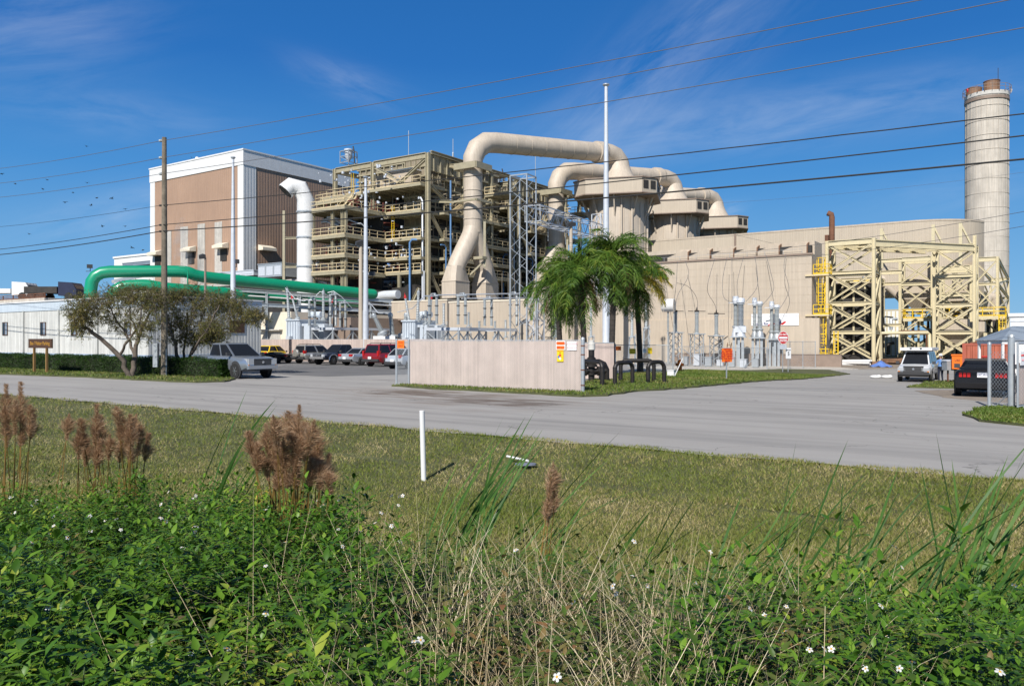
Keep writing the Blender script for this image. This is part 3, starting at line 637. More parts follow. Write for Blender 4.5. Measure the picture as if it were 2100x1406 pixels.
        for p, q in (((-7.6, -1, 8.4), (-4, -1, 3.6)), ((-.8, -1, 9.5), (-4.6, -1, 3.4))): obj('brace', MB().hbeam(p, q, .35, .45, .06), 'steel', t)
        obj('column', MB().hbeam((-4.6, -1, 0), (-4.6, -1, 11.6), .4, .4, .07), 'steel', t)
    # the thicket of small pipes, posts, valves and hangers inside
    q = random.Random(int(Y)); m = MB()
    for k in range(260):
        z = q.choice([3, 6, 9, 12.2, 14.3, 17.1, 20.9, 20.9, 24.8]); y = q.uniform(.2, 7); x = q.uniform(-18.5, -1); h = q.uniform(.8, 3.0)
        if z > 24: y = q.uniform(1.5, 4.4); h = q.uniform(.6, 2.6)
        if q.random() < .45: m.bar((x, y, z), (x, y, z + h), q.uniform(.06, .18))
        elif q.random() < .6: m.bar((x, y, z + h), (x + q.uniform(.6, 3.), y, z + h + q.uniform(-.1, .1)), q.uniform(.06, .2))
        else: m.box((x, y, z + h * .5), (q.uniform(.2, .9), .4, q.uniform(.2, .8)))
    for k in range(220):
        z = q.choice([12.2, 14.3, 17.1, 20.9, 24.8, 9, 6]); x = q.uniform(-2.9, .4); y = q.uniform(3.5, 22); h = q.uniform(.7, 2.8)
        if q.random() < .5: m.bar((x, y, z), (x, y, z + h), q.uniform(.05, .15))
        else: m.bar((x, y, z + h), (x, y + q.uniform(.8, 4), z + h), q.uniform(.06, .2))
    obj('plant_clutter', m, 'casing', t, kind='stuff'); m = MB()
    for k in range(200):
        z = q.choice([3, 6, 9, 12.2, 14.3, 17.1, 20.9]); y = q.uniform(-8 if full else 1, 7); x = q.uniform(-15, -7.8); h = q.uniform(.4, 2.6); w = q.uniform(.05, .14)
        if q.random() < .5: m.tube([(x, y, z + h), (x + q.uniform(.4, 2.4), y, z + h)], w, 5)
        else: m.tube([(x, y, z), (x, y, z + h)], w, 5)
    obj('plant_clutter', m, 'darkred', t, kind='stuff'); m = MB()
    for k in range(150):
        z = q.choice([12.2, 14.3, 17.1, 20.9, 24.6]); y = q.uniform(-8.5 if full else 1, 3); x = q.uniform(-15, -1); m.box((x, y, z + q.uniform(.2, 2.4)), (q.uniform(.1, .35), .2, q.uniform(.08, .4)))
    obj('plant_clutter', m, 'galvlight', t, kind='stuff')
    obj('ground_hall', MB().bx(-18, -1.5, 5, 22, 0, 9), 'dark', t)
    obj('roof_slab', MB().bx(-18.6, -2.9, 5, 24, 29.8, 29.95), 'casing', t)
    return t
U = Vector((*W(0, 23.5), 0))
b1 = boiler(-72.8, 86, 'nearest boiler tower of olive steel with stacked railed platforms, right of the brown building')
b2 = boiler(-72.8, 109.5, 'second boiler tower, half hidden behind the first big beige flue', False)
# silo and hopper on top of the boilers
def vessel(px, py0, py1, Y, label):
    X = gY(px, Y); d = dist(X, Y); z0, z1 = zof(py1, d), zof(py0, d); t = root_g('roof_vessel', label, 'tank', X, Y, z0); h = z1 - z0
    obj('shell', MB().lathe([(.12, .3), (.3, h * .25), (.62, h * .45), (.62, h * .8), (.75, h * .82), (.75, h * .95), (.3, h)], (0, 0, 0), 14), 'galvlight', t, 35)
    m = MB(); s = .95
    for x in (-s, s):
        for y in (-s, s): m.bar((x, y, 0), (x, y, h * .8), .12)
    for z in (.1, h * .45, h * .8):
        m.bar((-s, -s, z), (s, -s, z), .1); m.bar((s, -s, z), (s, s, z), .1); m.bar((-s, s, z), (s, s, z), .1); m.bar((-s, -s, z), (-s, s, z), .1)
    m.bar((-s, -s, .1), (-s, s, h * .45), .06); m.bar((s, -s, .1), (-s, -s, h * .45), .06); obj('stand', m, 'galv', t)
    m = MB().tube([(1.3, 0, 0), (1.3, 0, h * .7), (1., 0, h * 1.1)], .1, 6); obj('pipe', m, 'dark', t)
vessel(715, 305, 336, 90, 'white roof vessel in a steel stand on the left of the first boiler')
vessel(1020, 351, 384, 112, 'white tank in a square steel cage above the second boiler')
m = MB().tube([(0, 0, 0), (0, 0, 4.5), (.4, .2, 6.5)], .42, 12)
for px, py0, py1, Y in ((838, 268, 318, 96), (929, 285, 312, 100), (1098, 320, 380, 118), (703, 378, 400, 90)):
    X = gY(px, Y); d = dist(X, Y); z0 = zof(py1, d); mm = MB(); mm.tube([(0, 0, -1.5), (0, 0, zof(py0, d) - z0)], .05, 6); mm.lathe([(.14, -1.5), (.14, -.2), (.05, 0)], (0, 0, 0), 8)
    solo('antenna_rod', {838: 'thin rod antenna on the roof of the first boiler', 929: 'short thin rod left of the first flue bend', 1098: 'thin rod rising behind the grey lattice tower', 703: 'stub rod behind the top left of the first boiler'}[px], 'antenna', mm, 'galv', W(X, Y), z0)

# ---------------------------------------------------------------- flue ducts
def flue(o, label, legs=True):
    x, y = at(970, 113); x += o.x; y += o.y
    t = thing('flue_duct', label, 'flue', (x, y), 0, grid=False, group='flues from the boilers to the absorber towers')
    ex = Vector((23.4, 18, 0)); hd = ex.normalized(); zt = 31.2; r = 1.5
    up = [(0, 0, z) for z in (17.6, 22, 25, 27.4)]
    bend = [Vector((0, 0, 28.4)), hd * .75 + Vector((0, 0, 29.9)), hd * 2.3 + Vector((0, 0, 31.0)), hd * 4 + Vector((0, 0, 31.25))]
    obj('riser', MB().tube(up, 1.36, 24), 'duct', t, 40)
    obj('bend', MB().tube([(0, 0, 27.35)] + bend, [1.42, 1.46, 1.52, 1.52, 1.5], 24), 'duct', t, 25)
    e = ex - hd * 5.2; obj('horizontal_run', MB().tube([hd * 3.9 + Vector((0, 0, 31.25)), e + Vector((0, 0, 32.9))], 1.5, 24), 'duct', t, 40)
    d2 = (e + Vector((0, 0, 32.9)) - hd * 3.9 - Vector((0, 0, 31.25))).normalized()
    m = MB()
    for s, rr, l in ((0, 1.5, .1), (.1, 1.75, 1.3), (1.5, 1.62, .25)): m.tube([e + Vector((0, 0, 32.9)) + d2 * s, e + Vector((0, 0, 32.9)) + d2 * (s + l)], rr, 24)
    obj('expansion_joint', m, 'duct', t, 40)
    obj('joint_band', MB().tube([e + Vector((0, 0, 32.9)) + d2 * 1.38, e + Vector((0, 0, 32.9)) + d2 * 1.9], 1.58, 24), 'dark', t, 40)
    q = e + Vector((0, 0, 32.9)) + d2 * 1.85
    obj('bend', MB().tube([q, q + hd * 1.2 + Vector((0, 0, 0)), ex - hd * .8 + Vector((0, 0, 32.75)), ex + hd * .1 + Vector((0, 0, 31.9)), ex + hd * .1 + Vector((0, 0, 31.0))], [1.58, 1.6, 1.68, 1.75, 1.8], 24), 'duct', t, 25)
    for z in (19.5, 23.6, 26.): obj('stiffener_ring', MB().lathe([(1.37, 0), (1.43, 0), (1.43, .12), (1.37, .12)], (0, 0, z), 24), 'duct', t)
    m = MB(); h0 = hd * 4.2 + Vector((0, 0, 31.25))
    for k in range(1, 7): p_ = h0 + d2 * ((e - hd * 4.2).length * k / 7); m.tube([p_, p_ + d2 * .12], 1.525, 24)
    obj('weld_band', m, 'duct', t, 40)
    # collars that tie it to the boiler steel
    s = 1.9
    for z, hh in ((27.0, .9), (22.0, .3)):
        m = MB()
        for a, b in (((-s, -s), (s, -s)), ((s, -s), (s, s)), ((s, s), (-s, s)), ((-s, s), (-s, -s))):
            a, b = W(*a), W(*b); m.bar((a[0], a[1], z), (b[0], b[1], z), .3, hh)
        if z > 25: a, b = W(-s, 0), W(-7.5, .5); m.hbeam((a[0], a[1], 27.4), (b[0], b[1], 28.6), .3, .6)
        else: a, b = W(-s, -s), W(-6.5, -1.5); m.hbeam((a[0], a[1], 22), (b[0], b[1], 22.6), .25, .4)
        obj('support_collar', m, 'steel', t)
    if legs:
        for s, nm in ((-1, 'leg'), (1, 'leg')):
            a = Vector((*W(-.9 if s < 0 else .1, 2.9 * s), 0))
            obj(nm, MB().tube([Vector((0, 0, 18.4)), Vector((a.x * .12, a.y * .12, 17.2)), Vector((a.x * .9, a.y * .9, 13.0)), Vector((a.x, a.y, 12.2))], [1.36, 1.34, 1.3, 1.3], 24), 'duct', t, 25)
            tr = MB(); n = 24; hx, hy = 1.25, 1.6; sq = []
            for j in range(n):
                an = 2 * math.pi * j / n; c_, s_ = math.cos(an), math.sin(an); k = 1 / max(abs(c_), abs(s_)); p = W(c_ * k * hx, s_ * k * hy); sq.append((a.x + p[0], a.y + p[1], 10.4))
            ci = [(a.x + W(math.cos(2 * math.pi * j / n) * 1.3, 0)[0] + W(0, math.sin(2 * math.pi * j / n) * 1.3)[0], a.y + W(math.cos(2 * math.pi * j / n) * 1.3, 0)[1] + W(0, math.sin(2 * math.pi * j / n) * 1.3)[1], 12.6) for j in range(n)]
            tr.add(sq + ci, [(j, (j + 1) % n, n + (j + 1) % n, n + j) for j in range(n)]); obj('transition', tr, 'duct', t, 40)
            bxm = MB().box((a.x, a.y, 9.2), (2.5, 3.2, 2.4), GR); bxm.box((a.x, a.y, 10.4), (2.62, 3.32, .1), GR); obj('inlet_box', bxm, 'duct', t)
            hp = MB(); q0 = [W(i * 1.25, j * 1.6) for i, j in ((-1, -1), (1, -1), (1, 1), (-1, 1))]; vs = [(a.x + p[0], a.y + p[1], 8.0) for p in q0] + [(a.x + p[0] * .3, a.y + p[1] * .3, 5.5) for p in q0]
            hp.add(vs, [(0, 1, 5, 4), (1, 2, 6, 5), (2, 3, 7, 6), (3, 0, 4, 7), (4, 5, 6, 7)]); obj('hopper', hp, 'dark', t)
        m = MB(); p = W(2.3, -.3); m.bar((p[0], p[1], 12.5), (p[0], p[1], 19), .35); p2 = W(-.2, -.9); m.bar((p[0], p[1], 13.4), (p2[0], p2[1], 11.2), .25); m.box((p[0] - .6, p[1], 13.8), (1.6, 1.2, .4), GR); obj('strut', m, 'steel', t)
    return t
flue(Vector((0, 0, 0)), 'nearest great beige flue, arching from the forked inlet boxes to the first round tower')
flue(U, 'second beige flue, bending over behind the nearest one')
flue(2 * U, 'third beige flue, only its far bend showing before the last tower', False)

# ---------------------------------------------------------------- absorber towers
def chamfer(w, c, f=1.): return [(-w + c, -w), (w - c, -w), (w, -w + c), (w, w - c), (w - c, w), (-w + c, w), (-w, w - c), (-w, -w + c)]
def tower(i, label):
    p = Vector((17.8, 131, 0)) + U * i; t = thing('absorber_tower', label, 'tower', (p.x, p.y), 0, R(-14), 'absorber towers', grid=False)
    obj('shell', MB().lathe([(4.8, -1), (4.8, 26.2)], (0, 0, 0), 40), 'duct', t, 40)
    m = MB()
    for k in range(20): a = 2 * math.pi * k / 20; m.box((4.82 * math.cos(a), 4.82 * math.sin(a), 12), (.14, .10, 25), a)
    obj('seam_rib', m, 'duct', t)
    w, c = 6.7, 2.2; lo = chamfer(w, c); m = MB().prism(lo, 25.6, 28.0); h = obj('housing', m, 'beige', t)
    m = MB(); k = 8; top = [(x * .5, y * .5, 28.55) for x, y in lo]; ed = [(x * 1.02, y * 1.02, 28.05) for x, y in lo]; m.add(ed + top, [(j, (j + 1) % k, k + (j + 1) % k, k + j) for j in range(k)] + [tuple(range(k, 2 * k))]); obj('roof', m, 'duct', t)
    m = MB().prism([(x * 1.025, y * 1.025) for x, y in lo], 27.9, 28.06); m.prism([(x * 1.015, y * 1.015) for x, y in lo], 25.42, 25.6); obj('edge_trim', m, 'beigetrim', t)
    obj('cone', MB().lathe([(3.5, 28.2), (3.0, 28.9), (2.3, 30.2), (1.95, 31.2), (1.82, 32.0)], (0, 0, 0), 28), 'duct', t, 30)
    for q in (-2.4, .6): obj('window', MB().bx(w - .05, w + .06, q, q + 1.5, 26.2, 27.5), 'dark', t)
    for q in (-.75, .75): obj('window', MB().box((w - c / 2 + q * .707, -w + c / 2 + q * .707, 26.85), (1.0, .16, 1.3), R(45)), 'dark', t)
    for k in range(10):
        a = 2 * math.pi * (k + .5) / 10; obj('bracket', MB().bar((6.2 * math.cos(a), 6.2 * math.sin(a), 25.5), (4.85 * math.cos(a), 4.85 * math.sin(a), 22.3), .22), 'duct', t)
    m = MB()
    for a in (-1.35, -1.0, -.2): m.tube([(5.05 * math.cos(a), 5.05 * math.sin(a), 8), (5.05 * math.cos(a), 5.05 * math.sin(a), 25.4)], .16, 8)
    obj('downpipe', m, 'duct', t)
    m = MB()
    for z in (22.5, 23.4):
        for j in range(8): a = R(-10 + j * 12); a2 = R(2 + j * 12); m.bar((5.9 * math.cos(a), 5.9 * math.sin(a), z), (5.9 * math.cos(a2), 5.9 * math.sin(a2), z), .08); m.bar((5.9 * math.cos(a), 5.9 * math.sin(a), 22.5), (5.9 * math.cos(a), 5.9 * math.sin(a), 23.5), .07); m.bar((4.8 * math.cos(a), 4.8 * math.sin(a), 22.4), (5.9 * math.cos(a), 5.9 * math.sin(a), 22.4), .1)
    obj('walkway', m, 'steel', t)
for i, l in enumerate(('largest and nearest round beige tower with an eight sided housing on top', 'middle round beige tower with its eight sided housing', 'farthest beige tower, only housing and cone above the long roof')): tower(i, l)

# ---------------------------------------------------------------- long beige buildings
t = root_g('baghouse_building', 'big beige metal building with a row of roof hoods, behind the insulators', 'building', -19.4, 83.5)
XL = gY(1180, 83.5) + 19.4
obj('wall', MB().bx(XL, 0, 0, 4.5, -1.2, 11.0), 'beigeflat', t); obj('lower_wall', MB().bx(XL, .8, -.25, 4.5, -1.2, 4.35), 'beigeflat', t)
m = MB().bx(XL, .1, -.1, 0, 10.85, 11.05); obj('roof_edge', m, 'beigetrim', t)
m = MB()
for k in range(1, 9): m.bx(XL, 0, -.012, 0, 4.35 + k * .8, 4.365 + k * .8)
for k in range(40): x = -k * .98 - .5; m.bx(x, x + .025, -.014, 0, 4.4, 10.8)
obj('panel_joint', m, 'beige', t)
m = MB().bx(XL, -.2, .6, 1.2, 11.0, 11.9); obj('monitor_band', m, 'dark', t)
m = MB().bx(XL, 0, 1.2, 4.5, 11.9, 12.4); m.bx(XL, 0, 1.2, 4.5, 11.0, 11.9); obj('roof', m, 'beigeflat', t)
m = MB()
for k in range(13): m.tube([(-1 - k * 1.9, .1, 11), (-1 - k * 1.9, .1, 11.5)], .02, 5)
m.tube([(-1, .1, 11.5), (-24, .1, 11.5)], .015, 5); obj('cable_rail', m, 'galv', t)
for i, (px, lab) in enumerate(((1404, 'roof hood farthest left on the beige building'), (1449, 'second roof hood from the left on the beige building'), (1497, 'middle roof hood on the beige building'), (1590, 'roof hood left of the last one on the beige building'), (1647, 'roof hood at the right end of the beige building'), (1545, 'roof hood between the middle and the two right ones'))):
    X = gY(px, 83.8); t = root_g('roof_hood', lab, 'roof vent', X, 83.9, 11.05, 0, 'roof hoods along the beige building')
    obj('hood', MB().prism([(-2.1, 0), (.3, 0), (.3, .95), (-.1, 1.15), (-2.1, .45)], 0, 1.8, axis='y'), 'beigeflat', t)
    obj('hood_end', MB().prism([(0, -.05), (1.85, -.05), (1.85, .95), (.9, 1.3), (0, .95)], .31, .42, axis='x'), 'rustlight', t)
# dark side passage with the caged ladder
t = root_g('caged_ladder', 'tall yellow caged ladder at the right corner of the beige building', 'ladder', -18.6, 84.2, -.6)
for z0, z1, x in ((5., 11, 0), (.8, 5.5, .1)):
    m = MB()
    for s in (-.3, .3): m.bar((x + s, 0, z0), (x + s, 0, z1), .1)
    for k in range(int((z1 - z0) / .32)): m.bar((x - .3, 0, z0 + k * .32), (x + .3, 0, z0 + k * .32), .05)
    obj('ladder', m, 'yellow', t); m = MB()
    for k in range(int((z1 - z0 - 1.2) / .9) + 1):
        z = z0 + 1.6 + k * .9
        pts = [(x + .42 * math.cos(a), -.1 - .5 * math.sin(a), z) for a in np.linspace(0, math.pi, 7)]
        for a, b in zip(pts, pts[1:]): m.bar(a, b, .08, .06)
    for a in np.linspace(.2, math.pi - .2, 4): m.bar((x + .42 * math.cos(a), -.1 - .5 * math.sin(a), z0 + 1.4), (x + .42 * math.cos(a), -.1 - .5 * math.sin(a), z1), .06)
    obj('safety_cage', m, 'yellow', t)
for z in (9.4, 5.3, .8):
    d = obj('landing', MB().bx(-1.4, .9, -.9, .4, z - .15, z), 'rail', t); m = MB(); railing(m, [(.9, .4, z), (.9, -.9, z), (-.6, -.9, z)], 1., .7); obj('railing', m, 'yellow', d)
m = MB()
for s in (-.2, .2): m.bar((1.4 + s, 0, -.2), (1.4 + s, 0, 3.6), .1)
for k in range(11): m.bar((1.2, 0, k * .33), (1.6, 0, k * .33), .06)
obj('ladder', m, 'yellow', t)
# low beige buildings behind the switchyard
t = root_g('switchgear_building', 'low beige building with seamed panels behind the switchyard and palms', 'building', gY(1320, 66), 66)
XL = gY(921, 66) - gY(1320, 66)
obj('wall', MB().bx(XL, 0, 0, 1.2, -.8, 6.1), 'beigeflat', t); obj('roof_edge', MB().bx(XL - .06, .06, -.06, 1.2, 6.1, 6.25), 'cream', t)
m = MB()
for k in range(1, 30): m.bx(XL + k * .95, XL + k * .95 + .03, -.012, 0, 0, 6.1)
obj('panel_joint', m, 'beige', t)
t = root_g('switchgear_building', 'smaller beige building left of the long low one, in its shade', 'building', gY(917, 69.5), 69.5)
XL = gY(803, 69.5) - gY(917, 69.5)
obj('wall', MB().bx(XL, 0, 0, 8, 0, 6.6), 'beigeflat', t); obj('roof_edge', MB().bx(XL, .06, -.06, 8, 6.6, 6.75), 'cream', t); obj('door_canopy', MB().bx(XL + 1.5, XL + 5, -.9, 0, 4.4, 4.55), 'beigetrim', t)
# cream block behind the parked cars
t = root_g('control_house', 'cream plaster block with a garage door behind the transformers', 'building', gY(597, 60), 60)
XL = gY(500, 60) - gY(597, 60); YR = 22
obj('wall', MB().bx(XL, 0, 0, YR, 0, zof(640, dist(gY(560, 60), 60))), 'cream', t); obj('side_wall', MB().bx(0, 8.6, 1, YR, 0, 4.6), 'beigetrim', t)
x = gY(560, 60) - gY(597, 60); obj('garage_door', MB().bx(x - 1.6, x + 1.3, -.05, 0, 0, 3.0), 'greypanel', t); obj('door_shade', MB().bx(x - 2.1, x + 1.7, -.5, 0, 3.2, 3.35), 'greypanel', t)
# curved flue-gas building behind
cx = Vector(W(0, 0)); Yf = 121.9; X0, X1 = gY(1395, Yf), gY(1865, Yf)
poly = [(X0 - 6, Yf), (X0, Yf), ((X0 + X1) / 2, Yf), (X1, Yf)]
rr = 9.; poly += [(X1 + rr * math.sin(a), Yf + rr * (1 - math.cos(a))) for a in np.linspace(R(6), R(74), 14)]
e = poly[-1]; poly += [(e[0] - .3, e[1] + 1.2), (e[0] - 2.5, e[1] + 3.2), (X1 - 4, Yf + 10), (X0 - 6, Yf + 10)]
t = root_g('gas_duct_building', 'long beige ribbed building with a rounded right end, in front of the chimney', 'building', X1, Yf)
P0 = [(p[0] - X1, p[1] - Yf) for p in poly]
obj('wall', MB().prism(P0, 8.5, 18.6), 'beige', t); obj('roof', MB().prism([(p[0] * 1.004, p[1] - .05) for p in P0], 18.6, 18.85), 'beigeflat', t)
m = MB()
for k in range(9): x = X0 - X1 + (X1 - X0) * k / 8; m.bx(x, x + .35, 2, 2.4, -1, 8.5)
obj('column', m, 'frame', t)
obj('seam_post', MB().bx(gY(1508, Yf) - X1 - .15, gY(1508, Yf) - X1 + .15, -.2, 0, 8.5, 18.8), 'beigetrim', t)
obj('roof_step', MB().bx(X0 - X1, gY(1585, Yf) - X1, .2, 8, 18.85, 18.9), 'beigetrim', t)
m = MB()
for px in (1808, 1914, 1970):
    x = gY(px, Yf - 4) - X1; m.bar((x, -4, 12), (x, -4, 17.5), .35, .4); m.bar((x, -4, 17.3), (x + 1.2, -3.4, 14.5), .2)
obj('outrigger', m, 'frame', t)
# rusty exhaust
X = gY(1706, 96); d = dist(X, 96); z0 = 7; t = root_g('exhaust_pipe', 'rust brown exhaust pipe rising left of the steel frames', 'pipe', X, 96, z0)
h = zof(446, d) - z0; obj('pipe', MB().tube([(0, 0, 0), (0, 0, h), (-.06, 0, h + .35), (-.45, 0, h + .55)], .32, 12), 'rusty', t, 40); obj('casing', MB().bx(-.75, -.35, -.2, .3, 1, h - 2.0), 'rusty', t)
# ---------------------------------------------------------------- chimney
x, y = at(2023.5, 150); t = thing('chimney', 'tall concrete chimney with two brown flues at the right edge', 'chimney', (x, y), 0, grid=False); t.scale = (.845, .845, 1)
zt = zof(196, 150); obj('shell', MB().lathe([(4.35, -1), (4.33, 20), (4.25, zt)], (0, 0, 0), 48), 'concrete', t, 40)
m = MB()
for k in range(1, 17): m.lathe([(4.3, 0), (4.365, .02), (4.365, .07), (4.3, .09)], (0, 0, zt - k * 2.75), 48)
for k in range(24): a = 2 * math.pi * k / 24; m.box((4.29 * math.cos(a), 4.29 * math.sin(a), zt / 2), (.09, .06, zt - 1), a)
obj('pour_joint', m, mk('chimney joints', (.49, .44, .375), .9, var=.15), t)
obj('rim', MB().lathe([(4.2, zt - .9), (4.42, zt - .7), (4.42, zt), (3.9, zt + .1)], (0, 0, 0), 48), mk('pale rim concrete', (.52, .50, .46), .8), t, 40)
obj('rim_band', MB().lathe([(4.3, zt - 1.5), (4.46, zt - 1.5), (4.46, zt - .95), (4.3, zt - .95)], (0, 0, 0), 48), 'beigetrim', t, 40)
for px, py, dy in ((1997.5, 180, .8), (2030.5, 169.5, -.8)):
    ox = (px - 2023.5) / 1600 * 150; obj('flue_liner', MB().lathe([(1.62, zt - .5), (1.62, zof(py, 150) - .1), (1.7, zof(py, 150) - .1), (1.7, zof(py, 150)), (1.45, zof(py, 150)), (1.45, zt)], (ox, dy, 0), 28, cap=False), 'rustlight', t, 40)
m = MB(); rr = 4.75
for k in range(20):
    a, a2 = 2 * math.pi * k / 20, 2 * math.pi * (k + 1) / 20
    p, q = (rr * math.cos(a), rr * math.sin(a)), (rr * math.cos(a2), rr * math.sin(a2)); m.bar((*p, zt), (*p, zt + 1.2), .07)
    for z in (zt + .6, zt + 1.2): m.bar((*p, z), (*q, z), .06)
    m.bar((4.2 * math.cos(a), 4.2 * math.sin(a), zt - .1), (*p, zt), .08)
obj('railing', m, 'beigetrim', t)
for s in (-1, 1): obj('warning_light', MB().lathe([(.1, -.2), (.12, 0), (.2, .1), (.2, .4), (.08, .55)], (4.95 * s, -1., zt + .5), 10), 'red' if s < 0 else 'whiteflat', t, 40)
obj('lightning_rod', MB().tube([(2.6, 0, zt), (2.6, 0, zt + 5.3)], .06, 6), 'dark', t)
m = MB()
for s in (-.2, .2): m.bar((4.45, s, 8), (4.4, s, zt), .06)
for k in range(90): m.bar((4.44, -.2, 8 + k * .42), (4.44, .2, 8 + k * .42), .04)
obj('ladder', m, 'galv', t)
# ================================================================ STEEL FRAMES, RIGHT YARD
def frame_tower(X, Y, w, dp, z0, lv, label, bases=True, extra_top=0.):
    t = root_g('steel_frame', label, 'steel frame', X, Y, z0, 0, 'sand yellow steel frames in front of the chimney'); lv = [l - z0 for l in lv]
    cs = [(-w, 0), (0, 0), (0, dp), (-w, dp)]
    for i, c in enumerate(cs):
        h = lv[-1] + .3 + (extra_top if i == 1 else 0)
        obj('column', MB().hbeam((*c, .45), (*c, h), .36, .36, .07), 'frame', t)
        obj('footing', MB().bx(c[0] - .45, c[0] + .45, c[1] - .45, c[1] + .45, -.1, .45), 'rustlight', t)
    for i in range(4):
        a, b = Vector((*cs[i], 0)), Vector((*cs[(i + 1) % 4], 0)); d = (b - a).normalized() * .18; prev = .5
        for z in lv:
            u = Vector((0, 0, 1)); obj('beam', MB().hbeam(a + d + u * z, b - d + u * z, .28, .38 if z < lv[-1] else .6, .06), 'frame', t)
            n = Vector((d.y, -d.x, 0)).normalized() * .06
            for p, q, s in ((a, b, 1), (b, a, -1)):
                obj('brace', MB().hbeam(p + (q - p) * .05 + n * s + u * (prev + .25), q + (p - q) * .05 + n * s + u * (z - .3), .16, .2, .04), 'frame', t)
            prev = z
    return t
XA0, XA = gY(1696, 91.5), gY(1792, 91.5)
LVA = (2.95, 6.1, 9.5, 12.8)
f1 = frame_tower(XA, 91.5, XA - XA0, 3.5, -.65, LVA, 'nearest sand yellow braced frame beside the beige building')
XB0, XB = gY(1916, 103), gY(1999, 103); f2 = frame_tower(XB, 103, XB - XB0, 3.5, -.65, LVA, 'braced sand yellow frame behind the white van', True, .9)
XC0, XC = gY(1846, 115.5), gY(1912, 115.5); f3 = frame_tower(XC, 115.5, XC - XC0, 3.5, -.65, LVA, 'sand yellow frame farther back in the shadow of the long top beam')
XD0, XD = gY(1998, 121), gY(2046, 121); f4 = frame_tower(XD, 121, XD - XD0, gX(2068, XD) - 121, -.65, LVA, 'rightmost sand yellow frame against the chimney foot')
frame_tower(gY(1800, 104), 104, gY(1800, 104) - gY(1722, 104), 4., -.65, (2.95, 6.1, 9.5), 'sand yellow frame hidden behind the nearest one')
frame_tower(gY(1992, 113.5), 113.5, gY(1992, 113.5) - gY(1928, 113.5), 4., -.65, (2.0, 4.6, 7.8, 11.2), 'sand yellow frame hidden behind the one by the van')
# long top beam from the first frame to the second
a = Vector((*W(XA, 91.5), 0)); b = Vector((*W(XB, 103), 0)); t = thing('top_beam', 'long sand yellow beam spanning from the nearest frame to the one behind the van', 'beam', (a.x, a.y), 12.55, grid=False); e = b - a
dp = Vector((*W(-4.9, 0), 0))
for o_ in (Vector(), dp): obj('girder', MB().hbeam(o_ + e * .012, o_ + e * .988, .4, .75, .09), 'frame', t)
for k in range(1, 6): obj('cross_beam', MB().hbeam(e * (k / 6) + dp * .03, e * (k / 6) + dp * .97, .25, .4, .06), 'frame', t)
for k in range(6): obj('brace', MB().bar(e * ((k + .08) / 6) + dp * .04 + Vector((0, 0, -.1)), e * ((k + .92) / 6) + dp * .96 + Vector((0, 0, -.1)), .12), 'frame', t)
# equipment inside the frames
def ydeck(px0, px1, Y, z, dp, label, rails='flr'):
    X0, X1 = gY(px0, Y), gY(px1, Y); t = root_g('walkway_platform', label, 'platform', X1, Y, z); w = X1 - X0
    m = MB().bx(-w, 0, 0, dp, -.1, 0); m.bar((-w, 0, -.25), (0, 0, -.25), .12, .3); m.bar((0, 0, -.25), (0, dp, -.25), .12, .3); obj('floor', m, 'frame', t)
    for q in (-w + .2, -w / 2, -.2): obj('post', MB().bar((q, dp * .5, -.1), (q, dp * .5, -z - .65), .25), 'frame', t)
    r = MB(); P = {'f': [(-w, 0, 0), (0, 0, 0)], 'r': [(0, 0, 0), (0, dp, 0)], 'l': [(-w, 0, 0), (-w, dp, 0)]}
    for s in rails: railing(r, P[s], 1.1, 1.3, .05)
    obj('railing', r, 'yellow', t)
ydeck(1722, 1782, 98, 5.9, 2.2, 'yellow railed walkway inside the nearest frame, upper one')
ydeck(1735, 1786, 98, 7.9, 2., 'short yellow railed walkway at the top of the nearest frame')
ydeck(1730, 1784, 98, 3.7, 2., 'yellow railed walkway inside the nearest frame, lower one')
ydeck(1852, 1912, 112, 4.9, 2., 'yellow railed walkway in front of the shaded frame')
ydeck(1925, 2062, 118, 5.2, 2.5, 'long yellow railed walkway behind the frames at the chimney foot')
for px, Y, z0, z1, lab in ((2056, 117, .5, 6., 'yellow caged ladder at the far right of the frames'),):
    X = gY(px, Y); t = root_g('caged_ladder', lab, 'ladder', X, Y, -.65); m = MB()
    for s in (-.35, .35): m.bar((s, 0, 0), (s, 0, z1), .12)
    for k in range(20): m.bar((-.35, 0, .3 * k + .2), (.35, 0, .3 * k + .2), .06)
    obj('ladder', m, 'yellow', t); m = MB()
    for k in range(6): z = 1.8 + k * .8; m.bar((-.45, -.5, z), (.45, -.5, z), .09); m.bar((-.45, 0, z), (-.45, -.5, z), .07); m.bar((.45, 0, z), (.45, -.5, z), .07)
    for q in (-.4, 0, .4): m.bar((q, -.5, 1.8), (q, -.5, z1), .06)
    obj('safety_cage', m, 'yellow', t)
def hopper(px, py0, py1, Y, w, label, mat='beige'):
    X = gY(px, Y); d = dist(X, Y); zt, zb = zof(py0, d), zof(py1, d); t = root_g('ash_hopper', label, 'hopper', X, Y, zb); h = zt - zb
    lo, hi = [(-.4, -.4), (.4, -.4), (.4, .4), (-.4, .4)], [(-w, -w), (w, -w), (w, w), (-w, w)]
    m = MB(); m.add([(*p, 0) for p in lo] + [(*p, h * .55) for p in hi] + [(*p, h) for p in hi], [(0, 1, 5, 4), (1, 2, 6, 5), (2, 3, 7, 6), (3, 0, 4, 7), (4, 5, 9, 8), (5, 6, 10, 9), (6, 7, 11, 10), (7, 4, 8, 11), (8, 9, 10, 11), (3, 2, 1, 0)])
    obj('shell', m, mat, t)
    for p in hi: obj('leg', MB().bar((*p, h * .5), (*p, -zb - .65), .22), 'frame', t)
hopper(1888, 588, 645, 119, 1.9, 'beige hopper behind the shaded frame'); hopper(1962, 600, 640, 123, 2., 'beige hopper under the rounded building, left of the chimney')
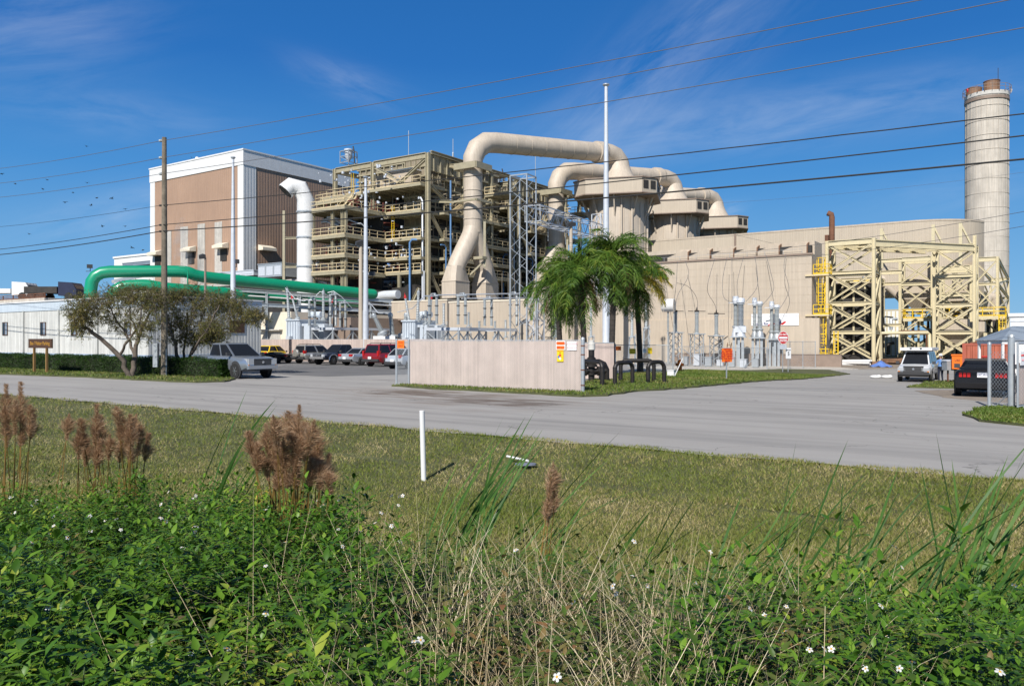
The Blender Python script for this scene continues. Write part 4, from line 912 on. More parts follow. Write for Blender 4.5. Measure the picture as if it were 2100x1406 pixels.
hopper(1958, 655, 712, 108, 1.5, 'low beige hopper behind the orange drum'); hopper(1990, 660, 705, 112, 1.6, 'low beige hopper right of the other low one')
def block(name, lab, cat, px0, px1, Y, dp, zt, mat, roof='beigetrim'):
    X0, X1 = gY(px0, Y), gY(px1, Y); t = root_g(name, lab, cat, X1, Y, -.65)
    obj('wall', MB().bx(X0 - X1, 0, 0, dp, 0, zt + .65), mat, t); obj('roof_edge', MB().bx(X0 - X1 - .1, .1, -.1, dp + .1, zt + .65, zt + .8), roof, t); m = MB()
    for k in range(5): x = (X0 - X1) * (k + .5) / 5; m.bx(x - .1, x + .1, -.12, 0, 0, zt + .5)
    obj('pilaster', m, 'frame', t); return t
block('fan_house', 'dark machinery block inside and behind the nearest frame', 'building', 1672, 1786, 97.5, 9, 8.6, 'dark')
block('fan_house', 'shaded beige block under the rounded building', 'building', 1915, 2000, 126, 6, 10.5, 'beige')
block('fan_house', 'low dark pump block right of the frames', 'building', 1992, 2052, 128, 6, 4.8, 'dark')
block('tank_house', 'small white hut far behind between the frames', 'building', 1806, 1850, 150, 5, zof(636, dist(gY(1828, 150), 150)), 'white', 'frame')
def pipe_run(lab, mat, r, pts, name='pipe_loop'):
    P = [Vector((*at(px, d), zof(py, d))) for px, py, d in pts]; o = P[0].copy(); m = MB().tube([p - o for p in P], r, 10); return solo(name, lab, 'pipe', m, mat, (o.x, o.y), o.z, grid=False, smooth=40)
pipe_run('sand coloured pipe loop left of the frame behind the van', 'frame', .22, ((1806, 745, 92), (1806, 683, 92), (1902, 682, 92), (1906, 686, 92), (1907, 730, 91)))
pipe_run('thin rust pipe over the sand coloured loop', 'rusty', .12, ((1800, 690, 95), (1850, 679, 95), (1900, 678, 95), (1900, 740, 95)))
pipe_run('thick beige duct between the first two frames', 'duct', .9, ((1800, 575, 112), (1850, 573, 112), (1880, 600, 112)))
pipe_run('second beige duct just above the gap of sky', 'duct', .7, ((1795, 548, 112), (1850, 547, 112), (1905, 555, 113)))
pipe_run('sloping beige chute left of the shaded frame', 'duct', .45, ((1818, 588, 110), (1846, 612, 110), (1860, 640, 110)))
pipe_run('curved beige duct at the chimney foot', 'duct', 1.2, ((2010, 640, 132), (2022, 607, 132), (2040, 612, 132), (2048, 650, 132)))
pipe_run('dark round drain pipe lying under the nearest frame', 'dark', .75, ((1752, 739, 89), (1770, 737, 91)))
for i, (px0, px1, Y, py, h) in enumerate(((1792, 1850, 108, 560, .5), (1800, 1848, 108, 583, .4), (1800, 1850, 106, 667, .4), (1795, 1850, 110, 536, .5))):
    a = Vector((*W(gY(px0, Y), Y), 0)); b = Vector((*W(gY(px1, Y), Y), 0)); z = zof(py, a.y); solo('cross_beam', ('middle sand yellow beam over the gap of sky', 'lowest sand yellow beam over the gap of sky', 'low sand yellow beam under the gap of sky', 'highest sand yellow beam over the gap of sky')[i], 'beam', MB().hbeam((0, 0, 0), tuple(b - a), .3, h), 'frame', (a.x, a.y), z, grid=False)
rs_ = random.Random(5)
for i in range(10):                                # steel members and machine boxes seen in the gaps
    px = rs_.uniform(1722, 1786); d = rs_.uniform(93, 97); py = rs_.uniform(560, 735); pipe_run(['short grey pipe among the machinery in the nearest frame', 'short rusty pipe among the machinery in the nearest frame'][i % 2], ['galv', 'rusty'][i % 2], rs_.uniform(.08, .2), ((px, py, d), (px + rs_.uniform(5, 16), py - rs_.uniform(-6, 8), d), (px + rs_.uniform(8, 18), py + 12, d)))['group'] = 'small pipes inside the nearest frame'
for i in range(12):
    px = rs_.uniform(1808, 1990); d = rs_.uniform(96, 108); py = rs_.uniform(640, 735); pipe_run(['short sand coloured pipe low behind the van', 'short dark pipe low behind the van', 'short grey pipe low behind the van'][i % 3], ['frame', 'dark', 'galv'][i % 3], rs_.uniform(.1, .22), ((px, py + 22, d), (px, py, d), (px + rs_.uniform(8, 22), py + rs_.uniform(-3, 3), d)))['group'] = 'small pipes behind the van'
# yard clutter
def pile(name, lab, cat, px, py, n, mat, L, r, spread=.8):
    x, y = gnd(px, py); m = MB(); q = random.Random(px)
    for k in range(n): a = q.uniform(-.25, .25); c = (q.uniform(-.2, .2), q.uniform(-spread, spread), r + (k % 3) * r * 1.7); m.bar((c[0] - L / 2 * math.cos(a), c[1] - L / 2 * math.sin(a), c[2]), (c[0] + L / 2 * math.cos(a), c[1] + L / 2 * math.sin(a), c[2] + q.uniform(0, .1)), r * 2, r * 1.6)
    return solo(name, lab, cat, m, mat, (x, y), None)
pile('pipe_pile', 'pale pipes lying in a heap under the nearest steel frame', 'pipes', 1743, 749, 9, 'whiteflat', 4., .11)
pile('lumber_pile', 'brown boards stacked on the ground left of the van', 'lumber', 1832, 747, 9, 'rustlight', 2.4, .12)
pile('lumber_pile', 'dark scrap heap on the ground behind the van', 'scrap', 1985, 748, 10, 'dark', 3., .15)
x, y = gnd(1806, 752); m = MB(); k = 9
vs = [((i - 4) * .26, (j - 4) * .3, max(0, .6 * math.exp(-((i - 4) ** 2 + (j - 4) ** 2) / 6) + .12 * math.sin(i * 2.1) * math.cos(j * 1.7))) for j in range(k) for i in range(k)]
m.add(vs, [(j * k + i, j * k + i + 1, (j + 1) * k + i + 1, (j + 1) * k + i) for j in range(k - 1) for i in range(k - 1)]); solo('tarp', 'crumpled blue tarp on the ground right of the nearest steel frame', 'tarp', m, 'tarp', (x, y))
for px, lab in ((1795, 'white sack on the road left of the van, the left of two'), (1818, 'white sack on the road left of the van, the right of two')):
    x, y = gnd(px, 775); m = MB().sphere((0, 0, .1), .3, 12, 0, (1.3, .7, .42)); m.sphere((.22, .05, .14), .18, 10, 0, (1, .8, .6)); solo('rag', lab, 'sack', m, 'whiteflat', (x, y), smooth=60)
# red shipping container, orange drum, white building, shelter
x, y = at(2026, 46); t = thing('shipping_container', 'faded red corrugated shipping container behind the black car', 'container', (x, y), None, 0)
obj('body', MB().bx(-1.22, 1.22, 0, 6, .12, 2.42), 'container', t); m = MB()
for X in (-1.22, 1.22): m.bx(X - .09, X + .09, -.04, .12, 0, 2.5)
m.bx(-1.13, 1.13, -.03, .12, 2.38, 2.5); m.bx(-1.13, 1.13, -.03, .12, 0, .14); obj('corner_frame', m, mk('container frame', (.35, .085, .05), .6), t)
l = lettering(t, 'TEX', .62, 'inkred', -.12, -.07, 1.35); l.rotation_euler = (R(90), R(90), 0)
m = MB(); random.seed(3)
for k in range(7): m.tube([(random.uniform(-1, 1), .3 + k * .2, 2.5), (random.uniform(-.8, .8), .5 + k * .3, 2.62 + .1 * (k % 2))], .06, 6)
solo('scrap_bundle', 'dark rusty rods lying on top of the red container', 'scrap', m, 'rusty', (x, y))
x, y = at(1964, 50); t = thing('orange_drum', 'bright orange plastic bin by the red container', 'bin', (x, y), None, 0)
obj('body', MB().bx(-.3, .3, -.3, .3, .9, 1.8), 'orange', t); obj('rim', MB().bx(-.34, .34, -.34, .34, 1.74, 1.84), 'orange', t); obj('stand', MB().bx(-.2, .2, -.2, .2, 0, .9), 'dark', t); lettering(t, 'USE', .18, 'ink', 0, -.31, 1.45)
t = root_g('site_office', 'white building at the right edge behind the gate', 'building', *G(*at(2072, 60)), -.6)
obj('wall', MB().bx(0, 14, 0, 10, 0, 4.5), 'white', t); obj('roof_edge', MB().bx(-.12, 14, -.12, 10, 4.5, 4.75), 'whiteflat', t); obj('fascia', MB().bx(-.04, 14, -.04, 0, 4.1, 4.2), 'galvlight', t)
x, y = at(2074, 31); t = thing('gate_shelter', 'small open shelter with a grey hipped roof behind the gate posts', 'shelter', (x, y), None, 0, grid=False)
m = MB(); e = [(-.95, -.9, 2.12), (1.6, -.9, 2.12), (1.6, .9, 2.12), (-.95, .9, 2.12), (.05, 0, 2.68), (.7, 0, 2.68)]; m.add(e, [(0, 1, 5, 4), (1, 2, 5), (2, 3, 4, 5), (3, 0, 4), (3, 2, 1, 0)]); obj('roof', m, 'greyroof', t)
obj('fascia', MB().bx(-.88, 1.5, -.82, .82, 1.97, 2.115), 'whiteflat', t)
for i in (-.82, 1.45):
    for j in (-.76, .76): obj('post', MB().bx(i - .04, i + .04, j - .04, j + .04, -.1, 1.97), 'whiteflat', t)
x, y = gnd(1954, 784); t = thing('drop_box', 'grey steel box on two dark posts on the small grass island', 'box', (x, y), None, 0, grid=False)
zb = zof(757, y) - gz(x, y); hh = 19 / 1600 * y
obj('box', MB().bx(-.55, .55, -.3, .3, zb - .05, zb + hh * .85), 'galv', t); obj('lid', MB().prism([(-.32, 0), (.32, 0), (.32, .12), (-.32, .06)], -.58, .58, axis='x'), 'galvlight', t).location = (0, 0, zb + hh * .85)
for q in (-.32, .32): obj('post', MB().bx(q - .04, q + .04, -.04, .04, 0, zb - .05), 'rusty', t)

# ================================================================ FENCES
def chainlink(m, a, b, z0, z1, st=.09, r=.006, z0b=None):
    """diamond wires between two map points (local frame of the thing)"""
    a, b = Vector((*a, 0)), Vector((*b, 0)); L = (b - a).length; u = (b - a) / L; H = z1 - z0; n = u.cross(Vector((0, 0, 1))) * .5
    def strip(s0, h0, s1, h1, off):
        p, q = a + u * s0 + Vector((0, 0, z0 + h0)) + n * off, a + u * s1 + Vector((0, 0, z0 + h1)) + n * off; d = (q - p).normalized(); w = d.cross(n).normalized() * r
        k = len(m.v); m.v += [tuple(p - w), tuple(p + w), tuple(q + w), tuple(q - w)]; m.f.append((k, k + 1, k + 2, k + 3)); m.m.append(0)
    s = -H
    while s < L:
        s0, s1 = max(s, 0), min(s + H, L); strip(s0, s0 - s, s1, s1 - s, .004); strip(s0, H - (s0 - s), s1, H - (s1 - s), -.004); s += st
FY = 27.0; FX0, FX1 = gY(841, FY), gY(1195, FY)
t = root_g('slat_fence', 'near pinkish tan fence with slats woven in chain link, on the grass strip', 'fence', FX1, FY, 0); L = FX0 - FX1
ztop = 2.08; m = MB(); q = random.Random(2); n = int(-L / .075); ws = -L / n
for k in range(n): x = L + ws * (k + .5); dz = q.uniform(-.02, .02); m.bx(x - ws * .47, x + ws * .47, -.004 + q.uniform(-.004, .004), .004, .12 + dz, ztop - .04 + dz)
obj('slats', m, 'slat', t); m = MB(); chainlink(m, (L, -.012), (0, -.012), .06, ztop, .085, .007); obj('wire_mesh', m, mk('fence wire tan', (.60, .53, .48), .5, var=.1), t)
for k in range(8):
    x = L * k / 7
    if 0 < k < 7: obj('post', MB().lathe([(.03, -.3), (.03, ztop), (.01, ztop + .03)], (x, .07, 0), 8), 'galv', t)
obj('end_post', MB().lathe([(.075, -.3), (.075, ztop + .05), (.085, ztop + .05), (.06, ztop + .12), (0, ztop + .14)], (.02, -.03, 0), 12), 'galv', t, 40)
obj('top_rail', MB().tube([(L, .03, ztop), (0, .03, ztop)], .022, 8), 'galv', t); m = MB()
for z in (.3, .9, 1.5, 1.85): m.lathe([(.085, 0), (.085, .05)], (.02, -.03, z), 10)
obj('clamp', m, 'rusty', t)
m = MB()
for k in range(6): x = q.uniform(L + .5, -1); m.bx(x, x + .05, -.02, -.016, 1.0 + q.random() * .9, 1.05 + q.random() * .9)
def plate(name, lab, xg, yg, z, w, h, mat, lines, group=None, board2=None, dy=0.):
    """flat board facing the road (local -Y) with lettering"""
    t = thing(name, lab, 'sign', W(xg, yg), z, 0, group); obj('board', MB().bx(-w / 2, w / 2, -.012, .012, -h / 2, h / 2), mat, t)
    for (tx, sz, ink, lz) in lines: lettering(t, tx, sz, ink, 0, -.0165, lz)
    return t
FYs = FY - .035
def fxz(px, py): X = gY(px, FYs); return X, zof(py, dist(X, FYs))
X, z = fxz(1150, 708); t = thing('warning_sign', 'white sign with two orange bars high on the near tan fence', 'sign', W(X, FYs), z)
obj('board', MB().bx(-.21, .21, -.012, .012, -.18, .18), 'signwhite', t)
for zz in (-.085, .085): obj('bar', MB().bx(-.18, .18, -.018, -.012, zz - .065, zz + .065), 'orange', t)
lettering(t, 'WARNING', .085, 'inkred', 0, -.022, .085); lettering(t, 'KEEP OUT', .08, 'inkred', 0, -.022, -.085)
X, z = fxz(1173, 709); plate('notice_sign', 'white notice with faded red words beside the two orange bars', X, FYs, z, .42, .34, 'signwhite', (('AUTHORIZED', .085, 'inkpink', .08), ('PERSONNEL ONLY', .055, 'inkpink', -.07)))
X, z = fxz(1149, 729); t = plate('hazard_sign', 'tall yellow hazard sign with a four coloured diamond on the near tan fence', X, FYs, z, .30, .48, 'signyellow', (('CAUTION', .06, 'inkred', .19), ('GAS', .05, 'ink', .12)))
for (dx, dz, mt) in ((0, .068, 'inkred'), (-.068, 0, 'blue'), (.068, 0, 'yellow'), (0, -.068, 'signwhite')):
    o = obj('diamond', MB().prism([(dx, dz - .062), (dx + .062, dz), (dx, dz + .062), (dx - .062, dz)], -.02, -.0125, axis='y'), mt, t); o.location = (0, 0, -.05)
# open chain link panel left of the slats
GX0, GX1 = gY(813, FY), gY(839, FY)
t = root_g('chain_link_gate', 'narrow open chain link panel at the left end of the near tan fence', 'fence', GX1, FY, 0); L = GX0 - GX1
m = MB(); chainlink(m, (L, 0), (0, 0), .05, 2.0, .1, .0045); obj('wire_mesh', m, 'galv', t)
for x in (L, -.02): obj('post', MB().lathe([(.05, -.2), (.05, 2.08), (.06, 2.1), (.02, 2.16)], (x, 0, 0), 10), 'galv', t)
for z in (.05, 2.0): obj('rail', MB().tube([(L, 0, z), (0, 0, z)], .025, 8), 'galv', t)
X = gY(822, FYs); z = zof(706, dist(X, FYs)); t = plate('parking_sign', 'small orange sign hanging on the open chain link panel', X, FYs, z, .42, .36, 'orange', (('VISITORS', .075, 'inkred', .08), ('ONLY', .10, 'inkred', -.07)))
# slat wall behind the parked cars
FB = 51.8; X0, X1 = gY(528, FB), gY(905, FB); t = root_g('slat_fence', 'far pinkish tan slat fence behind the row of parked cars', 'fence', X1, FB, 0); L = X0 - X1
m = MB(); n = int(-L / .12); ws = -L / n
for k in range(n): x = L + ws * (k + .5); m.bx(x - ws * .47, x + ws * .47, -.005, .005, .05, 2.16 + q.uniform(-.015, .015))
obj('slats', m, 'slat', t); obj('top_rail', MB().tube([(L, .02, 2.16), (0, .02, 2.16)], .025, 6), 'galv', t)
for k in range(9): obj('post', MB().tube([(L * k / 8, .06, 0), (L * k / 8, .06, 2.2)], .035, 6), 'galv', t)
# tan panel seen behind the black pipes
FC = 36.5; X0, X1 = gY(1196, FC), gY(1259, FC); t = root_g('slat_fence', 'short tan slat fence behind the black pipes', 'fence', X1, FC, 0); L = X0 - X1; m = MB(); n = int(-L / .1); ws = -L / n
for k in range(n): x = L + ws * (k + .5); m.bx(x - ws * .48, x + ws * .48, -.005, .005, .05, 1.95 + q.uniform(-.015, .015))
obj('slats', m, 'slat', t); obj('top_rail', MB().tube([(L, 0, 1.95), (0, 0, 1.95)], .025, 6), 'galv', t)
# chain link compound fences
def clfence(lab, pts, h, st=.16, r=.007, ext=()):
    o = Vector((*pts[0], 0)); t = thing('chain_link_fence', lab, 'fence', pts[0], None, 0, grid=False); m = MB(); zz = gz(*pts[0])
    for a, b in zip(pts, pts[1:]):
        a2, b2 = (a[0] - o.x, a[1] - o.y), (b[0] - o.x, b[1] - o.y); dz = min(gz(*a), gz(*b)) - zz; chainlink(m, a2, b2, dz + .05, dz + h, st, r); L = math.dist(a, b); k = max(1, round(L / 2.6))
        obj('top_rail', MB().tube([(*a2, dz + h), (*b2, dz + h)], .025, 6), 'galv', t)
        for i in range(k + 1):
            p = (a2[0] + (b2[0] - a2[0]) * i / k, a2[1] + (b2[1] - a2[1]) * i / k)
            obj('post', MB().lathe([(.035, -.2), (.035, h + .05), (.01, h + .09)], (*p, dz), 8), 'galv', t)
    obj('wire_mesh', m, 'galv', t); return t
def on(px, d): return at(px, d)
clfence('chain link fence right behind the black pipes and palms', [on(1262, 50), on(1380, 48.5)], 1.85, .12, .005)
clfence('chain link fence along the gravel in front of the insulators', [on(1398, 69.5), on(1478, 71.5), on(1572, 72.5)], 2.0, .2, .005)
clfence('chain link fence at the right end of the insulator yard', [on(1574, 72), on(1620, 73.5), on(1672, 76)], 2.6, .2, .005)
t = None
for px, pxb, d, lab in ((1400, 1449, 69.4, 'slanting grey fence brace at the left end of the gravel'), (1562, 1527, 72.3, 'slanting grey fence brace left of the round red sign')):
    a = Vector((*at(px, d), zof(715, d))); b = Vector((*at(pxb, d + .8), gz(*at(pxb, d + .8)) + .05)); solo('fence_brace', lab, 'fence brace', MB().tube([(0, 0, 0), tuple(b - a)], .035, 6), 'galv', (a.x, a.y), a.z, grid=False)
def gatepost(px, py, ztop_py, r, lab, name='gate_post'):
    x, y = gnd(px, py); m = MB().lathe([(r, -.2), (r, zof(ztop_py, y) - gz(x, y) - .1), (r * 1.15, zof(ztop_py, y) - gz(x, y) - .1), (r * .9, zof(ztop_py, y) - gz(x, y) - .03), (0, zof(ztop_py, y) - gz(x, y))], (0, 0, 0), 14); solo(name, lab, 'post', m, 'galv', (x, y), smooth=40); return x, y
p1 = gatepost(2029, 834, 700, .055, 'thin galvanised gate post in front of the black car'); p2 = gatepost(2074, 839, 684, .095, 'thick galvanised gate post at the right edge')
a, b = Vector((*p1, 0)), Vector((*p2, 0)); t = thing('chain_link_gate', 'open wire chain link panel between the two right gate posts', 'fence', p1, 0, grid=False)
m = MB(); e = b - a; chainlink(m, (0, 0), (e.x, e.y), .1, 1.75, .13, .0042); obj('wire_mesh', m, 'galv', t)
for z in (.06,): obj('rail', MB().tube([(0, 0, z), (e.x, e.y, z)], .022, 6), 'galv', t)
obj('brace', MB().tube([(e.x * .35, e.y * .35, .1), (e.x * .95, e.y * .95, .5)], .015, 6), 'galv', t)
c = Vector((*gnd(2087, 842), 0)); t = thing('slat_gate', 'slatted chain link gate leaf at the right edge of the picture', 'gate', (c.x, c.y), 0, R(38), grid=False)
m = MB()
for k in range(38): x = .06 + k * .075; m.bx(x, x + .055, -.005, .005, .18, 1.42)
obj('slats', m, 'slat', t); m = MB(); chainlink(m, (0, -.02), (2.9, -.02), .12, 2.0, .12, .004); obj('wire_mesh', m, 'galv', t)
for z in (.12, 2.0): obj('rail', MB().tube([(0, 0, z), (2.9, 0, z)], .03, 8), 'galv', t)
obj('stile', MB().tube([(0, 0, .1), (0, 0, 2.02)], .03, 8), 'galv', t); obj('strut', MB().tube([(0, -.15, -.02), (.6, -.1, .42), (2.9, -.05, .5)], .045, 8), 'galv', t)
t = thing('notice_sign', 'white notice with red words on the gate at the right edge', 'sign', (c.x, c.y), zof(735, c.y), R(38), grid=False)
obj('board', MB().bx(.06, .66, -.06, -.045, -.2, .2), 'signwhite', t); lettering(t, 'AUTHORIZED', .085, 'inkred', .36, -.064, .09); lettering(t, 'PERSONNEL', .085, 'inkpink', .36, -.064, -.05)
# ---------------------------------------------------------------- signs
x, y = gnd(83, 765); t = thing('parking_sign', 'long brown wooden sign with mustard words in front of the hedge', 'sign', (x, y), None, 0)
w = 84 / 1600 * y / CG * .96; zt, zb = zof(694.5, y), zof(713.5, y); g = gz(x, y)
obj('board', MB().bx(-w / 2, w / 2, -.04, .04, zb - g, zt - g), 'signbrown', t); lettering(t, 'Bus / Visitor Parking', .33, 'inkgold', 0, -.046, (zt + zb) / 2 - g, sx=.93, bold=.004)
for s in (-1, 1): obj('post', MB().bx(s * w * .27 - .06, s * w * .27 + .06, -.06, .06, -.1, zb - g), mk('sign post wood', (.26, .15, .05), .8) if s < 0 else MATS['sign post wood'], t)
def post_sign(name, lab, px, pyb, py0, py1, w, mat, lines, post='galv', shape='rect', lean=0.):
    x, y = gnd(px, pyb); g = gz(x, y); zt, zb = zof(py0, y) - g, zof(py1, y) - g; t = thing(name, lab, 'sign', (x, y), None, R(20), grid=False); zc = (zt + zb) / 2
    obj('post', MB().bx(-.03, .03, .03, .07, -.1, zt if shape == 'rect' else zc), post, t)
    if shape == 'rect': obj('board', MB().bx(-w / 2, w / 2, 0, .02, zb, zt), mat, t)
    else:
        r = (zt - zb) / 2; o = obj('board', MB().lathe([(r, -.012), (r, .012)], (0, 0, 0), 32, ax=(0, 1, 0)), mat, t); o.location = (0, 0, zc)
    for (tx, sz, ink, lz) in lines: lettering(t, tx, sz, ink, 0, -.018, zc + lz, bold=.002)
    return t, zc
post_sign('notice_sign', 'orange notice board with six lines on a short post on the lawn', 1491, 779, 714, 742, .66, 'orange', tuple((s, .125, 'inkred', .33 - i * .13) for i, s in enumerate(('NOTICE', 'ALL VISITORS', 'AND DRIVERS', 'MUST REPORT', 'TO THE FRONT', 'GATE')) ))
x, y = gnd(1606, 764); g = gz(x, y)
t, zc = post_sign('do_not_enter_sign', 'round red do not enter sign on a tall post by the compound', 1606, 764, 679, 705.5, .8, 'signwhite', (), shape='round'); r = .8 * .5
rad = (zof(679, y) - zof(705.5, y)) / 2
o = obj('disc', MB().lathe([(rad * .93, -.02), (rad * .93, -.0125)], (0, 0, 0), 32, ax=(0, 1, 0)), 'inkred', t); o.location = (0, 0, zc)
obj('bar', MB().bx(-rad * .78, rad * .78, -.027, -.0205, zc - rad * .16, zc + rad * .16), 'signwhite', t)
lettering(t, 'DO NOT', rad * .42, 'signwhite', 0, -.026, zc + rad * .48, bold=.006); lettering(t, 'ENTER', rad * .46, 'signwhite', 0, -.026, zc - rad * .48, bold=.006)
obj('board', MB().bx(-.35, .35, -.01, .01, zc - rad - .42, zc - rad - .04), 'galvlight', t)
t, zc = post_sign('speed_sign', 'small white speed sign with the number five beside the red round one', 1617, 764, 713, 735, .52, 'signwhite', (('5', .42, 'ink', -.05), ('SPEED LIMIT', .08, 'ink', .26)))
# signs on the compound fence behind the pipes
def csign(px, py, w, h, mat, lab, lines, name='warning_sign'):
    d = 48.9; x, y = at(px, d); t = thing(name, lab, 'sign', (x, y), zof(py, d), 0, grid=False); obj('board', MB().bx(-w / 2, w / 2, -.01, .01, -h / 2, h / 2), mat, t)
    for (tx, sz, ink, lz) in lines: lettering(t, tx, sz, ink, 0, -.016, lz)
csign(1268, 714, .34, .26, 'orange', 'small orange red sign on the fence between two palm trunks', (('DANGER', .075, 'inkred', 0),)); csign(1297, 720, .40, .33, 'signyellow', 'square yellow sign on the fence left of the right palm trunk', (('CAUTION', .08, 'ink', .08), ('HARD HAT', .06, 'ink', -.06)))
csign(1322, 719, .2, .26, 'signwhite', 'small white card on the fence right of the right palm trunk', (('NOTICE', .04, 'ink', .05),)); csign(1333, 719, .26, .38, 'signyellow', 'upright yellow sign with a red diamond on the chain link fence', (('GAS', .06, 'ink', .12),))
# banner on the beige building
Yb = 83.2; X0, X1 = gY(1541, Yb), gY(1638, Yb); z0, z1 = zof(667.5, dist((X0 + X1) / 2, Yb)), zof(643, dist((X0 + X1) / 2, Yb)); w = X1 - X0
t = thing('wall_banner', 'wide white safety banner on the beige wall behind the insulators', 'banner', W((X0 + X1) / 2, Yb), z0); h = z1 - z0
obj('cloth', MB().bx(-w / 2, w / 2, -.02, .02, 0, h), 'signwhite', t); lettering(t, '"Safety Tomorrow Require Safety Today"', .30, 'inkpale', 0, -.026, h * .8)
o = lettering(t, 'Quest for', .42, 'inkblue', -w * .30, -.026, h * .17, bold=.012); o = lettering(t, 'VPP', .46, 'inkblue', w * .07, -.026, h * .17, bold=.012)
for q_, (x0, z_, x1, z1_) in enumerate(((-.14, .02, -.02, .26), (-.09, .02, .03, .22), (.13, .08, .22, .34), (.12, .05, .19, .28), (.16, .06, .24, .32))): obj('swoosh', MB().bar((w * x0, -.03, h * z_), (w * x1, -.03, h * z1_), .006, .1), 'inkred', t)
lettering(t, 'SAFETY FIRST', .16, 'inkpink', w * .36, -.026, h * .12)
# ================================================================ GREEN COOLING PIPES AND RACK
def gpipe(lab, pts, r, sm_=5):
    P = [Vector((*at(px, d), zof(py, d))) for px, py, d in pts]
    Q = [P[0]]                                      # round the corners
    for a, b, c in zip(P, P[1:], P[2:]):
        for t in (0, .25, .5, .75, 1):
            p0 = b + (a - b).normalized() * min(1.8, (a - b).length * .45); p1 = b + (c - b).normalized() * min(1.8, (c - b).length * .45); Q.append(p0 * (1 - t) ** 2 + b * 2 * t * (1 - t) + p1 * t * t)
    Q.append(P[-1]); o = Q[0].copy(); t = thing('green_pipe', lab, 'pipe', (o.x, o.y), o.z, grid=False)
    Q = [q - o for q in Q]; obj('shell', MB().tube(Q, r, 20), 'green', t, 40)
    fl = MB(); d = (Q[-1] - Q[-2]).normalized(); fl.sphere(tuple(Q[-1]), r, 16); obj('end_cap', fl, 'green', t, 50); return t
gpipe('upper thick green pipe, bending down at its left end', [(186, 640, 80), (186, 557, 80), (385, 556, 83), (400, 566, 83.5), (765, 603, 97)], .62)
gpipe('lower green pipe with a humped left end, behind the trees', [(226, 640, 84), (232, 588, 84), (300, 583, 85), (330, 590, 85.5), (740, 620, 100)], .62)
a, b = Vector((*at(250, 86), 0)), Vector((*at(800, 99), 0)); t = thing('pipe_rack', 'grey steel rack carrying the two green pipes', 'pipe rack', (a.x, a.y), 0, grid=False); e = b - a
za0, zb0 = zof(579, 86), zof(618, 99); za1, zb1 = zof(610, 86), zof(640, 99); off = Vector((e.y, -e.x, 0)).normalized() * 1.1
for o_ in (Vector(), off):
    for z0, z1 in ((za0, zb0), (za1, zb1)): obj('stringer', MB().hbeam(o_ + Vector((0, 0, z0)), o_ + e + Vector((0, 0, z1)), .25, .4, .06), 'galv', t)
for k in range(9):
    q = k / 8; p = e * q; zt = za0 + (zb0 - za0) * q; z2 = za1 + (zb1 - za1) * q
    for o_ in (Vector(), off): obj('post', MB().hbeam(p + o_, p + o_ + Vector((0, 0, zt)), .25, .25, .05), 'galv', t)
    obj('cross_beam', MB().bar(p + Vector((0, 0, zt - .3)), p + off + Vector((0, 0, zt - .3)), .2), 'galv', t); obj('cross_beam', MB().bar(p + Vector((0, 0, z2 - .3)), p + off + Vector((0, 0, z2 - .3)), .2), 'galv', t)
m = MB()
for k in range(4): m.tube([Vector((0, 0, za0 - .55)) + off * (k * .25 + .1), e + Vector((0, 0, zb0 - .55)) + off * (k * .25 + .1)], .1, 6)
obj('small_pipes', m, 'whiteflat', t)
# walkway roof under the left hump
P = Vector((*at(232, 86), zof(577, 86))); Q2 = Vector((*at(298, 88), zof(564, 88))); solo('tray_roof', 'pale sloping metal tray under the upper green pipe', 'tray', MB().bar((0, 0, 0), tuple(Q2 - P), 1.6, .35), 'galvlight', (P.x, P.y), P.z, grid=False)
x, y = at(385, 80); m = MB().tube([(0, 0, 0), (0, 0, zof(553, 80) - 3), (-.3, 0, zof(548, 80) - 3), (-.9, 0, zof(547, 80) - 3)], .07, 6); solo('vent_pipe', 'thin green hooked vent pipe in front of the upper green pipe', 'pipe', m, 'green', (x, y), 3, grid=False)

# ================================================================ POLES AND LAMPS
def mast(px, d, py, w0, w1, lab, mat='galvlight', n=12, name='mast', base_z=0):
    x, y = at(px, d); h = zof(py, d) - base_z; t = thing(name, lab, 'mast', (x, y), base_z, grid=False)
    obj('shaft', MB().lathe([(w0 * 1.25, 0), (w0, .2), (w0, h * .28), (w0 * .9, h * .281), ((w0 + w1) / 2, h * .62), (w1, h - .2)], (0, 0, 0), n), mat, t, 30)
    obj('cap', MB().lathe([(w1, h - .2), (w1 * 2.1, h - .08), (w1 * 2.1, h), (0, h + .02)], (0, 0, 0), n), 'galv', t, 30); return t
mast(1243, 66, 173, .31, .14, 'tallest white steel mast, rising through the palms', n=12)
mast(478, 70, 322, .27, .10, 'tapered white mast in front of the brown building')
mast(750, 72, 362, .27, .12, 'tapered white mast in front of the first boiler')
def lamp(px, d, py, lab, w=.06, head=.9, hx=-.3, mat='beigetrim'):
    x, y = at(px, d); h = zof(py, d); t = thing('lamp_post', lab, 'lamp', (x, y), 0, grid=False)
    obj('pole', MB().lathe([(w * 1.6, 0), (w * 1.2, h * .5), (w, h)], (0, 0, 0), 10), mat, t, 40); m = MB()
    s = head; m.prism([(-s * .5, -.1), (s * .4, -.18), (s * .5, .12), (s * .15, .28), (-s * .4, .22)], -.22, .22, axis='y'); o = obj('lamp_head', m, 'plastic', t); o.location = (hx, -.1, h + .05); o.rotation_euler = (R(18), R(-14), R(20)); return t
lamp(740, 73, 500, 'tan lamp post with a dark square lamp between the mast and the brown building', .17, 1.0, 0, 'beigeflat'); lamp(421, 78, 528, 'thin lamp post behind the scrubby trees', .10, .7, -.25, 'beigetrim'); lamp(1171, 74, 462, 'lamp post with a round grey lamp behind the left palm', .16, .9, 0, 'beigeflat')
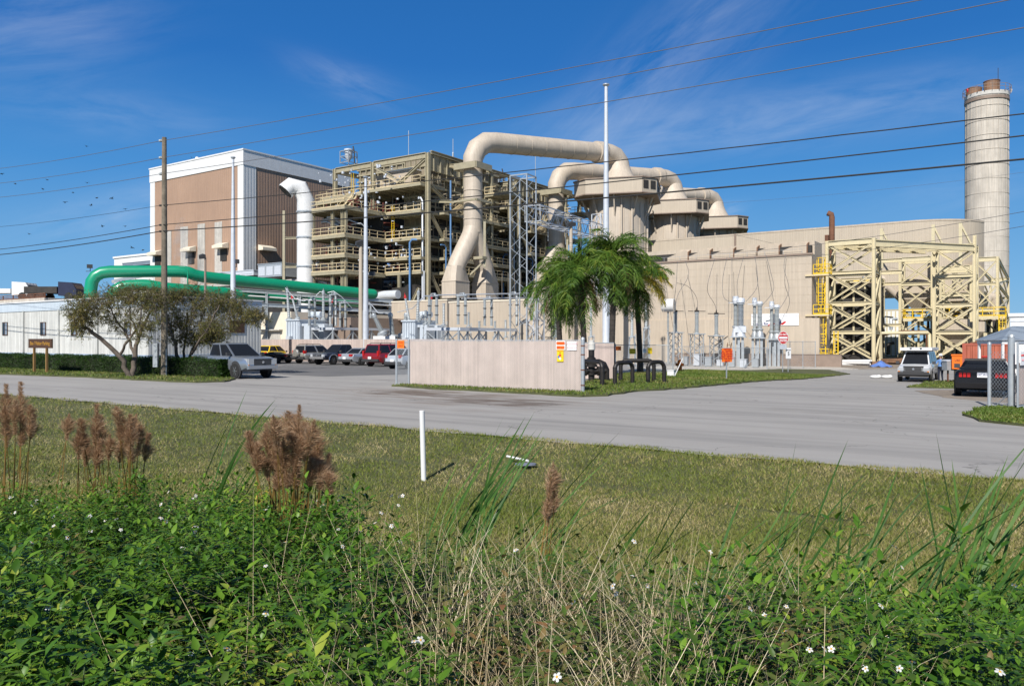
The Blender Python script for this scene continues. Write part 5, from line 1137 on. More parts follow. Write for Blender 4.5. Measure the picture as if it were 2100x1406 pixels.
for px, py, d, lab in ((184, 546, 82, 'small floodlight at the bend of the green pipe'), (484, 536, 71.5, 'small floodlight fixed low on the left white mast'), (763, 561, 73, 'small floodlight on an arm beside the middle white mast')):
    x, y = at(px, d); m = MB(); m.box((0, 0, 0), (.55, .35, .38), .5); m.tube([(0, .1, 0), (0, .1, -.5), (-.5, .2, -.5)], .04, 6); solo('floodlight', lab, 'floodlight', m, 'plastic', (x, y), zof(py, d), grid=False)
# wooden utility pole
UX, UY = gnd(337, 772); t = thing('utility_pole', 'weathered wooden utility pole between the two scrubby trees', 'utility pole', (UX, UY), None, grid=False); UZ = zof(282, UY); g = gz(UX, UY)
obj('pole', MB().lathe([(.185, -.5), (.18, 2), (.155, UZ * .6), (.125, UZ - g), (0, UZ - g + .02)], (0, 0, 0), 14), 'wood', t, 40)
WH = [(287, .42), (322, .42), (355, .38), (421, .12), (461, .25), (474, .10)]      # heights where the wires are fixed
for py, ln in WH[:3]:
    z = zof(py, UY) - g; ins = MB(); ax = Vector((-.83, .56, 0)); ins.lathe([(.03, 0), (.05, .12), (.09, .14), (.05, .2), (.09, .24), (.05, .3), (.08, .34), (.03, ln)], tuple(ax * .1 + Vector((0, 0, z - .03))), 10, ax=tuple(ax + Vector((0, 0, .12)))); obj('insulator', ins, 'porcelain', t, 40)
for py, ln in WH[3:]:
    z = zof(py, UY) - g; obj('clamp', MB().bar((-.32, .1, z), (.18, -.05, z), .08, .1), 'dark', t)
obj('meter_box', MB().bx(-.62, -.36, -.1, .12, .55, 1.9), 'galv', t); obj('conduit', MB().tube([(.16, -.12, 0), (.16, -.12, 1.6)], .03, 6), 'galv', t)
o2 = dup(t, W(34, 26.3) + (0,)); o2['label'] = 'next wooden utility pole of the line, to the right of the view'
# wires: three thin upper ones, three heavier lower ones, both ways along the road line
def wire(lab, p, q, sag, r, mat='ink', n=40, wob=0.):
    p, q = Vector(p), Vector(q); pts = []
    for i in range(n + 1): u = i / n; v = (q - p) * u; v.z -= sag * 4 * u * (1 - u) + (math.sin(u * 140) * wob if 0 < i < n else 0); pts.append(v)
    return solo('power_line', lab, 'cable', MB().tube(pts, r, 5), mat, (p.x, p.y), p.z, grid=False, group='overhead wires along the road')
M['wire'] = mk('grey weathered wire', (.11, .11, .12), .6, var=0)
dirR = Vector((*W(1, 0), 0)); P0 = Vector((UX, UY, 0)); EX = Vector((*W(34, 26.3), 0))
kR = (2100 - 1050) / 1600
def endR(py2100, sag, z0):                           # height at the next pole so the wire leaves the frame where the photo shows
    L = (EX - P0); # find u where px = 2100
    u = (kR * P0.y - P0.x) / (L.x - kR * L.y); y = P0.y + L.y * u; zt = zof(py2100, y); return (zt - z0 * (1 - u) + sag * 4 * u * (1 - u)) / u
names = ('top', 'second', 'third')
for i, (py, pr, pl, r, sagR) in enumerate(((287, -42, 362, .016, .5), (322, -6, 390, .016, .5), (355, 57, 417, .016, .5))):
    z = zof(py, UY); ax = Vector((-.83, .56, 0)) * .5; p = (UX + ax.x, UY + ax.y, z)
    wire(f'{names[i]} thin wire running right from the wooden pole', p, (EX.x, EX.y, endR(pr, sagR, z)), sagR, r, 'wire')
    d0 = W(gY(-40, 26.3) - 10, 26.3); wire(f'{names[i]} thin wire running left from the wooden pole', p, (*d0, zof(pl, gX(0, G(*d0)[0]) and d0[1]) + .1), .3, r, 'wire')
for i, (py, pr, pl, r, sagR, wob, ln) in enumerate(((421, 234, 470, .02, .55, .006, 'topmost heavy'), (461, 279, 519, .022, .55, 0, 'middle heavy'), (474, 327, 529, .03, .55, 0, 'lowest heavy'))):
    z = zof(py, UY); p = (UX - .2, UY, z); wire(f'{ln} cable running right from the wooden pole', p, (EX.x, EX.y, endR(pr, sagR, z)), sagR, r, 'ink', 60, wob)
    d0 = W(gY(-40, 26.3) - 10, 26.3); wire(f'{ln} cable running left from the wooden pole', p, (*d0, zof(pl + 3, d0[1])), .3, r * (.6 if i == 0 else 1), 'ink')
# thin lines from the plant to the right edge
for (a, b, lab) in (((1450, 520, 75), (2110, 432, 40), 'thin line from the beige roof to the right edge'), ((1500, 535, 78), (2110, 462, 42), 'lower thin line crossing the steel frames'), ((1480, 416, 120), (2110, 352, 90), 'faint high line crossing the chimney')):
    p = (*at(a[0], a[2]), zof(a[1], a[2])); q_ = (*at(b[0], b[2]), zof(b[1], b[2])); wire(lab, p, q_, .4, .014, 'wire', 24)

# ================================================================ SWITCHYARD (behind the near fence)
def post_prof(h, r, sheds, bands=0):
    P = [(r * 1.25, 0), (r * 1.25, h * .04), (r * .75, h * .05)]; z0, z1 = h * .06, h * .94
    for k in range(sheds):
        z = z0 + (z1 - z0) * k / sheds; dz = (z1 - z0) / sheds
        P += [(r * .72, z + dz * .1), (r, z + dz * .45), (r, z + dz * .6), (r * .72, z + dz * .95)]
    return P + [(r * .75, h * .95), (r * 1.15, h * .955), (r * 1.15, h)]
def insulator_stack(m, p, h, r, secs=3):
    for k in range(secs): m.lathe([(a, z + h * k / secs) for a, z in post_prof(h / secs, r, 7)], p, 10)
def bands(m, p, h, r, secs=3):
    for k in range(1, secs): m.lathe([(r * 1.02, -h * .012), (r * 1.3, -h * .012), (r * 1.3, h * .012), (r * 1.02, h * .012)], (p[0], p[1], p[2] + h * k / secs), 10)
def disconnect(px, py0, py1, d, lab, gap=.55, jumper=True, ry=0.):
    x, y = at(px, d); z0 = zof(py1, d); h = zof(py0, d) - z0; t = thing('insulator_pair', lab, 'insulator', (x, y), z0, 0, 'twin insulator columns on the switch frames')
    for s in (-.5, .5):
        m = MB(); insulator_stack(m, (s * gap, s * .25, 0), h, .14); c = obj('column', m, 'porcelain', t, 40); m = MB(); bands(m, (s * gap, s * .25, 0), h, .14); obj('joint_band', m, 'ink', c)
    m = MB(); m.box((0, 0, h + .06), (gap + .5, .16, .12)); m.tube([(-gap * .5, 0, h), (-gap * .3, 0, h + .25), (gap * .3, 0, h + .25), (gap * .5, 0, h)], .05, 8); m.lathe([(.05, 0), (.12, .05), (.12, .14), (.04, .2)], (gap * .2, .1, h + .12), 8); obj('contact', m, 'galv', t, 40)
    return t
def switch_frame(px, d, py, wl, dl, lab, pairs):
    """horizontal channel frame on braced legs; local x along v, local y along u, corner at the right front"""
    x, y = at(px, d); z = zof(py, d); t = thing('switch_frame', lab, 'support frame', (x, y), 0, 0)
    for a, b in (((-wl, 0), (0, 0)), ((-wl, dl), (0, dl)), ((0, 0), (0, dl)), ((-wl, 0), (-wl, dl))): obj('channel', MB().bar((*a, z - .13), (*b, z - .13), .28, .26), 'galvlight', t)
    n = max(1, round(dl / 3))
    for i in range(n + 1):
        for xx in (-wl, 0):
            yy = dl * i / n; obj('leg', MB().bar((xx, yy, -.2), (xx, yy, z - .26), .16), 'galv', t)
            if i < n: obj('brace', MB().bar((xx, yy, z - .4), (xx, yy + dl / n, .4), .09), 'galv', t); obj('brace', MB().bar((xx, yy + dl / n, z - .4), (xx, yy, .4), .09), 'galv', t)
    obj('brace', MB().bar((-wl, 0, z - .4), (0, 0, .4), .09), 'galv', t); obj('brace', MB().bar((0, 0, z - .4), (-wl, 0, .4), .09), 'galv', t); return t
switch_frame(683, 82, 671, 3.2, 8.5, 'left grey switch frame carrying insulator columns, behind the parked cars', 0)
for px, py0, py1, d, lab in ((640, 615, 668, 81, 'twin insulators at the far left end of the left switch frame'), (683, 605, 668, 82, 'twin insulators on the corner of the left switch frame'), (703, 622, 670, 86, 'twin insulators in the middle of the left switch frame'), (755, 625, 671, 90, 'twin insulators behind the middle white mast')): disconnect(px, py0, py1, d, lab)
switch_frame(941, 68, 671, 3.6, 9., 'right grey switch frame behind the near tan fence', 0)
for px, py0, py1, d, lab in ((888, 608, 664, 66.5, 'twin insulators at the left end of the right switch frame'), (947, 607, 665, 68, 'twin insulators on the front corner of the right switch frame'), (1001, 614, 668, 72, 'twin insulators in the middle of the right switch frame'), (1053, 604, 668, 76, 'twin insulators beside the lattice tower foot')): disconnect(px, py0, py1, d, lab, .6)
# pipe buses
def bus(lab, pts, r=.05, mat='galvlight'):
    P = [Vector((*at(px, d), zof(py, d))) for px, py, d in pts]; o = P[0].copy(); solo('bus_bar', lab, 'bus bar', MB().tube([p - o for p in P], r, 8), mat, (o.x, o.y), o.z, grid=False, smooth=40)
bus('upper horizontal bus pipe over the right switch frame', [(893, 605, 66.5), (1100, 601, 76), (1118, 603, 77)]); bus('lower horizontal bus pipe over the right switch frame', [(947, 612, 68), (1110, 610, 78)])
bus('bus pipe looping down to the first insulators', [(862, 616, 64), (870, 607, 65), (893, 606, 66.5)]); bus('thin bus pipe at the left switch frame', [(640, 615, 81), (690, 617, 82), (735, 620, 84), (800, 626, 88)], .04)
for i, (pts, lab) in enumerate((([(585, 590, 80), (592, 598, 80), (605, 612, 80), (622, 617, 80), (640, 615, 80)], 'curved cable from the far left bushing'), ([(648, 606, 80), (656, 598, 80), (664, 600, 80), (680, 612, 81)], 'arched cable over the left transformer bushings'), ([(672, 600, 81), (684, 597, 81), (700, 608, 81), (722, 632, 82)], 'long drooping cable left of the tan lamp post'), ([(735, 620, 82), (762, 625, 80), (776, 642, 78), (798, 643, 76)], 'drooping cable right of the middle mast'), ([(815, 640, 74), (846, 632, 72), (862, 616, 70)], 'slanting cable over the slanted bushings'))): bus(lab, pts, .035)
# transformers
def bushing(p0, p1, r, cap, t, lab='bushing', mat='porcelain'):
    p0, p1 = Vector(p0), Vector(p1); h = (p1 - p0).length; m = MB(); m.lathe([(r * 1.7, -.12), (r * 1.7, .05)] + [(a * (1 - .3 * z / h), z) for a, z in post_prof(h, r, 14)], tuple(p0), 12, ax=tuple(p1 - p0)); b = obj(lab, m, mat, t, 40)
    d = (p1 - p0).normalized(); m = MB(); m.lathe([(r * .8, 0), (r * .9, .08), (r * .7, .3), (.03, .36), (.03, .55)], tuple(p1), 10, ax=tuple(d)); obj('cap', m, cap, b, 40)
def transformer(px, d, w, dp, h, lab, bush, rz=0., fins=8):
    x, y = at(px, d); t = thing('transformer', lab, 'transformer', (x, y), 0, rz)
    obj('tank', MB().bx(-w, 0, 0, dp, .3, h), 'tank', t); obj('lid', MB().bx(-w - .12, .12, -.12, dp + .12, h, h + .15), 'tank', t); obj('plinth', MB().bx(-w - .2, .2, -.2, dp + .2, -.1, .3), 'concrete', t)
    m = MB()
    for k in range(5): m.bx(-w + w * (k + .5) / 5 - .08, -w + w * (k + .5) / 5 + .08, -.12, 0, .4, h - .1)
    obj('stiffener', m, 'tank', t)
    for g_ in range(2):
        m = MB()
        for k in range(fins): m.bx(.35, 1.25, .3 + dp * g_ * .5 + k * .16, .36 + dp * g_ * .5 + k * .16, h * .25, h * .92)
        m.bx(.05, .4, .3 + dp * g_ * .5, .4 + dp * g_ * .5 + fins * .16, h * .86, h * .92); m.bx(.05, .4, .3 + dp * g_ * .5, .4 + dp * g_ * .5 + fins * .16, h * .26, h * .32); obj('radiator', m, 'tank', t)
    m = MB(); m.lathe([(.1, 0), (.35, 0), (.35, w * .8), (.1, w * .8)], (-w * .9, dp * .8, h + .75), 12, ax=(1, 0, 0)); m.bar((-w * .7, dp * .8, h), (-w * .7, dp * .8, h + .5), .1); m.bar((-w * .3, dp * .8, h), (-w * .3, dp * .8, h + .5), .1); obj('oil_drum', m, 'tank', t, 40)
    obj('cabinet', MB().bx(-w * .75, -w * .45, -.55, -.13, .5, h * .6), 'galvlight', t)
    for (p, q, r, c) in bush: bushing(p, q, r, c, t)
    return t
transformer(614, 84, 2.1, 4.2, 4.2, 'pale grey transformer left, in front of the cream block', (((-1.9, .2, 4.4), (-1.95, 0, 7.4), .2, 'galv'), ((-1.0, .6, 4.5), (-1.45, .3, 6.6), .17, 'red'), ((1.0, 2.5, 4.4), (1.2, 2.3, 7.2), .2, 'galv'), ((.7, 3.4, 4.4), (1.6, 3.2, 6.2), .12, 'red')))
transformer(851, 76, 1.6, 3.2, 3.9, 'blue grey transformer behind the slanted bushings', (((-1.2, .5, 4.0), (-1.5, .3, 6.2), .16, 'red'), ((-.1, .5, 4.0), (.1, .4, 6.6), .2, 'galv'), ((.6, 1.5, 4.), (.9, 1.4, 6.1), .15, 'red')))
# breakers with slanted bushings
def breaker(px, d, lab, bl):
    x, y = at(px, d); t = thing('circuit_breaker', lab, 'circuit breaker', (x, y), 0, grid=False)
    obj('cabinet', MB().bx(-1.9, .3, -.6, .6, .5, 2.5), 'whiteflat', t); obj('stand', MB().bx(-1.7, .1, -.4, .4, -.1, .5), 'galv', t); m = MB()
    for (p, q) in bl: m.lathe([(.5, -.3), (.55, 0), (.4, .2)], p, 14, ax=tuple(Vector(q) - Vector(p)))
    obj('collar', m, 'galv', t, 40)
    for (p, q) in bl: bushing(p, q, .3, 'galv', t)
def bp(px, py, d, x0): return ((px - x0) / 1600 * d, 0, zof(py, d))
d = 78
breaker(806, d, 'low white circuit breaker with a row of slanted grey bushings', [(bp(784, 683, d, 806), bp(768, 649, d, 806)), (bp(805, 690, d, 806), bp(801, 648, d, 806)), (bp(826, 688, d, 806), bp(833, 648, d, 806)), (bp(848, 688, d, 806), bp(863, 650, d, 806))])
# small bushings and boxes low behind the fence
for i, (px, py0, py1, d, lab) in enumerate(((910, 622, 665, 74, 'slim grey surge post left of the right switch frame corner'), (873, 636, 663, 72, 'short grey surge post beside the blue grey transformer'), (961, 640, 668, 78, 'thin dark post behind the right switch frame'), (983, 658, 690, 76, 'small grey bushing low behind the right switch frame, left of three'), (1015, 658, 690, 77, 'small grey bushing low behind the right switch frame, middle of three'), (1037, 656, 690, 78, 'small grey bushing low behind the right switch frame, right of three'), (1140, 640, 690, 72, 'grey insulator post half hidden by the left palm fronds'), (1212, 630, 690, 70, 'grey insulator post between the palm trunks'), (1296, 640, 690, 62, 'banded grey insulator left of the right palm trunk'), (1325, 622, 672, 66, 'banded grey insulator right of the palms'))):
    x, y = at(px, d); z0 = zof(py1, d); t = thing('surge_post', lab, 'insulator', (x, y), z0, grid=False); m = MB(); h = zof(py0, d) - z0; m.lathe([(a, z) for a, z in post_prof(h, .13, 12)], (0, 0, 0), 10); obj('column', m, 'porcelain', t, 40)
    m = MB(); s = .3
    for a in (-s, s):
        for b in (-s, s): m.bar((a, b, -z0 - .2), (a * .6, b * .6, 0), .06)
    for k in range(4): zz = -z0 * (k + .5) / 4; m.bar((-s, -s, zz), (s, -s, zz + z0 / 5), .04); m.bar((s, -s, zz), (s, s, zz + z0 / 5), .04)
    m.box((0, 0, -.04), (.5, .5, .08)); obj('stand', m, 'galv', t)
# ---------------------------------------------------------------- lattice tower and its beam
def lattice(m, p, q, w0, w1, n, leg=.09, br=.05, up=None):
    p, q = Vector(p), Vector(q); d = (q - p).normalized(); a, b = m.frame_of(d); ring = []
    for i in range(n + 1):
        c = p.lerp(q, i / n); w = w0 + (w1 - w0) * i / n; ring.append([c + a * (s * w / 2) + b * (r_ * w / 2) for s, r_ in ((-1, -1), (1, -1), (1, 1), (-1, 1))])
    for k in range(4): m.bar(ring[0][k], ring[-1][k], leg)
    for i in range(n):
        for k in range(4):
            k2 = (k + 1) % 4; m.bar(ring[i][k], ring[i + 1][k2], br) if (i + k) % 2 else m.bar(ring[i][k2], ring[i + 1][k], br)
    for i in (0, n): 
        for k in range(4): m.bar(ring[i][k], ring[i][(k + 1) % 4], br)
x, y = at(1073, 72); ht = zof(362, 72); t = thing('lattice_tower', 'tall grey lattice tower right of the forked flue', 'tower', (x, y), 0, R(4)); w = 1.75
for k, (a, b) in enumerate(((-1, -1), (1, -1), (1, 1), (-1, 1))): obj('leg', MB().bar((a * w / 2, b * w / 2, 0), (a * w / 2, b * w / 2, ht), .10), 'galv', t)
n = 13
for i in range(n):
    m = MB()
    for k, (a, b, c, e) in enumerate(((-1, -1, 1, -1), (1, -1, 1, 1), (1, 1, -1, 1), (-1, 1, -1, -1))):
        z0, z1 = ht * i / n, ht * (i + 1) / n
        if i % 2: a, b, c, e = c, e, a, b
        m.bar((a * w / 2, b * w / 2, z0), (c * w / 2, e * w / 2, z1), .035)
    obj('lacing', m, 'galv', t)
obj('top_ring', MB().bar((-w / 2, -w / 2, ht), (w / 2, -w / 2, ht), .1).bar((w / 2, -w / 2, ht), (w / 2, w / 2, ht), .1).bar((w / 2, w / 2, ht), (-w / 2, w / 2, ht), .1).bar((-w / 2, w / 2, ht), (-w / 2, -w / 2, ht), .1), 'galv', t)
p = Vector((*at(1092, 72.5), zof(437, 72.5))); q_ = Vector((*at(1225, 92), zof(476, 92))); m = MB(); lattice(m, (0, 0, 0), tuple(q_ - p), 1.5, 1.5, 15, .09, .045)
solo('lattice_beam', 'grey lattice beam running from the lattice tower to behind the palms', 'beam', m, 'galvlight', (p.x, p.y), p.z, grid=False)
for px, d, lab in ((1098, 74, 'slender lattice mast right of the tall lattice tower, behind palm fronds'), (1228, 92, 'far lattice tower carrying the end of the lattice beam')):
    x, y = at(px, d); m = MB(); lattice(m, (0, 0, 0), (0, 0, zof(440 if px > 1200 else 690, d) if px > 1200 else 6.), 1.2, 1.2, 8, .1, .05); solo('lattice_tower', lab, 'tower', m, 'galvlight', (x, y), 0)
# insulator strings hanging on the lattice beam
for k, q in enumerate((.2, .45, .7)):
    c = p.lerp(q_, q); m = MB(); m.lathe([(.04, 0)] + [(r_, -z) for z in np.arange(.1, 1.5, .14) for r_ in (.05, .14, .05)][:27] + [(.03, -1.6)], (0, 0, 0), 8); solo('insulator_string', ('hanging insulator string nearest the lattice tower', 'middle hanging insulator string below the lattice beam', 'hanging insulator string nearest the palms')[k], 'insulator', m, 'porcelain', (c.x, c.y), c.z - .7, grid=False, smooth=40)
# ---------------------------------------------------------------- right insulator yard
def arrester(px, py0, pm, py1, d, lab, drum=False):
    x, y = at(px, d); g = gz(x, y); zt, zm = zof(py0, d) - g, zof(pm, d) - g; t = thing('surge_arrester', lab, 'insulator', (x, y), None, R(10), 'insulators on lattice stands by the beige wall', grid=False)
    h = zt - zm; m = MB(); m.lathe([(a, z) for a, z in post_prof(h, .23, 16)], (0, 0, zm), 14); obj('column', m, 'porcelain', t, 40)
    m = MB(); m.bar((-.95, 0, zt + .1), (.95, 0, zt + .1), .07); m.box((0, 0, zt + .1), (.35, .3, .22)); m.lathe([(.05, 0), (.09, .1), (.02, .35)], (0, 0, zt + .2), 8); obj('terminal', m, 'dark', t)
    m = MB(); s0 = .5
    for a in (-1, 1):
        for b in (-1, 1): m.bar((a * s0, b * s0, 0), (a * s0, b * s0, zm), .08)
    n = 5
    for k in range(n):
        z0, z1 = zm * k / n, zm * (k + 1) / n
        for (a, b, c, e) in ((-1, -1, 1, -1), (1, -1, 1, 1), (1, 1, -1, 1), (-1, 1, -1, -1)): m.bar((a * s0, b * s0, z0), (c * s0, e * s0, z1), .05)
    m.box((0, 0, zm - .04), (1.35, 1.35, .1)); obj('stand', m, 'rail' if False else 'galv', t); return t
arrester(1385, 640, 681, 750, 80, 'ribbed insulator on a lattice stand right of the white drum'); arrester(1429, 640, 684, 750, 81, 'ribbed insulator on a lattice stand, second from the white drum'); arrester(1469, 645, 688, 750, 82, 'ribbed insulator on a lattice stand, third from the white drum')
x, y = at(1371, 79); g = gz(x, y); t = thing('line_trap', 'white horizontal drum on slim insulators right of the palms', 'line trap', (x, y), None, R(-25), grid=False); zc = zof(626, 79) - g; r = .66
obj('drum', MB().lathe([(r, -.6), (r * 1.04, -.55), (r, -.5), (r, .5), (r * 1.04, .55), (r, .6), (r * .8, .6), (r * .78, .2), (0, .2)], (0, 0, zc), 28, ax=(1, 0, 0)), 'whiteflat', t, 40)
obj('end_ring', MB().lathe([(r * .78, .56), (r * .9, .63), (r * .2, .63), (r * .2, .56)], (0, 0, zc), 24, ax=(1, 0, 0)), 'galv', t, 40)
for q, rr in ((-.05, .10), (.55, .07)):
    m = MB(); insulator_stack(m, (q, 0, zc - r - 1.9), 1.9, rr, 4); obj('insulator', m, 'porcelain', t, 40); obj('post', MB().bar((q, 0, 0), (q, 0, zc - r - 1.9), .12), 'galv', t)
def cvt(px, d, py0, pcap, pbox, pstand, lab, box=True, r=.3):
    x, y = at(px, d); g = gz(x, y); Z = lambda p: zof(p, d) - g; t = thing('instrument_transformer', lab, 'insulator', (x, y), None, R(-18), 'tall instrument transformers by the gravel', grid=False)
    for s, back in ((0, False), (-.5, True)):
        zt, zc, zb, zs = Z(py0), Z(pcap), Z(pbox), Z(pstand); rr = r if not back else r * .75; yy = .5 if back else 0; xx = s
        m = MB(); h = zc - zb; m.lathe([(a, z) for a, z in post_prof(h, rr, 16)], (xx, yy, zb), 16); obj('column', m, 'porcelain' if not box or back else 'galv', t, 40)
        m = MB(); m.lathe([(rr * .8, 0), (rr * 1.25, .08), (rr * 1.25, zt - zc - .1), (rr * 1.0, zt - zc), (0, zt - zc)] if not back else [(rr * .9, 0), (rr * 1.3, .2), (rr * 1.3, .45), (rr * .8, .6), (rr * 1.2, .75), (rr * 1.2, zt - zc - .1), (0, zt - zc)], (xx, yy, zc), 16); m.bar((xx - .7, yy, zc + .1), (xx + .2, yy, zc + .1), .07); obj('head', m, 'galvlight', t, 40)
        m = MB()
        if box and not back: m.box((xx, yy, (zb + zs) / 2 + .2), (1.05, .8, zb - zs - .4)); m.lathe([(.5, 0), (.42, .4)], (xx, yy, zs), 14)
        else: m.lathe([(rr * 1.7, 0), (rr * 1.6, .3), (rr * 1.1, zb - zs - .2), (rr * 1.5, zb - zs)], (xx, yy, zs), 14)
        obj('base', m, 'galvlight' if box else 'galv', t, 30)
        m = MB()
        for a in (-.18, .18): m.bar((xx + a, yy, -.1), (xx + a, yy, zs), .24, .24)
        m.box((xx, yy, zs - .05), (1.1, .8, .1)); obj('post', m, 'galv', t)
    return t
cvt(1519, 78, 611, 622, 669, 690, 'tallest ribbed instrument transformer with a white box on its stand', True, .33)
cvt(1558, 79, 618, 625, 675, 692, 'grey instrument transformer in front of the banner', False, .26); cvt(1593, 80, 625, 632, 680, 695, 'grey instrument transformer left of the round red sign', False, .26)
# cables hanging from the beige roof to the insulators
def hang(lab, pts, r=.022):
    P = [Vector((*at(px, d), zof(py, d))) for px, py, d in pts]; Q = []
    for i in range(len(P) - 1):                          # Catmull-Rom
        a, b, c, e = P[max(i - 1, 0)], P[i], P[i + 1], P[min(i + 2, len(P) - 1)]
        for t_ in np.linspace(0, 1, 8, endpoint=False): Q.append(.5 * (2 * b + (c - a) * t_ + (2 * a - 5 * b + 4 * c - e) * t_ ** 2 + (3 * b - a - 3 * c + e) * t_ ** 3))
    Q.append(P[-1]); o = Q[0].copy(); solo('drop_cable', lab, 'cable', MB().tube([q - o for q in Q], r, 5), 'wire', (o.x, o.y), o.z, grid=False, group='cables hanging down the beige wall')
hang('hanging cable to the white drum', [(1357, 538, 88), (1360, 570, 84), (1365, 605, 80), (1367, 618, 79)]); hang('hanging cable to the insulator right of the drum', [(1405, 535, 86), (1412, 565, 82), (1390, 605, 81), (1385, 640, 80)])
hang('straight hanging cable left of the wavy ones', [(1389, 536, 86), (1387, 580, 78), (1383, 612, 79)]); hang('arched cable to the second insulator', [(1388, 580, 79), (1412, 588, 80), (1429, 612, 81), (1430, 640, 81)])
hang('wavy cable to the third insulator', [(1466, 530, 84), (1453, 575, 80), (1452, 600, 81), (1466, 625, 82), (1470, 645, 82)]); hang('looping cable to the tall ribbed transformer', [(1491, 527, 83), (1482, 575, 80), (1486, 612, 79), (1515, 621, 78)])
hang('looping cable right of the tall ribbed transformer', [(1525, 526, 83), (1512, 580, 80), (1516, 622, 78)]); hang('long loop from the roof to the banner transformer', [(1548, 524, 82), (1553, 560, 80), (1552, 590, 79), (1530, 618, 78)])
hang('cable hanging just left of the banner', [(1571, 523, 82), (1581, 560, 80), (1586, 595, 79), (1562, 627, 79)]); hang('rightmost loop on the beige wall', [(1612, 521, 81), (1608, 550, 80), (1618, 595, 80), (1600, 632, 80)]); hang('straight plumb cable with a weight', [(1501, 527, 83), (1501, 640, 82), (1500, 653, 82)])
# low boxes and junk behind the compound fence
rs_ = random.Random(9)
x, y = at(1540, 82.5); solo('wall_skirt', 'dark low retaining wall behind the compound fence', 'wall', MB().bx(-9, 9, 0, .3, -.2, 1.25).bx(-9, 9, -.05, .35, 1.25, 1.32), 'beigetrim', (x, y))
for i in range(7):
    px = 1405 + i * 24; d = rs_.uniform(74, 77); x, y = at(px, d); m = MB(); h = rs_.uniform(.6, 1.2); m.bx(-.3, .3, -.2, .2, .1, h); m.bx(-.34, .34, -.24, .24, h, h + .06); m.bx(-.25, -.15, -.1, .1, -.1, .1); m.bx(.15, .25, -.1, .1, -.1, .1)
    solo('control_box', 'small grey control box low behind the compound fence', 'box', m, ['galv', 'galvlight'][i % 2], (x, y), group='control boxes behind the compound fence')
x, y = at(1394, 55); m = MB().lathe([(.16, 0), (.16, .5), (.22, .5), (.22, .58), (.14, .6), (.16, .75), (.08, .85), (0, .87)], (0, 0, 0), 12); m.lathe([(.1, -.28), (.1, .28)], (0, 0, .5), 8, ax=(1, 0, 0)); solo('fire_hydrant', 'orange fire hydrant behind the black pipes', 'hydrant', m, 'orange', (x, y), smooth=40)
x, y = at(1490, 80); m = MB()
for s in (-.2, .2): m.bar((s, 0, 0), (s + .25, .2, 2.4), .06)
for k in range(8): m.bar((-.2 + k * .03, 0, .2 + k * .28), (.2 + k * .03, 0, .2 + k * .28), .05)
solo('ladder', 'short dark ladder leaning behind the orange notice', 'ladder', m, 'rusty', (x, y))
# ================================================================ OFFICE BUILDING, RAMP, HEDGE
XC, YC = gY(304, 32.8), 32.8; XL = gY(-40, 32.8) - XC; DP = gX(535, XC) - YC; ZE = zof(607, dist(XC, YC))
M['office'] = mk('stained white metal siding', (.62, .62, .58), .55, var=.06, rib=.3, ribd=.5, streak=.28, grime=.15)
t = root_g('office_building', 'long low white metal office building behind the hedge, stained by rain', 'building', XC, YC)
obj('wall', MB().bx(XL, 0, 0, DP, .75, ZE - .75), 'office', t); obj('fascia', MB().bx(XL - .06, .06, -.06, DP + .06, ZE - .75, ZE), mk('pale blue grey fascia', (.50, .57, .63), .5, var=.05, streak=.1), t)
obj('roof', MB().bx(XL - .15, .15, -.15, DP + .15, ZE, ZE + .1), 'whiteflat', t); obj('skirting', MB().bx(XL - .03, .03, -.03, DP + .03, .72, .98), mk('blue skirting', (.28, .36, .47), .5), t); obj('underfloor', MB().bx(XL + .3, -.3, .3, DP - .3, -.1, .72), 'dark', t)
for px in (11, 89, 152, 262):
    x = gY(px, YC) - XC; d = dist(x + XC, YC); z0, z1 = zof(686, d), zof(662, d); w = 19 / 1600 * d / CG * .85
    f = obj('window', MB().bx(x - w / 2 - .07, x + w / 2 + .07, -.05, 0, z0 - .07, z1 + .07), 'signbrown', t); obj('pane', MB().bx(x - w / 2, x - .04, -.06, -.05, z0, z1), 'glass', f); obj('pane', MB().bx(x + .04, x + w / 2, -.06, -.05, z0, z1), 'greyroof', f)
y = gX(486, XC) - YC; obj('window', MB().bx(0, .06, y - .7, y + .7, 2.7, 3.7), 'signbrown', t)
m = MB()
for k in range(4): m.bar((XL * (.25 + k * .22), -.09, .98), (XL * (.25 + k * .22), -.09, ZE - .7), .08)
obj('downspout', m, 'office', t)
t = thing('ramp_wall', 'brownish elevated truck ramp far left beyond the office roof', 'ramp', at(70, 96), 0, 0); zr = zof(612, 96) - .3; obj('deck', MB().bx(-22, 9, -3, 3, zr - .8, zr), 'concrete', t)
for k in range(6): obj('pier', MB().bx(-20 + k * 5, -19 + k * 5, -2, 2, 0, zr - .8), 'concrete', t)
m = MB(); railing(m, [(-22, -2.9, zr), (9, -2.9, zr)], .5, 2.5, .05); obj('railing', m, 'rusty', t)
M['navycab'] = mk('navy cab paint', (.02, .025, .055), .4)
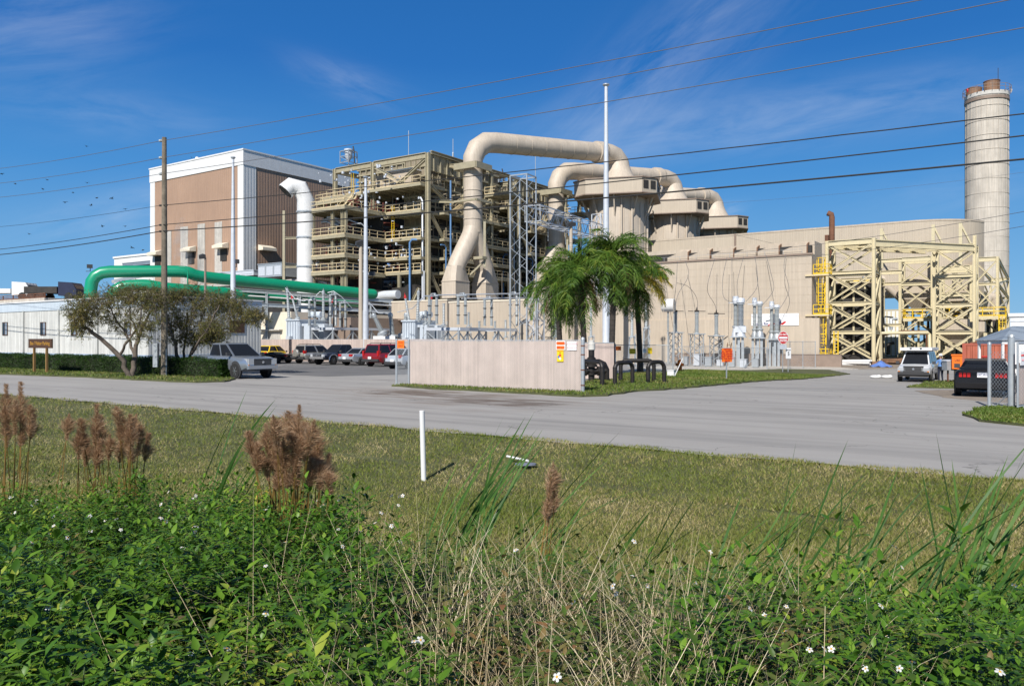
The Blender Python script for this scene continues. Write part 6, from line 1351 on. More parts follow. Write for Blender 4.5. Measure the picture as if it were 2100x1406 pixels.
def far_truck(px, lab, boxc, cabc, L, hb):
    x, y = at(px, 96); t = thing('truck', lab, 'truck', (x, y), zr, R(34)); obj('cargo_box', MB().bx(-L, 0, -1.2, 1.2, .9, hb), boxc, t)
    obj('cab', MB().prism([(.1, .6), (2.3, .6), (2.3, 1.35), (1.75, 2.2), (.1, 2.3)], -1.1, 1.1, axis='y'), cabc, t); obj('windshield', MB().quad((2.28, -.95, 1.45), (2.28, .95, 1.45), (1.8, .95, 2.1), (1.8, -.95, 2.1)), 'glass', t)
    for q in (-L + .8, -L + 1.9, 1.4):
        for s in (-1, 1): obj('wheel', MB().lathe([(.5, -.15), (.5, .15)], (q, s * 1.0, .5), 14, ax=(0, 1, 0)), 'rubber', t)
far_truck(34, 'white box truck on the elevated ramp at the far left', 'whiteflat', 'white', 6, 1.45); far_truck(128, 'dark blue truck on the elevated ramp behind the left tree', 'dark', 'navycab', 4, 1.7)

# ================================================================ TREES, PALMS, HEDGE
leafmat('scrub leaves', [(0, (.08, .105, .022)), (.4, (.16, .17, .04)), (.7, (.25, .21, .065)), (1, (.34, .25, .11))], trans=.4, patch=.8)
leafmat('hedge leaves', [(0, (.012, .03, .006)), (.5, (.024, .06, .009)), (.85, (.06, .12, .018)), (1, (.12, .16, .03))], trans=.2, patch=1.5)
leafmat('palm leaves', [(0, (.025, .07, .010)), (.4, (.07, .15, .02)), (.7, (.15, .24, .032)), (1, (.30, .30, .05))], trans=.3, patch=.5)
leafmat('yellow palm leaves', [(0, (.26, .26, .03)), (.6, (.42, .33, .04)), (1, (.46, .27, .05))], trans=.3)
leafmat('dead palm leaves', [(0, (.06, .035, .018)), (.6, (.13, .075, .035)), (1, (.22, .12, .06))], trans=.15)
M['bark'] = mk('grey brown bark', (.115, .092, .072), .9, var=.35, scale=6, bump=.5, bscale=20)
M['palmbark'] = mk('dark ringed palm trunk', (.045, .038, .032), .95, var=.35, scale=5, bump=.6, bscale=14)
def leaf_quads(P, D, L, Wd, curl=.25):
    """thin folded leaves: base P, direction D (unit), length L, width Wd -> two quads as three-vertex rows"""
    n = len(P); up = np.tile([0, 0, 1.], (n, 1)) + rng.normal(0, .5, (n, 3)); S = np.cross(D, up); S /= np.linalg.norm(S, axis=1, keepdims=True) + 1e-9
    mid = P + D * (L * .5)[:, None]; tip = P + D * L[:, None] - np.array([0, 0, 1.]) * (L * curl)[:, None]
    V = np.stack([P, mid - S * (Wd / 2)[:, None], tip, mid + S * (Wd / 2)[:, None]], 1).reshape(-1, 3); F = np.arange(4 * n).reshape(-1, 4); return V, F
def scrub_tree(lab, base, limbs, blobs, n_tip, seed):
    rs = np.random.default_rng(seed); x0, y0 = base; g = gz(x0, y0); t = thing('scrub_tree', lab, 'tree', base, None, grid=False); m = MB(); nodes = []
    for pts, r0, r1 in limbs:
        P = [Vector((*[c for c in ((at(px, y0 + dy)[0] - x0), dy)], zof(py, y0 + dy) - g)) for px, py, dy in pts]; Q = []
        for i in range(len(P) - 1):
            for s in range(4): q = P[i].lerp(P[i + 1], s / 4); Q.append(q + Vector(rs.normal(0, .035, 3)) * (1 if i + s else 0))
        Q.append(P[-1]); n = len(Q); m.tube(Q, [r0 + (r1 - r0) * i / (n - 1) for i in range(n)], 8); nodes += [(q, r0 + (r1 - r0) * i / (n - 1)) for i, q in enumerate(Q) if i > n * .3]
    obj('trunk', m, 'bark', t, 50); tips = []
    while len(tips) < n_tip:
        c, rr = blobs[rs.integers(len(blobs))]; p = rs.normal(0, .5, 3)
        if np.linalg.norm(p) < 1: tips.append(Vector((c[0] + p[0] * rr[0], c[1] + p[1] * rr[1], c[2] + p[2] * rr[2])))
    b = MB(); N = [n[0] for n in nodes]; tips.sort(key=lambda p: min((p - q).length for q in N[:40])); LP, LD = [], []
    for p in tips:
        q = min(N, key=lambda q: (p - q).length + (.6 if q.z > p.z else 0)); mid = q.lerp(p, .5) + Vector((0, 0, .12 * (p - q).length)) + Vector(rs.normal(0, .05, 3))
        r = min(.035, .008 + .012 * (p - q).length); b.tube([q, mid, p], [r, r * .7, .006], 4, cap=False); N += [mid, p, mid.lerp(p, .5)]
        d = (p - mid).normalized()
        for s in range(4):                               # twiglets, then leaves along them
            e = p.lerp(mid, rs.uniform(0, .9)); dd = (d * .6 + Vector(rs.normal(0, .75, 3))).normalized(); L = rs.uniform(.25, .6); e2 = e + dd * L - Vector((0, 0, .1 * L)); b.tube([e, e2], [.006, .003], 3, cap=False)
            for k in range(8): LP.append(e.lerp(e2, rs.uniform(.1, 1.05))); LD.append((dd * .8 + Vector(rs.normal(0, .6, 3)) + Vector((0, 0, -.15))).normalized())
    obj('branches', b, 'bark', t); LP, LD = np.array(LP), np.array(LD); n = len(LP)
    V, F = leaf_quads(LP, LD, rs.uniform(.08, .17, n), rs.uniform(.02, .04, n)); obj('crown', np_mesh('crown', V, F, 'scrub leaves'), None, t)
bx_, by_ = gnd(268, 774)
def bl(px, py, dy, rx, rz, base): d = base[1] + dy; return ((at(px, d)[0] - base[0], dy, zof(py, d) - gz(*base)), (rx, rx * .9, rz))
B = (bx_, by_)
scrub_tree('scrubby olive tree with leaning bare limbs, left of the utility pole', B, [([(268, 774, 0), (245, 728, -.2), (205, 695, -.5), (172, 668, -.8), (162, 640, -1), (175, 612, -1)], .15, .04), ([(270, 774, .1), (276, 730, .3), (284, 690, .4), (300, 655, .6), (318, 620, .6)], .17, .04), ([(276, 728, .3), (262, 690, .8), (240, 660, 1.2), (222, 625, 1.4)], .09, .03), ([(245, 728, -.2), (262, 700, -.8), (284, 668, -1.2), (290, 630, -1.5)], .08, .03), ([(284, 690, .4), (270, 655, .2), (262, 610, .1)], .06, .02)],
           [bl(172, 632, -1, 1.0, .9, B), bl(212, 616, .5, 1.4, .7, B), bl(262, 608, 0, 1.5, .8, B), bl(310, 618, .5, 1.3, 1., B), bl(240, 650, 1, 1.3, .9, B), bl(295, 665, -1, 1.1, 1., B), bl(290, 604, 1.2, 1.4, .7, B), bl(165, 658, -1, .7, .8, B)], 680, 3)
B = gnd(376, 769)
scrub_tree('scrubby olive tree with a wide brown green crown, right of the utility pole', B, [([(372, 769, 0), (366, 735, -.2), (358, 700, -.4), (345, 660, -.6), (340, 620, -.6)], .14, .04), ([(376, 769, .1), (385, 740, .2), (398, 712, .3), (425, 685, .4), (470, 672, .5), (510, 655, .5)], .13, .03), ([(375, 769, 0), (376, 730, .5), (380, 690, .8), (384, 640, 1)], .11, .03), ([(385, 740, .2), (405, 705, -.6), (435, 660, -1), (450, 625, -1)], .09, .03), ([(398, 712, .3), (420, 690, 1.2), (450, 650, 1.6)], .07, .025)],
           [bl(345, 618, -.5, 1.3, .9, B), bl(385, 606, .6, 1.5, .75, B), bl(435, 622, 0, 1.5, .85, B), bl(480, 640, .5, 1.3, .8, B), bl(400, 650, 0, 1.5, .9, B), bl(355, 665, .2, 1.0, .8, B), bl(440, 672, -.5, 1.2, .6, B), bl(518, 648, .4, .8, .55, B), bl(470, 618, 1, 1.2, .7, B), bl(380, 690, .3, 1.2, .6, B), bl(430, 690, 0, 1.1, .5, B)], 980, 5)
# hedge
HX0, HX1 = gY(-40, 26.2), gY(452, 26.2); t = root_g('hedge', 'clipped dark green hedge in front of the office building', 'hedge', HX1, 26.2); L = HX0 - HX1
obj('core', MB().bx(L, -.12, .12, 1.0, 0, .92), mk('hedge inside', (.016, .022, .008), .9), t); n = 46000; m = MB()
P = np.stack([rng.uniform(L, 0, n), rng.uniform(0, 1.1, n), rng.uniform(.05, 1.06, n)], 1); f = rng.integers(0, 5, n); P[f < 2, 1] = rng.uniform(-.05, .15, (f < 2).sum()); P[(f == 2) | (f == 3), 2] = rng.uniform(.93, 1.1, ((f == 2) | (f == 3)).sum()); P[f == 4, 0] = rng.uniform(-.2, .05, (f == 4).sum()) if True else 0
P[:, 2] += .06 * np.sin(P[:, 0] * 1.7) + .04 * np.sin(P[:, 0] * 4.1); P[:, 1] += .06 * np.sin(P[:, 0] * 2.3) * (P[:, 1] < .5)
D = rng.normal(0, 1, (n, 3)); D[:, 1] -= .5; D[:, 2] += .4; D /= np.linalg.norm(D, axis=1, keepdims=True); V, F = leaf_quads(P, D, rng.uniform(.05, .1, n), rng.uniform(.03, .06, n)); obj('foliage', np_mesh('foliage', V, F, 'hedge leaves'), None, t)
# queen palms
def palm(lab, px, py_base, px_hub, py_hub, fl, nf, seed, yel=()):
    rs = np.random.default_rng(seed); x, y = gnd(px, py_base); g = gz(x, y); hx = at(px_hub, y)[0] - x; hz = zof(py_hub, y) - g; t = thing('queen_palm', lab, 'palm', (x, y), None, grid=False)
    m = MB(); pr = [(0, 0, -.2)] + [(hx * (k / 9) ** 1.5, 0, hz * k / 9) for k in range(1, 10)]; m.tube(pr, [.24, .19] + [.17] * 5 + [.16, .19, .15], 12)
    for k in range(1, 26): q = k / 26; m.lathe([(.165, -.03), (.185, 0), (.165, .03)], (hx * q ** 1.5, 0, hz * q), 12, cap=False)
    obj('trunk', m, 'palmbark', t, 50); hub = np.array([hx, 0, hz]); groups = {'palm leaves': [[], []], 'yellow palm leaves': [[], []], 'dead palm leaves': [[], []]}; st = MB()
    for k in range(nf):
        dead = k >= nf - 7; az = rs.uniform(0, 2 * np.pi) if not dead else rs.uniform(0, 2 * np.pi); u = k / (nf - 8) if not dead else 1
        el0 = R(80) - R(132) * min(u, 1) + rs.normal(0, .12) if not dead else R(-45); Lf = fl * rs.uniform(.8, 1.1) * (.85 if dead else .72 + .5 * u); drop = rs.uniform(1.6, 2.2) * (1 - .4 * u) if not dead else .9
        isy = (not dead) and any(abs((az - a + np.pi) % (2 * np.pi) - np.pi) < w and u > .35 for a, w in yel); n = 16; p = hub.copy(); pts = [p.copy()]; h = np.array([np.cos(az), np.sin(az), 0])
        for i in range(n): e = max(el0 - drop * (i / n) ** 1.2, R(-88)); p = p + (h * np.cos(e) + np.array([0, 0, 1]) * np.sin(e)) * Lf / n; pts.append(p.copy())
        st.tube(pts, [.035 * (1 - .8 * i / n) for i in range(n + 1)], 4, cap=False); key = 'dead palm leaves' if dead else ('yellow palm leaves' if isy else 'palm leaves'); side = np.cross(h, [0, 0, 1])
        nl = 50 if not dead else 34
        for i in range(nl):
            q = .12 + .88 * i / nl; j = min(int(q * n), n - 1); b = pts[j] + (pts[j + 1] - pts[j]) * (q * n - j); tang = pts[j + 1] - pts[j]; tang = tang / np.linalg.norm(tang)
            for s in (-1, 1):
                ll = .80 * np.sin(np.pi * (.18 + .78 * q)) * rs.uniform(.75, 1.2) * (1.1 if not dead else .8); d1 = side * s * rs.uniform(.5, .95) + tang * rs.uniform(.35, .8) + np.array([0, 0, rs.uniform(-.3, .45)]); d1 /= np.linalg.norm(d1); d2 = d1 * .75 + np.array([0, 0, -1.0]) * rs.uniform(.3, 1.0) + rs.normal(0, .12, 3); d2 /= np.linalg.norm(d2)
                a = b; c = b + d1 * ll * .45; e_ = c + d2 * ll * .75; wv = np.cross(d1, rs.normal(0, 1, 3)); wv /= np.linalg.norm(wv); w = .019
                V_, F_ = groups[key]; o = len(V_); V_ += [a - wv * w * .6, a + wv * w * .6, c + wv * w, c - wv * w, e_ + wv * .003, e_ - wv * .003]; F_ += [(o, o + 1, o + 2, o + 3), (o + 3, o + 2, o + 4, o + 5)]
    c = obj('crown', np_mesh('crown', groups['palm leaves'][0], groups['palm leaves'][1], 'palm leaves'), None, t); obj('frond_stalks', st, 'palm leaves', c)
    for key, nm in (('yellow palm leaves', 'yellow_fronds'), ('dead palm leaves', 'dead_fronds')):
        if groups[key][0]: obj(nm, np_mesh(nm, groups[key][0], groups[key][1], key), None, t)
palm('leftmost queen palm with a broad drooping crown, its foot hidden by the tan fence', 1200, 770, 1187, 556, 3.5, 52, 21)
palm('tallest queen palm, in the middle of the three by the black pipes', 1254, 771, 1262, 520, 3.0, 44, 22)
palm('rightmost queen palm with yellowing fronds on its right side', 1313, 766, 1303, 566, 2.7, 44, 25, ((-.5, .55), (.3, .5)))
palm('fourth queen palm crown, low and partly behind the left one', 1150, 766, 1140, 585, 2.8, 34, 27)
# black pipe loops on the lawn
def ploop(lab, a, b, pyt, r=.10, name='pipe_loop'):
    (x0, y0), (x1, y1) = gnd(*a), gnd(*b); g0, g1 = gz(x0, y0), gz(x1, y1); zt = zof(pyt, (y0 + y1) / 2) - g0; o = Vector((x0, y0, g0)); e = Vector((x1 - x0, y1 - y0, 0)); P = [Vector((0, 0, -.3)), Vector((0, 0, zt - .32))]; u = e.normalized(); c = .3
    P += [Vector((0, 0, zt - c)) + u * (c - c * math.cos(q)) + Vector((0, 0, c * math.sin(q))) for q in np.linspace(.2, math.pi / 2, 5)]; P += [e - u * (c - c * math.cos(q)) + Vector((0, 0, zt - c + c * math.sin(q))) for q in np.linspace(math.pi / 2, .2, 5)]; P += [e + Vector((0, 0, zt - .32)), e + Vector((0, 0, g1 - g0 - .3))]
    m = MB().tube(P, r, 14); 
    for q in (P[2], P[-3]): m.lathe([(r * 1.08, -.03), (r * 1.08, .03)], tuple(q), 14)
    return solo(name, lab, 'pipe', m, 'blackpipe', (x0, y0), g0, grid=False, smooth=50)
ploop('low black pipe loop on the lawn, just right of the fence post, second from left', (1261, 791), (1297, 789), 743); ploop('black pipe loop on the lawn, farthest right, near the orange notice', (1329, 788), (1362, 787), 742); ploop('long black pipe loop behind the two front ones', (1273, 783), (1341, 783), 739); ploop('black pipe loop beside the end post of the near tan fence', (1196, 788), (1235, 793), 741, .105)
x, y = gnd(1213, 783); t = thing('black_valve', 'black valve with a weathered white top behind the fence end post', 'valve', (x, y), None, R(10), grid=False); zt = zof(697, y)
obj('body', MB().lathe([(.16, 0), (.16, .35), (.26, .36), (.26, .44), (.17, .46), (.17, .75), (.3, .76), (.3, .86), (.2, .9), (.22, 1.2), (.15, 1.25), (.15, zt - .5)], (0, 0, 0), 16), 'blackpipe', t, 30)
obj('actuator', MB().lathe([(.17, zt - .5), (.19, zt - .48), (.19, zt - .18), (.14, zt - .14), (.14, zt - .02), (.06, zt)], (0, 0, 0), 14), mk('weathered white cap', (.55, .54, .5), .7, var=.3, rust=.3), t, 30)
obj('cross_pipe', MB().tube([(-.5, 0, .55), (.75, 0, .55)], .14, 12), 'blackpipe', t, 50); obj('cross_pipe', MB().tube([(-.45, 0, 1.02), (.4, 0, 1.02), (.66, 0, .9), (.8, 0, .62), (.8, 0, -.2)], .13, 12), 'blackpipe', t, 50); m = MB()
for q in (-.3, .35): m.lathe([(.24, -.04), (.24, .04)], (q, 0, .55), 14, ax=(1, 0, 0))
obj('flange', m, 'blackpipe', t)
x, y = gnd(1377, 773); m = MB().bx(-.2, .2, -.15, .15, 0, .38); m.bx(-.22, .22, -.17, .17, .38, .42); solo('ground_box', 'small white box standing on the lawn right of the black pipes', 'box', m, 'whiteflat', (x, y)); m = MB().tube([(0, 0, 0), (.45, .2, 1.1)], .03, 6); solo('stake', 'leaning white stake beside the small white lawn box', 'stake', m, 'whiteflat', gnd(1382, 774))

# ================================================================ VEHICLES
def paint(name, c, coat=.8, metal=.0): M[name] = mk(name, c, .28, metal, var=.02, coat=coat); return name
paint('silver paint', (.40, .44, .50), metal=.7); paint('yellow paint', (.80, .55, .012)); paint('black gloss paint', (.006, .006, .008), .25); paint('beige silver paint', (.48, .46, .41), metal=.6); paint('dark blue black paint', (.018, .02, .03)); paint('pale silver paint', (.55, .58, .62), metal=.6); paint('wine red paint', (.22, .008, .012)); paint('white van paint', (.62, .64, .66)); paint('white silver paint', (.52, .55, .58), metal=.3)
def car(name, lab, cat, xy, rz, L, Wd, pnt, body, cabin, wheels, wr, low=.30, z=None, face='both', bed=None, grille=None, tl=None, hl=None, bump='plastic', plate=True, cladding=None, spare=False, rack=False, side=True):
    """body: list of (x, z_top, width factor) from rear (x=0) to front (x=L); cabin: belt rear, roof rear, roof front, belt front (x) and roof z"""
    t = thing(name, lab, cat, xy, z, rz); hw = Wd / 2; m = MB(); ring = []
    for x, zt, k in body:
        h = hw * k; zb = low + (.12 if x < .25 or x > L - .25 else 0); p = [(0, zb), (h * .86, zb), (h * .96, zb + .06), (h, zb + (zt - zb) * .42), (h * .985, zb + (zt - zb) * .72), (h * .93, zt - .05), (h * .82, zt), (0, zt + .015)]; ring.append([(x, y_, z_) for y_, z_ in p] + [(x, -y_, z_) for y_, z_ in p[-2:0:-1]])
    n = len(ring[0]); m.v = [q for r_ in ring for q in r_]; m.f = [(i * n + j, i * n + (j + 1) % n, (i + 1) * n + (j + 1) % n, (i + 1) * n + j) for i in range(len(ring) - 1) for j in range(n)] + [tuple(range(n)), tuple(range((len(ring) - 1) * n, len(ring) * n))]; m.m = [0] * len(m.f)
    b = obj('body', m, pnt, t, 32); bx0, rx0, rx1, bx1, zr = cabin
    def ztop(x):
        for (x0, z0, _), (x1, z1, _) in zip(body, body[1:]):
            if x0 <= x <= x1: return z0 + (z1 - z0) * (x - x0) / max(x1 - x0, 1e-6)
        return body[-1][1]
    zb0, zb1 = ztop(bx0) - .04, ztop(bx1) - .04; yb, yr = hw * .86, hw * .68; m = MB(); r2 = [(bx0, yb, zb0), (bx1, yb, zb1), (rx1, yr, zr - .05), (rx0, yr, zr - .05)]; top = [(rx1 - .12, yr * .9, zr), (rx0 + .12, yr * .9, zr)]
    A = [(x, y_, z_) for x, y_, z_ in r2 + top] + [(x, -y_, z_) for x, y_, z_ in r2 + top]; m.add(A, [(0, 1, 2, 3), (3, 2, 4, 5), (7, 6, 9, 8), (8, 9, 11, 10), (5, 4, 10, 11), (1, 7, 8, 2), (2, 8, 10, 4), (6, 0, 3, 9), (9, 3, 5, 11)]); obj('cabin', m, pnt, t, 25)
    def pane(nm, a, b_, c, d, off, ins=.12, mat='glass'):
        P = [Vector(q) for q in (a, b_, c, d)]; ce = sum(P, Vector()) / 4; nrm = (P[1] - P[0]).cross(P[3] - P[0]).normalized(); nrm = -nrm if nrm.dot(Vector(off)) < 0 else nrm; Q = [q.lerp(ce, ins) + nrm * .008 for q in P]; R_ = [q + nrm * .006 for q in Q]
        mm = MB().add([tuple(q) for q in Q + R_], [(0, 1, 2, 3), (4, 5, 6, 7), (0, 1, 5, 4), (1, 2, 6, 5), (2, 3, 7, 6), (3, 0, 4, 7)]); return obj(nm, mm, mat, t)
    pane('windshield', (bx1, yb, zb1), (bx1, -yb, zb1), (rx1, -yr, zr - .05), (rx1, yr, zr - .05), (1, 0, .3), .1); pane('rear_window', (bx0, yb, zb0), (bx0, -yb, zb0), (rx0, -yr, zr - .05), (rx0, yr, zr - .05), (-1, 0, .3), .14)
    for s in (-1, 1):
        cuts = [0, .5, 1] if rx1 - rx0 < 2.6 else [0, .36, .68, 1]
        for u0, u1 in zip(cuts, cuts[1:]):
            f = lambda u, lo: (bx0 + (bx1 - bx0) * u, s * yb, zb0 + (zb1 - zb0) * u) if lo else (rx0 + (rx1 - rx0) * u, s * yr, zr - .05)
            if side: pane('side_window', f(u0, 1), f(u1, 1), f(u1, 0), f(u0, 0), (0, s, .2), .13)
        xm = bx1 - .25; mm = MB().box((xm, s * (hw + .08), zb1 + .14), (.14, .2, .17)); obj('mirror', mm, 'plastic' if pnt != 'white van paint' else 'plastic', t)
        for xw in wheels:
            w = obj('wheel', MB().lathe([(wr * .62, -.11), (wr * .96, -.11), (wr, -.07), (wr, .07), (wr * .96, .11), (wr * .62, .11)], (xw, s * (hw - .12), wr), 22, ax=(0, s, 0)), 'rubber', t, 40)
            rm = MB(); rm.lathe([(0, .085), (wr * .15, .09), (wr * .6, .06), (wr * .66, .105), (wr * .60, .105)], (xw, s * (hw - .12), wr), 20, ax=(0, s, 0), cap=False)
            for k in range(6): a = math.pi * k / 3; rm.bar((xw, s * (hw - .025), wr), (xw + math.cos(a) * wr * .6, s * (hw - .025), wr + math.sin(a) * wr * .6), .06, .03)
            obj('rim', rm, 'chrome', w, 30); obj('wheel_arch', MB().lathe([(wr * 1.22, -.02), (wr * 1.22, .012), (0, .012)], (xw, s * (hw * .985 - .006), wr + .04), 22, ax=(0, s, 0)), 'plastic', t)
            w.location = (0, s * .035, 0)
        if cladding:
            obj('sill', MB().bx(wheels[0] + wr * 1.1, wheels[1] - wr * 1.1, s * hw * .93, s * hw * 1.01, low, low + .16), cladding, t)
            for xw in wheels:
                mm = MB(); P = [(xw + math.cos(a) * wr * 1.25, s * (hw + .005), wr + .04 + math.sin(a) * wr * 1.25) for a in np.linspace(-.1, math.pi + .1, 10)]; mm.tube(P, .05, 6); obj('fender_flare', mm, cladding, t)
    kf, kr = body[-1][2], body[0][2]; zf, zre = body[-1][1], body[0][1]
    if hl:
        zl, hh, ww, cc = hl
        for s in (-1, 1): obj('headlight', MB().box((L - .01, s * (hw * kf - ww / 2 - .03), zl), (.10, ww, hh)).box((L - .16, s * (hw * kf - .01), zl), (.3, .05, hh)), 'headl', t); obj('indicator', MB().box((L - .02, s * (hw * kf - .07), zl - hh * .6), (.1, .12, hh * .3)), 'amber', t)
    if grille:
        zg, hg, wg, cg, bars = grille; gr = obj('grille', MB().box((L + .01, 0, zg), (.06, wg, hg)), 'plastic', t); mm = MB()
        for k in range(bars): mm.box((L + .045, 0, zg - hg / 2 + hg * (k + 1) / (bars + 1)), (.02, wg * .96, .03))
        mm.box((L + .03, 0, zg + hg / 2), (.06, wg + .06, .05)); mm.box((L + .03, 0, zg - hg / 2), (.06, wg + .06, .05)); obj('grille_trim', mm, cg, gr)
        obj('emblem', MB().lathe([(.07, 0), (.07, .02)], (L + .06, 0, zg), 16, ax=(1, 0, 0)), 'chrome', gr)
    if tl:
        zl, hh, ww = tl
        for s in (-1, 1): obj('taillight', MB().box((.0, s * (hw * kr - ww / 2 - .02), zl), (.09, ww, hh)).box((.12, s * (hw * kr - .005), zl), (.22, .04, hh)), 'taill', t)
    for x_, k_, nm in ((L + .02, kf, 'front_bumper'), (-.02, kr, 'rear_bumper')): obj(nm, MB().prism([(-.1, -.13), (.09, -.1), (.11, .08), (-.1, .12)] if x_ > 1 else [(.1, -.13), (-.09, -.1), (-.11, .08), (.1, .12)], -hw * k_, hw * k_, axis='y'), bump, t).location = (x_, 0, low + .22)
    if plate: p = obj('license_plate', MB().bx(-.13, -.115, -.17, .17, low + .32, low + .5), 'signwhite', t)
    if bed:
        x0, x1, zt = bed; obj('cargo_bed', MB().bx(x0, x1, -hw * .74, hw * .74, zt - .05, zt + .02), 'plastic', t)
        for s in (-1, 1): obj('bed_rail', MB().bx(x0, x1, s * hw * .92 - .05, s * hw * .92 + .05, zt - .02, zt + .06), pnt, t)
    if spare: obj('spare_wheel', MB().lathe([(.05, -.12), (.34, -.12), (.36, -.05), (.36, .05), (.3, .12), (0, .13)], (-.2, .1, .95), 22, ax=(-1, 0, 0)), pnt, t, 40)
    if rack:
        for s in (-1, 1): obj('roof_rail', MB().tube([(rx0 + .2, s * yr * .85, zr + .01), (rx0 + .35, s * yr * .85, zr + .08), (rx1 - .35, s * yr * .85, zr + .08), (rx1 - .2, s * yr * .85, zr + .01)], .025, 6), 'plastic', t)
    return t
def suvbody(L, zr_, zh, zf): return [(0, zr_ * .86, .90), (.06, zr_ * .97, .96), (.3, zr_, .99), (L * .35, zr_, 1), (L * .62, zr_ * .99, 1), (L * .72, zh, .99), (L - .35, zh - .06, .97), (L - .05, zf, .92), (L, zf - .15, .86)]
# silver pickup in front: heading along +X
x, y = gnd(497, 775); front = Vector((*at(542, 42.6), 0)); X, Y = G(front.x, front.y)
xy = W(X - 5.5, Y + .2)
tk = car('pickup_truck', 'silver crew cab pickup parked under the right scrubby tree', 'pickup truck', xy, R(-4), 5.6, 2.0, 'silver paint', [(0, 1.12, .94), (.1, 1.24, .98), (2.0, 1.24, 1), (2.2, 1.24, 1), (4.0, 1.24, 1), (4.3, 1.23, .99), (5.1, 1.18, .98), (5.4, 1.13, .96), (5.56, 1.02, .93), (5.62, .8, .9)], (1.75, 1.85, 3.2, 4.25, 1.94), (1.05, 4.55), .42, .42, bed=(.1, 1.75, 1.18), grille=(.90, .42, 1.05, 'silver paint', 0), hl=(.93, .32, .32, 0), tl=(.95, .4, .14), bump='silver paint')
# row of parked cars (row axis along X, rear ends at Y ~ 45.5)
def row(px, Y): return W(gY(px, Y), Y)
car('hatchback', 'bright yellow car at the left end of the parked row', 'car', row(534, 49.0), R(100), 3.9, 1.75, 'yellow paint', [(0, .86, .85), (.1, 1.0, .95), (.7, 1.04, 1), (2.6, 1.0, 1), (3.3, .78, .96), (3.8, .68, .9), (3.9, .5, .85)], (.35, .7, 2.1, 2.95, 1.56), (.75, 3.1), .31, .2, tl=(.8, .3, .16), hl=(.62, .12, .3, 0))
car('sports_car', 'low black car in front of the yellow one', 'car', W(gY(592, 47.), 47.+.2), R(196), 4.2, 1.75, 'black gloss paint', [(0, .75, .88), (.2, .84, .97), (1.5, .86, 1), (2.6, .84, 1), (3.7, .74, .96), (4.1, .66, .9), (4.2, .5, .84)], (.9, 1.3, 1.9, 2.6, 1.02), (.8, 3.4), .31, .2, hl=(.62, .14, .3, 0), tl=(.7, .15, .3), grille=(.45, .14, .6, 'chrome', 1))
car('suv', 'beige silver off roader with a round spare wheel cover', 'suv', row(612, 46.6), R(90), 4.15, 1.75, 'beige silver paint', suvbody(4.15, 1.02, .98, .85), (.05, .25, 2.35, 3.15, 1.66), (.8, 3.3), .35, .32, tl=(1.05, .26, .14), hl=(.75, .2, .3, 0), cladding='plastic', spare=True, rack=True)
car('pickup_truck', 'black older pickup facing out of the parked row', 'pickup truck', row(738, 50.0), R(-90), 4.95, 1.85, 'dark blue black paint', [(0, 1.0, .95), (.1, 1.06, .98), (1.9, 1.06, 1), (3.4, 1.06, 1), (3.7, 1.02, .99), (4.6, .99, .97), (4.9, .92, .93), (4.95, .7, .9)], (1.55, 1.7, 2.75, 3.5, 1.72), (.95, 4.0), .38, .40, bed=(.1, 1.5, 1.06), grille=(.80, .26, .9, 'chrome', 3), hl=(.80, .24, .26, 0), bump='chrome', cladding='chrome', plate=False)
car('sedan', 'silver sedan seen from behind, left of the wine red car', 'car', row(708, 45.3), R(90), 4.75, 1.82, 'pale silver paint', [(0, .86, .88), (.08, .98, .95), (.9, 1.0, 1), (3.4, .96, 1), (4.3, .80, .96), (4.7, .70, .9), (4.75, .5, .86)], (.75, 1.35, 2.7, 3.5, 1.44), (1.0, 3.75), .32, .22, tl=(.86, .18, .34), hl=(.62, .14, .3, 0))
car('suv', 'wine red large family wagon with dark rear glass', 'suv', row(760, 44.4), R(90), 4.8, 1.97, 'wine red paint', suvbody(4.8, 1.10, 1.05, .9), (.06, .28, 3.1, 3.95, 1.78), (.95, 3.85), .36, .30, tl=(1.05, .42, .16), hl=(.8, .2, .34, 0), rack=True, cladding='plastic')
car('hatchback', 'pale silver hatchback at the right end of the row, half behind the open wire panel', 'car', row(806, 41.8), R(90), 4.2, 1.74, 'white silver paint', [(0, .84, .88), (.08, .98, .96), (.6, 1.0, 1), (2.9, .97, 1), (3.6, .84, .96), (4.1, .72, .9), (4.2, .52, .86)], (.15, .75, 2.3, 3.25, 1.50), (.8, 3.35), .31, .22, tl=(.92, .22, .2), hl=(.66, .14, .3, 0))
# black coupe by the gate, white van
xy = at(2016, 28.6); X, Y = G(*xy)
mu = car('coupe', 'black two door convertible with red tail lamps by the right gate', 'car', W(X, Y - .2), R(90), 4.7, 1.88, 'black gloss paint', [(0, .92, .90), (.06, 1.0, .96), (.8, 1.02, 1), (3.1, .97, 1), (4.3, .86, .96), (4.65, .74, .9), (4.7, .5, .86)], (.75, 1.15, 2.1, 2.95, 1.37), (.95, 3.65), .34, .22, hl=(.66, .16, .3, 0), plate=False, bump='black gloss paint', side=True)
for s in (-1, 1):
    for k in range(3): obj('taillight', MB().box((.005, s * (.44 + k * .13), .82), (.09, .10, .165)), 'taill', mu)
p = obj('license_plate', MB().bx(-.075, -.06, -.17, .17, .74, .92), 'signwhite', mu); l = obj('plate_text', text_mesh('K87 4RD', .085, 'inkblue'), None, p); l.location = (-.079, 0, .83); l.rotation_euler = (R(90), 0, R(-90))
obj('soft_top', MB().prism([(.95, 1.03), (1.2, 1.385), (2.15, 1.385), (2.25, 1.3)], -.66, .66, axis='y'), 'dark', mu); obj('spoiler', MB().bx(.0, .28, -.8, .8, 1.06, 1.1), 'black gloss paint', mu)
xy = at(1874, 51.); X, Y = G(*xy)
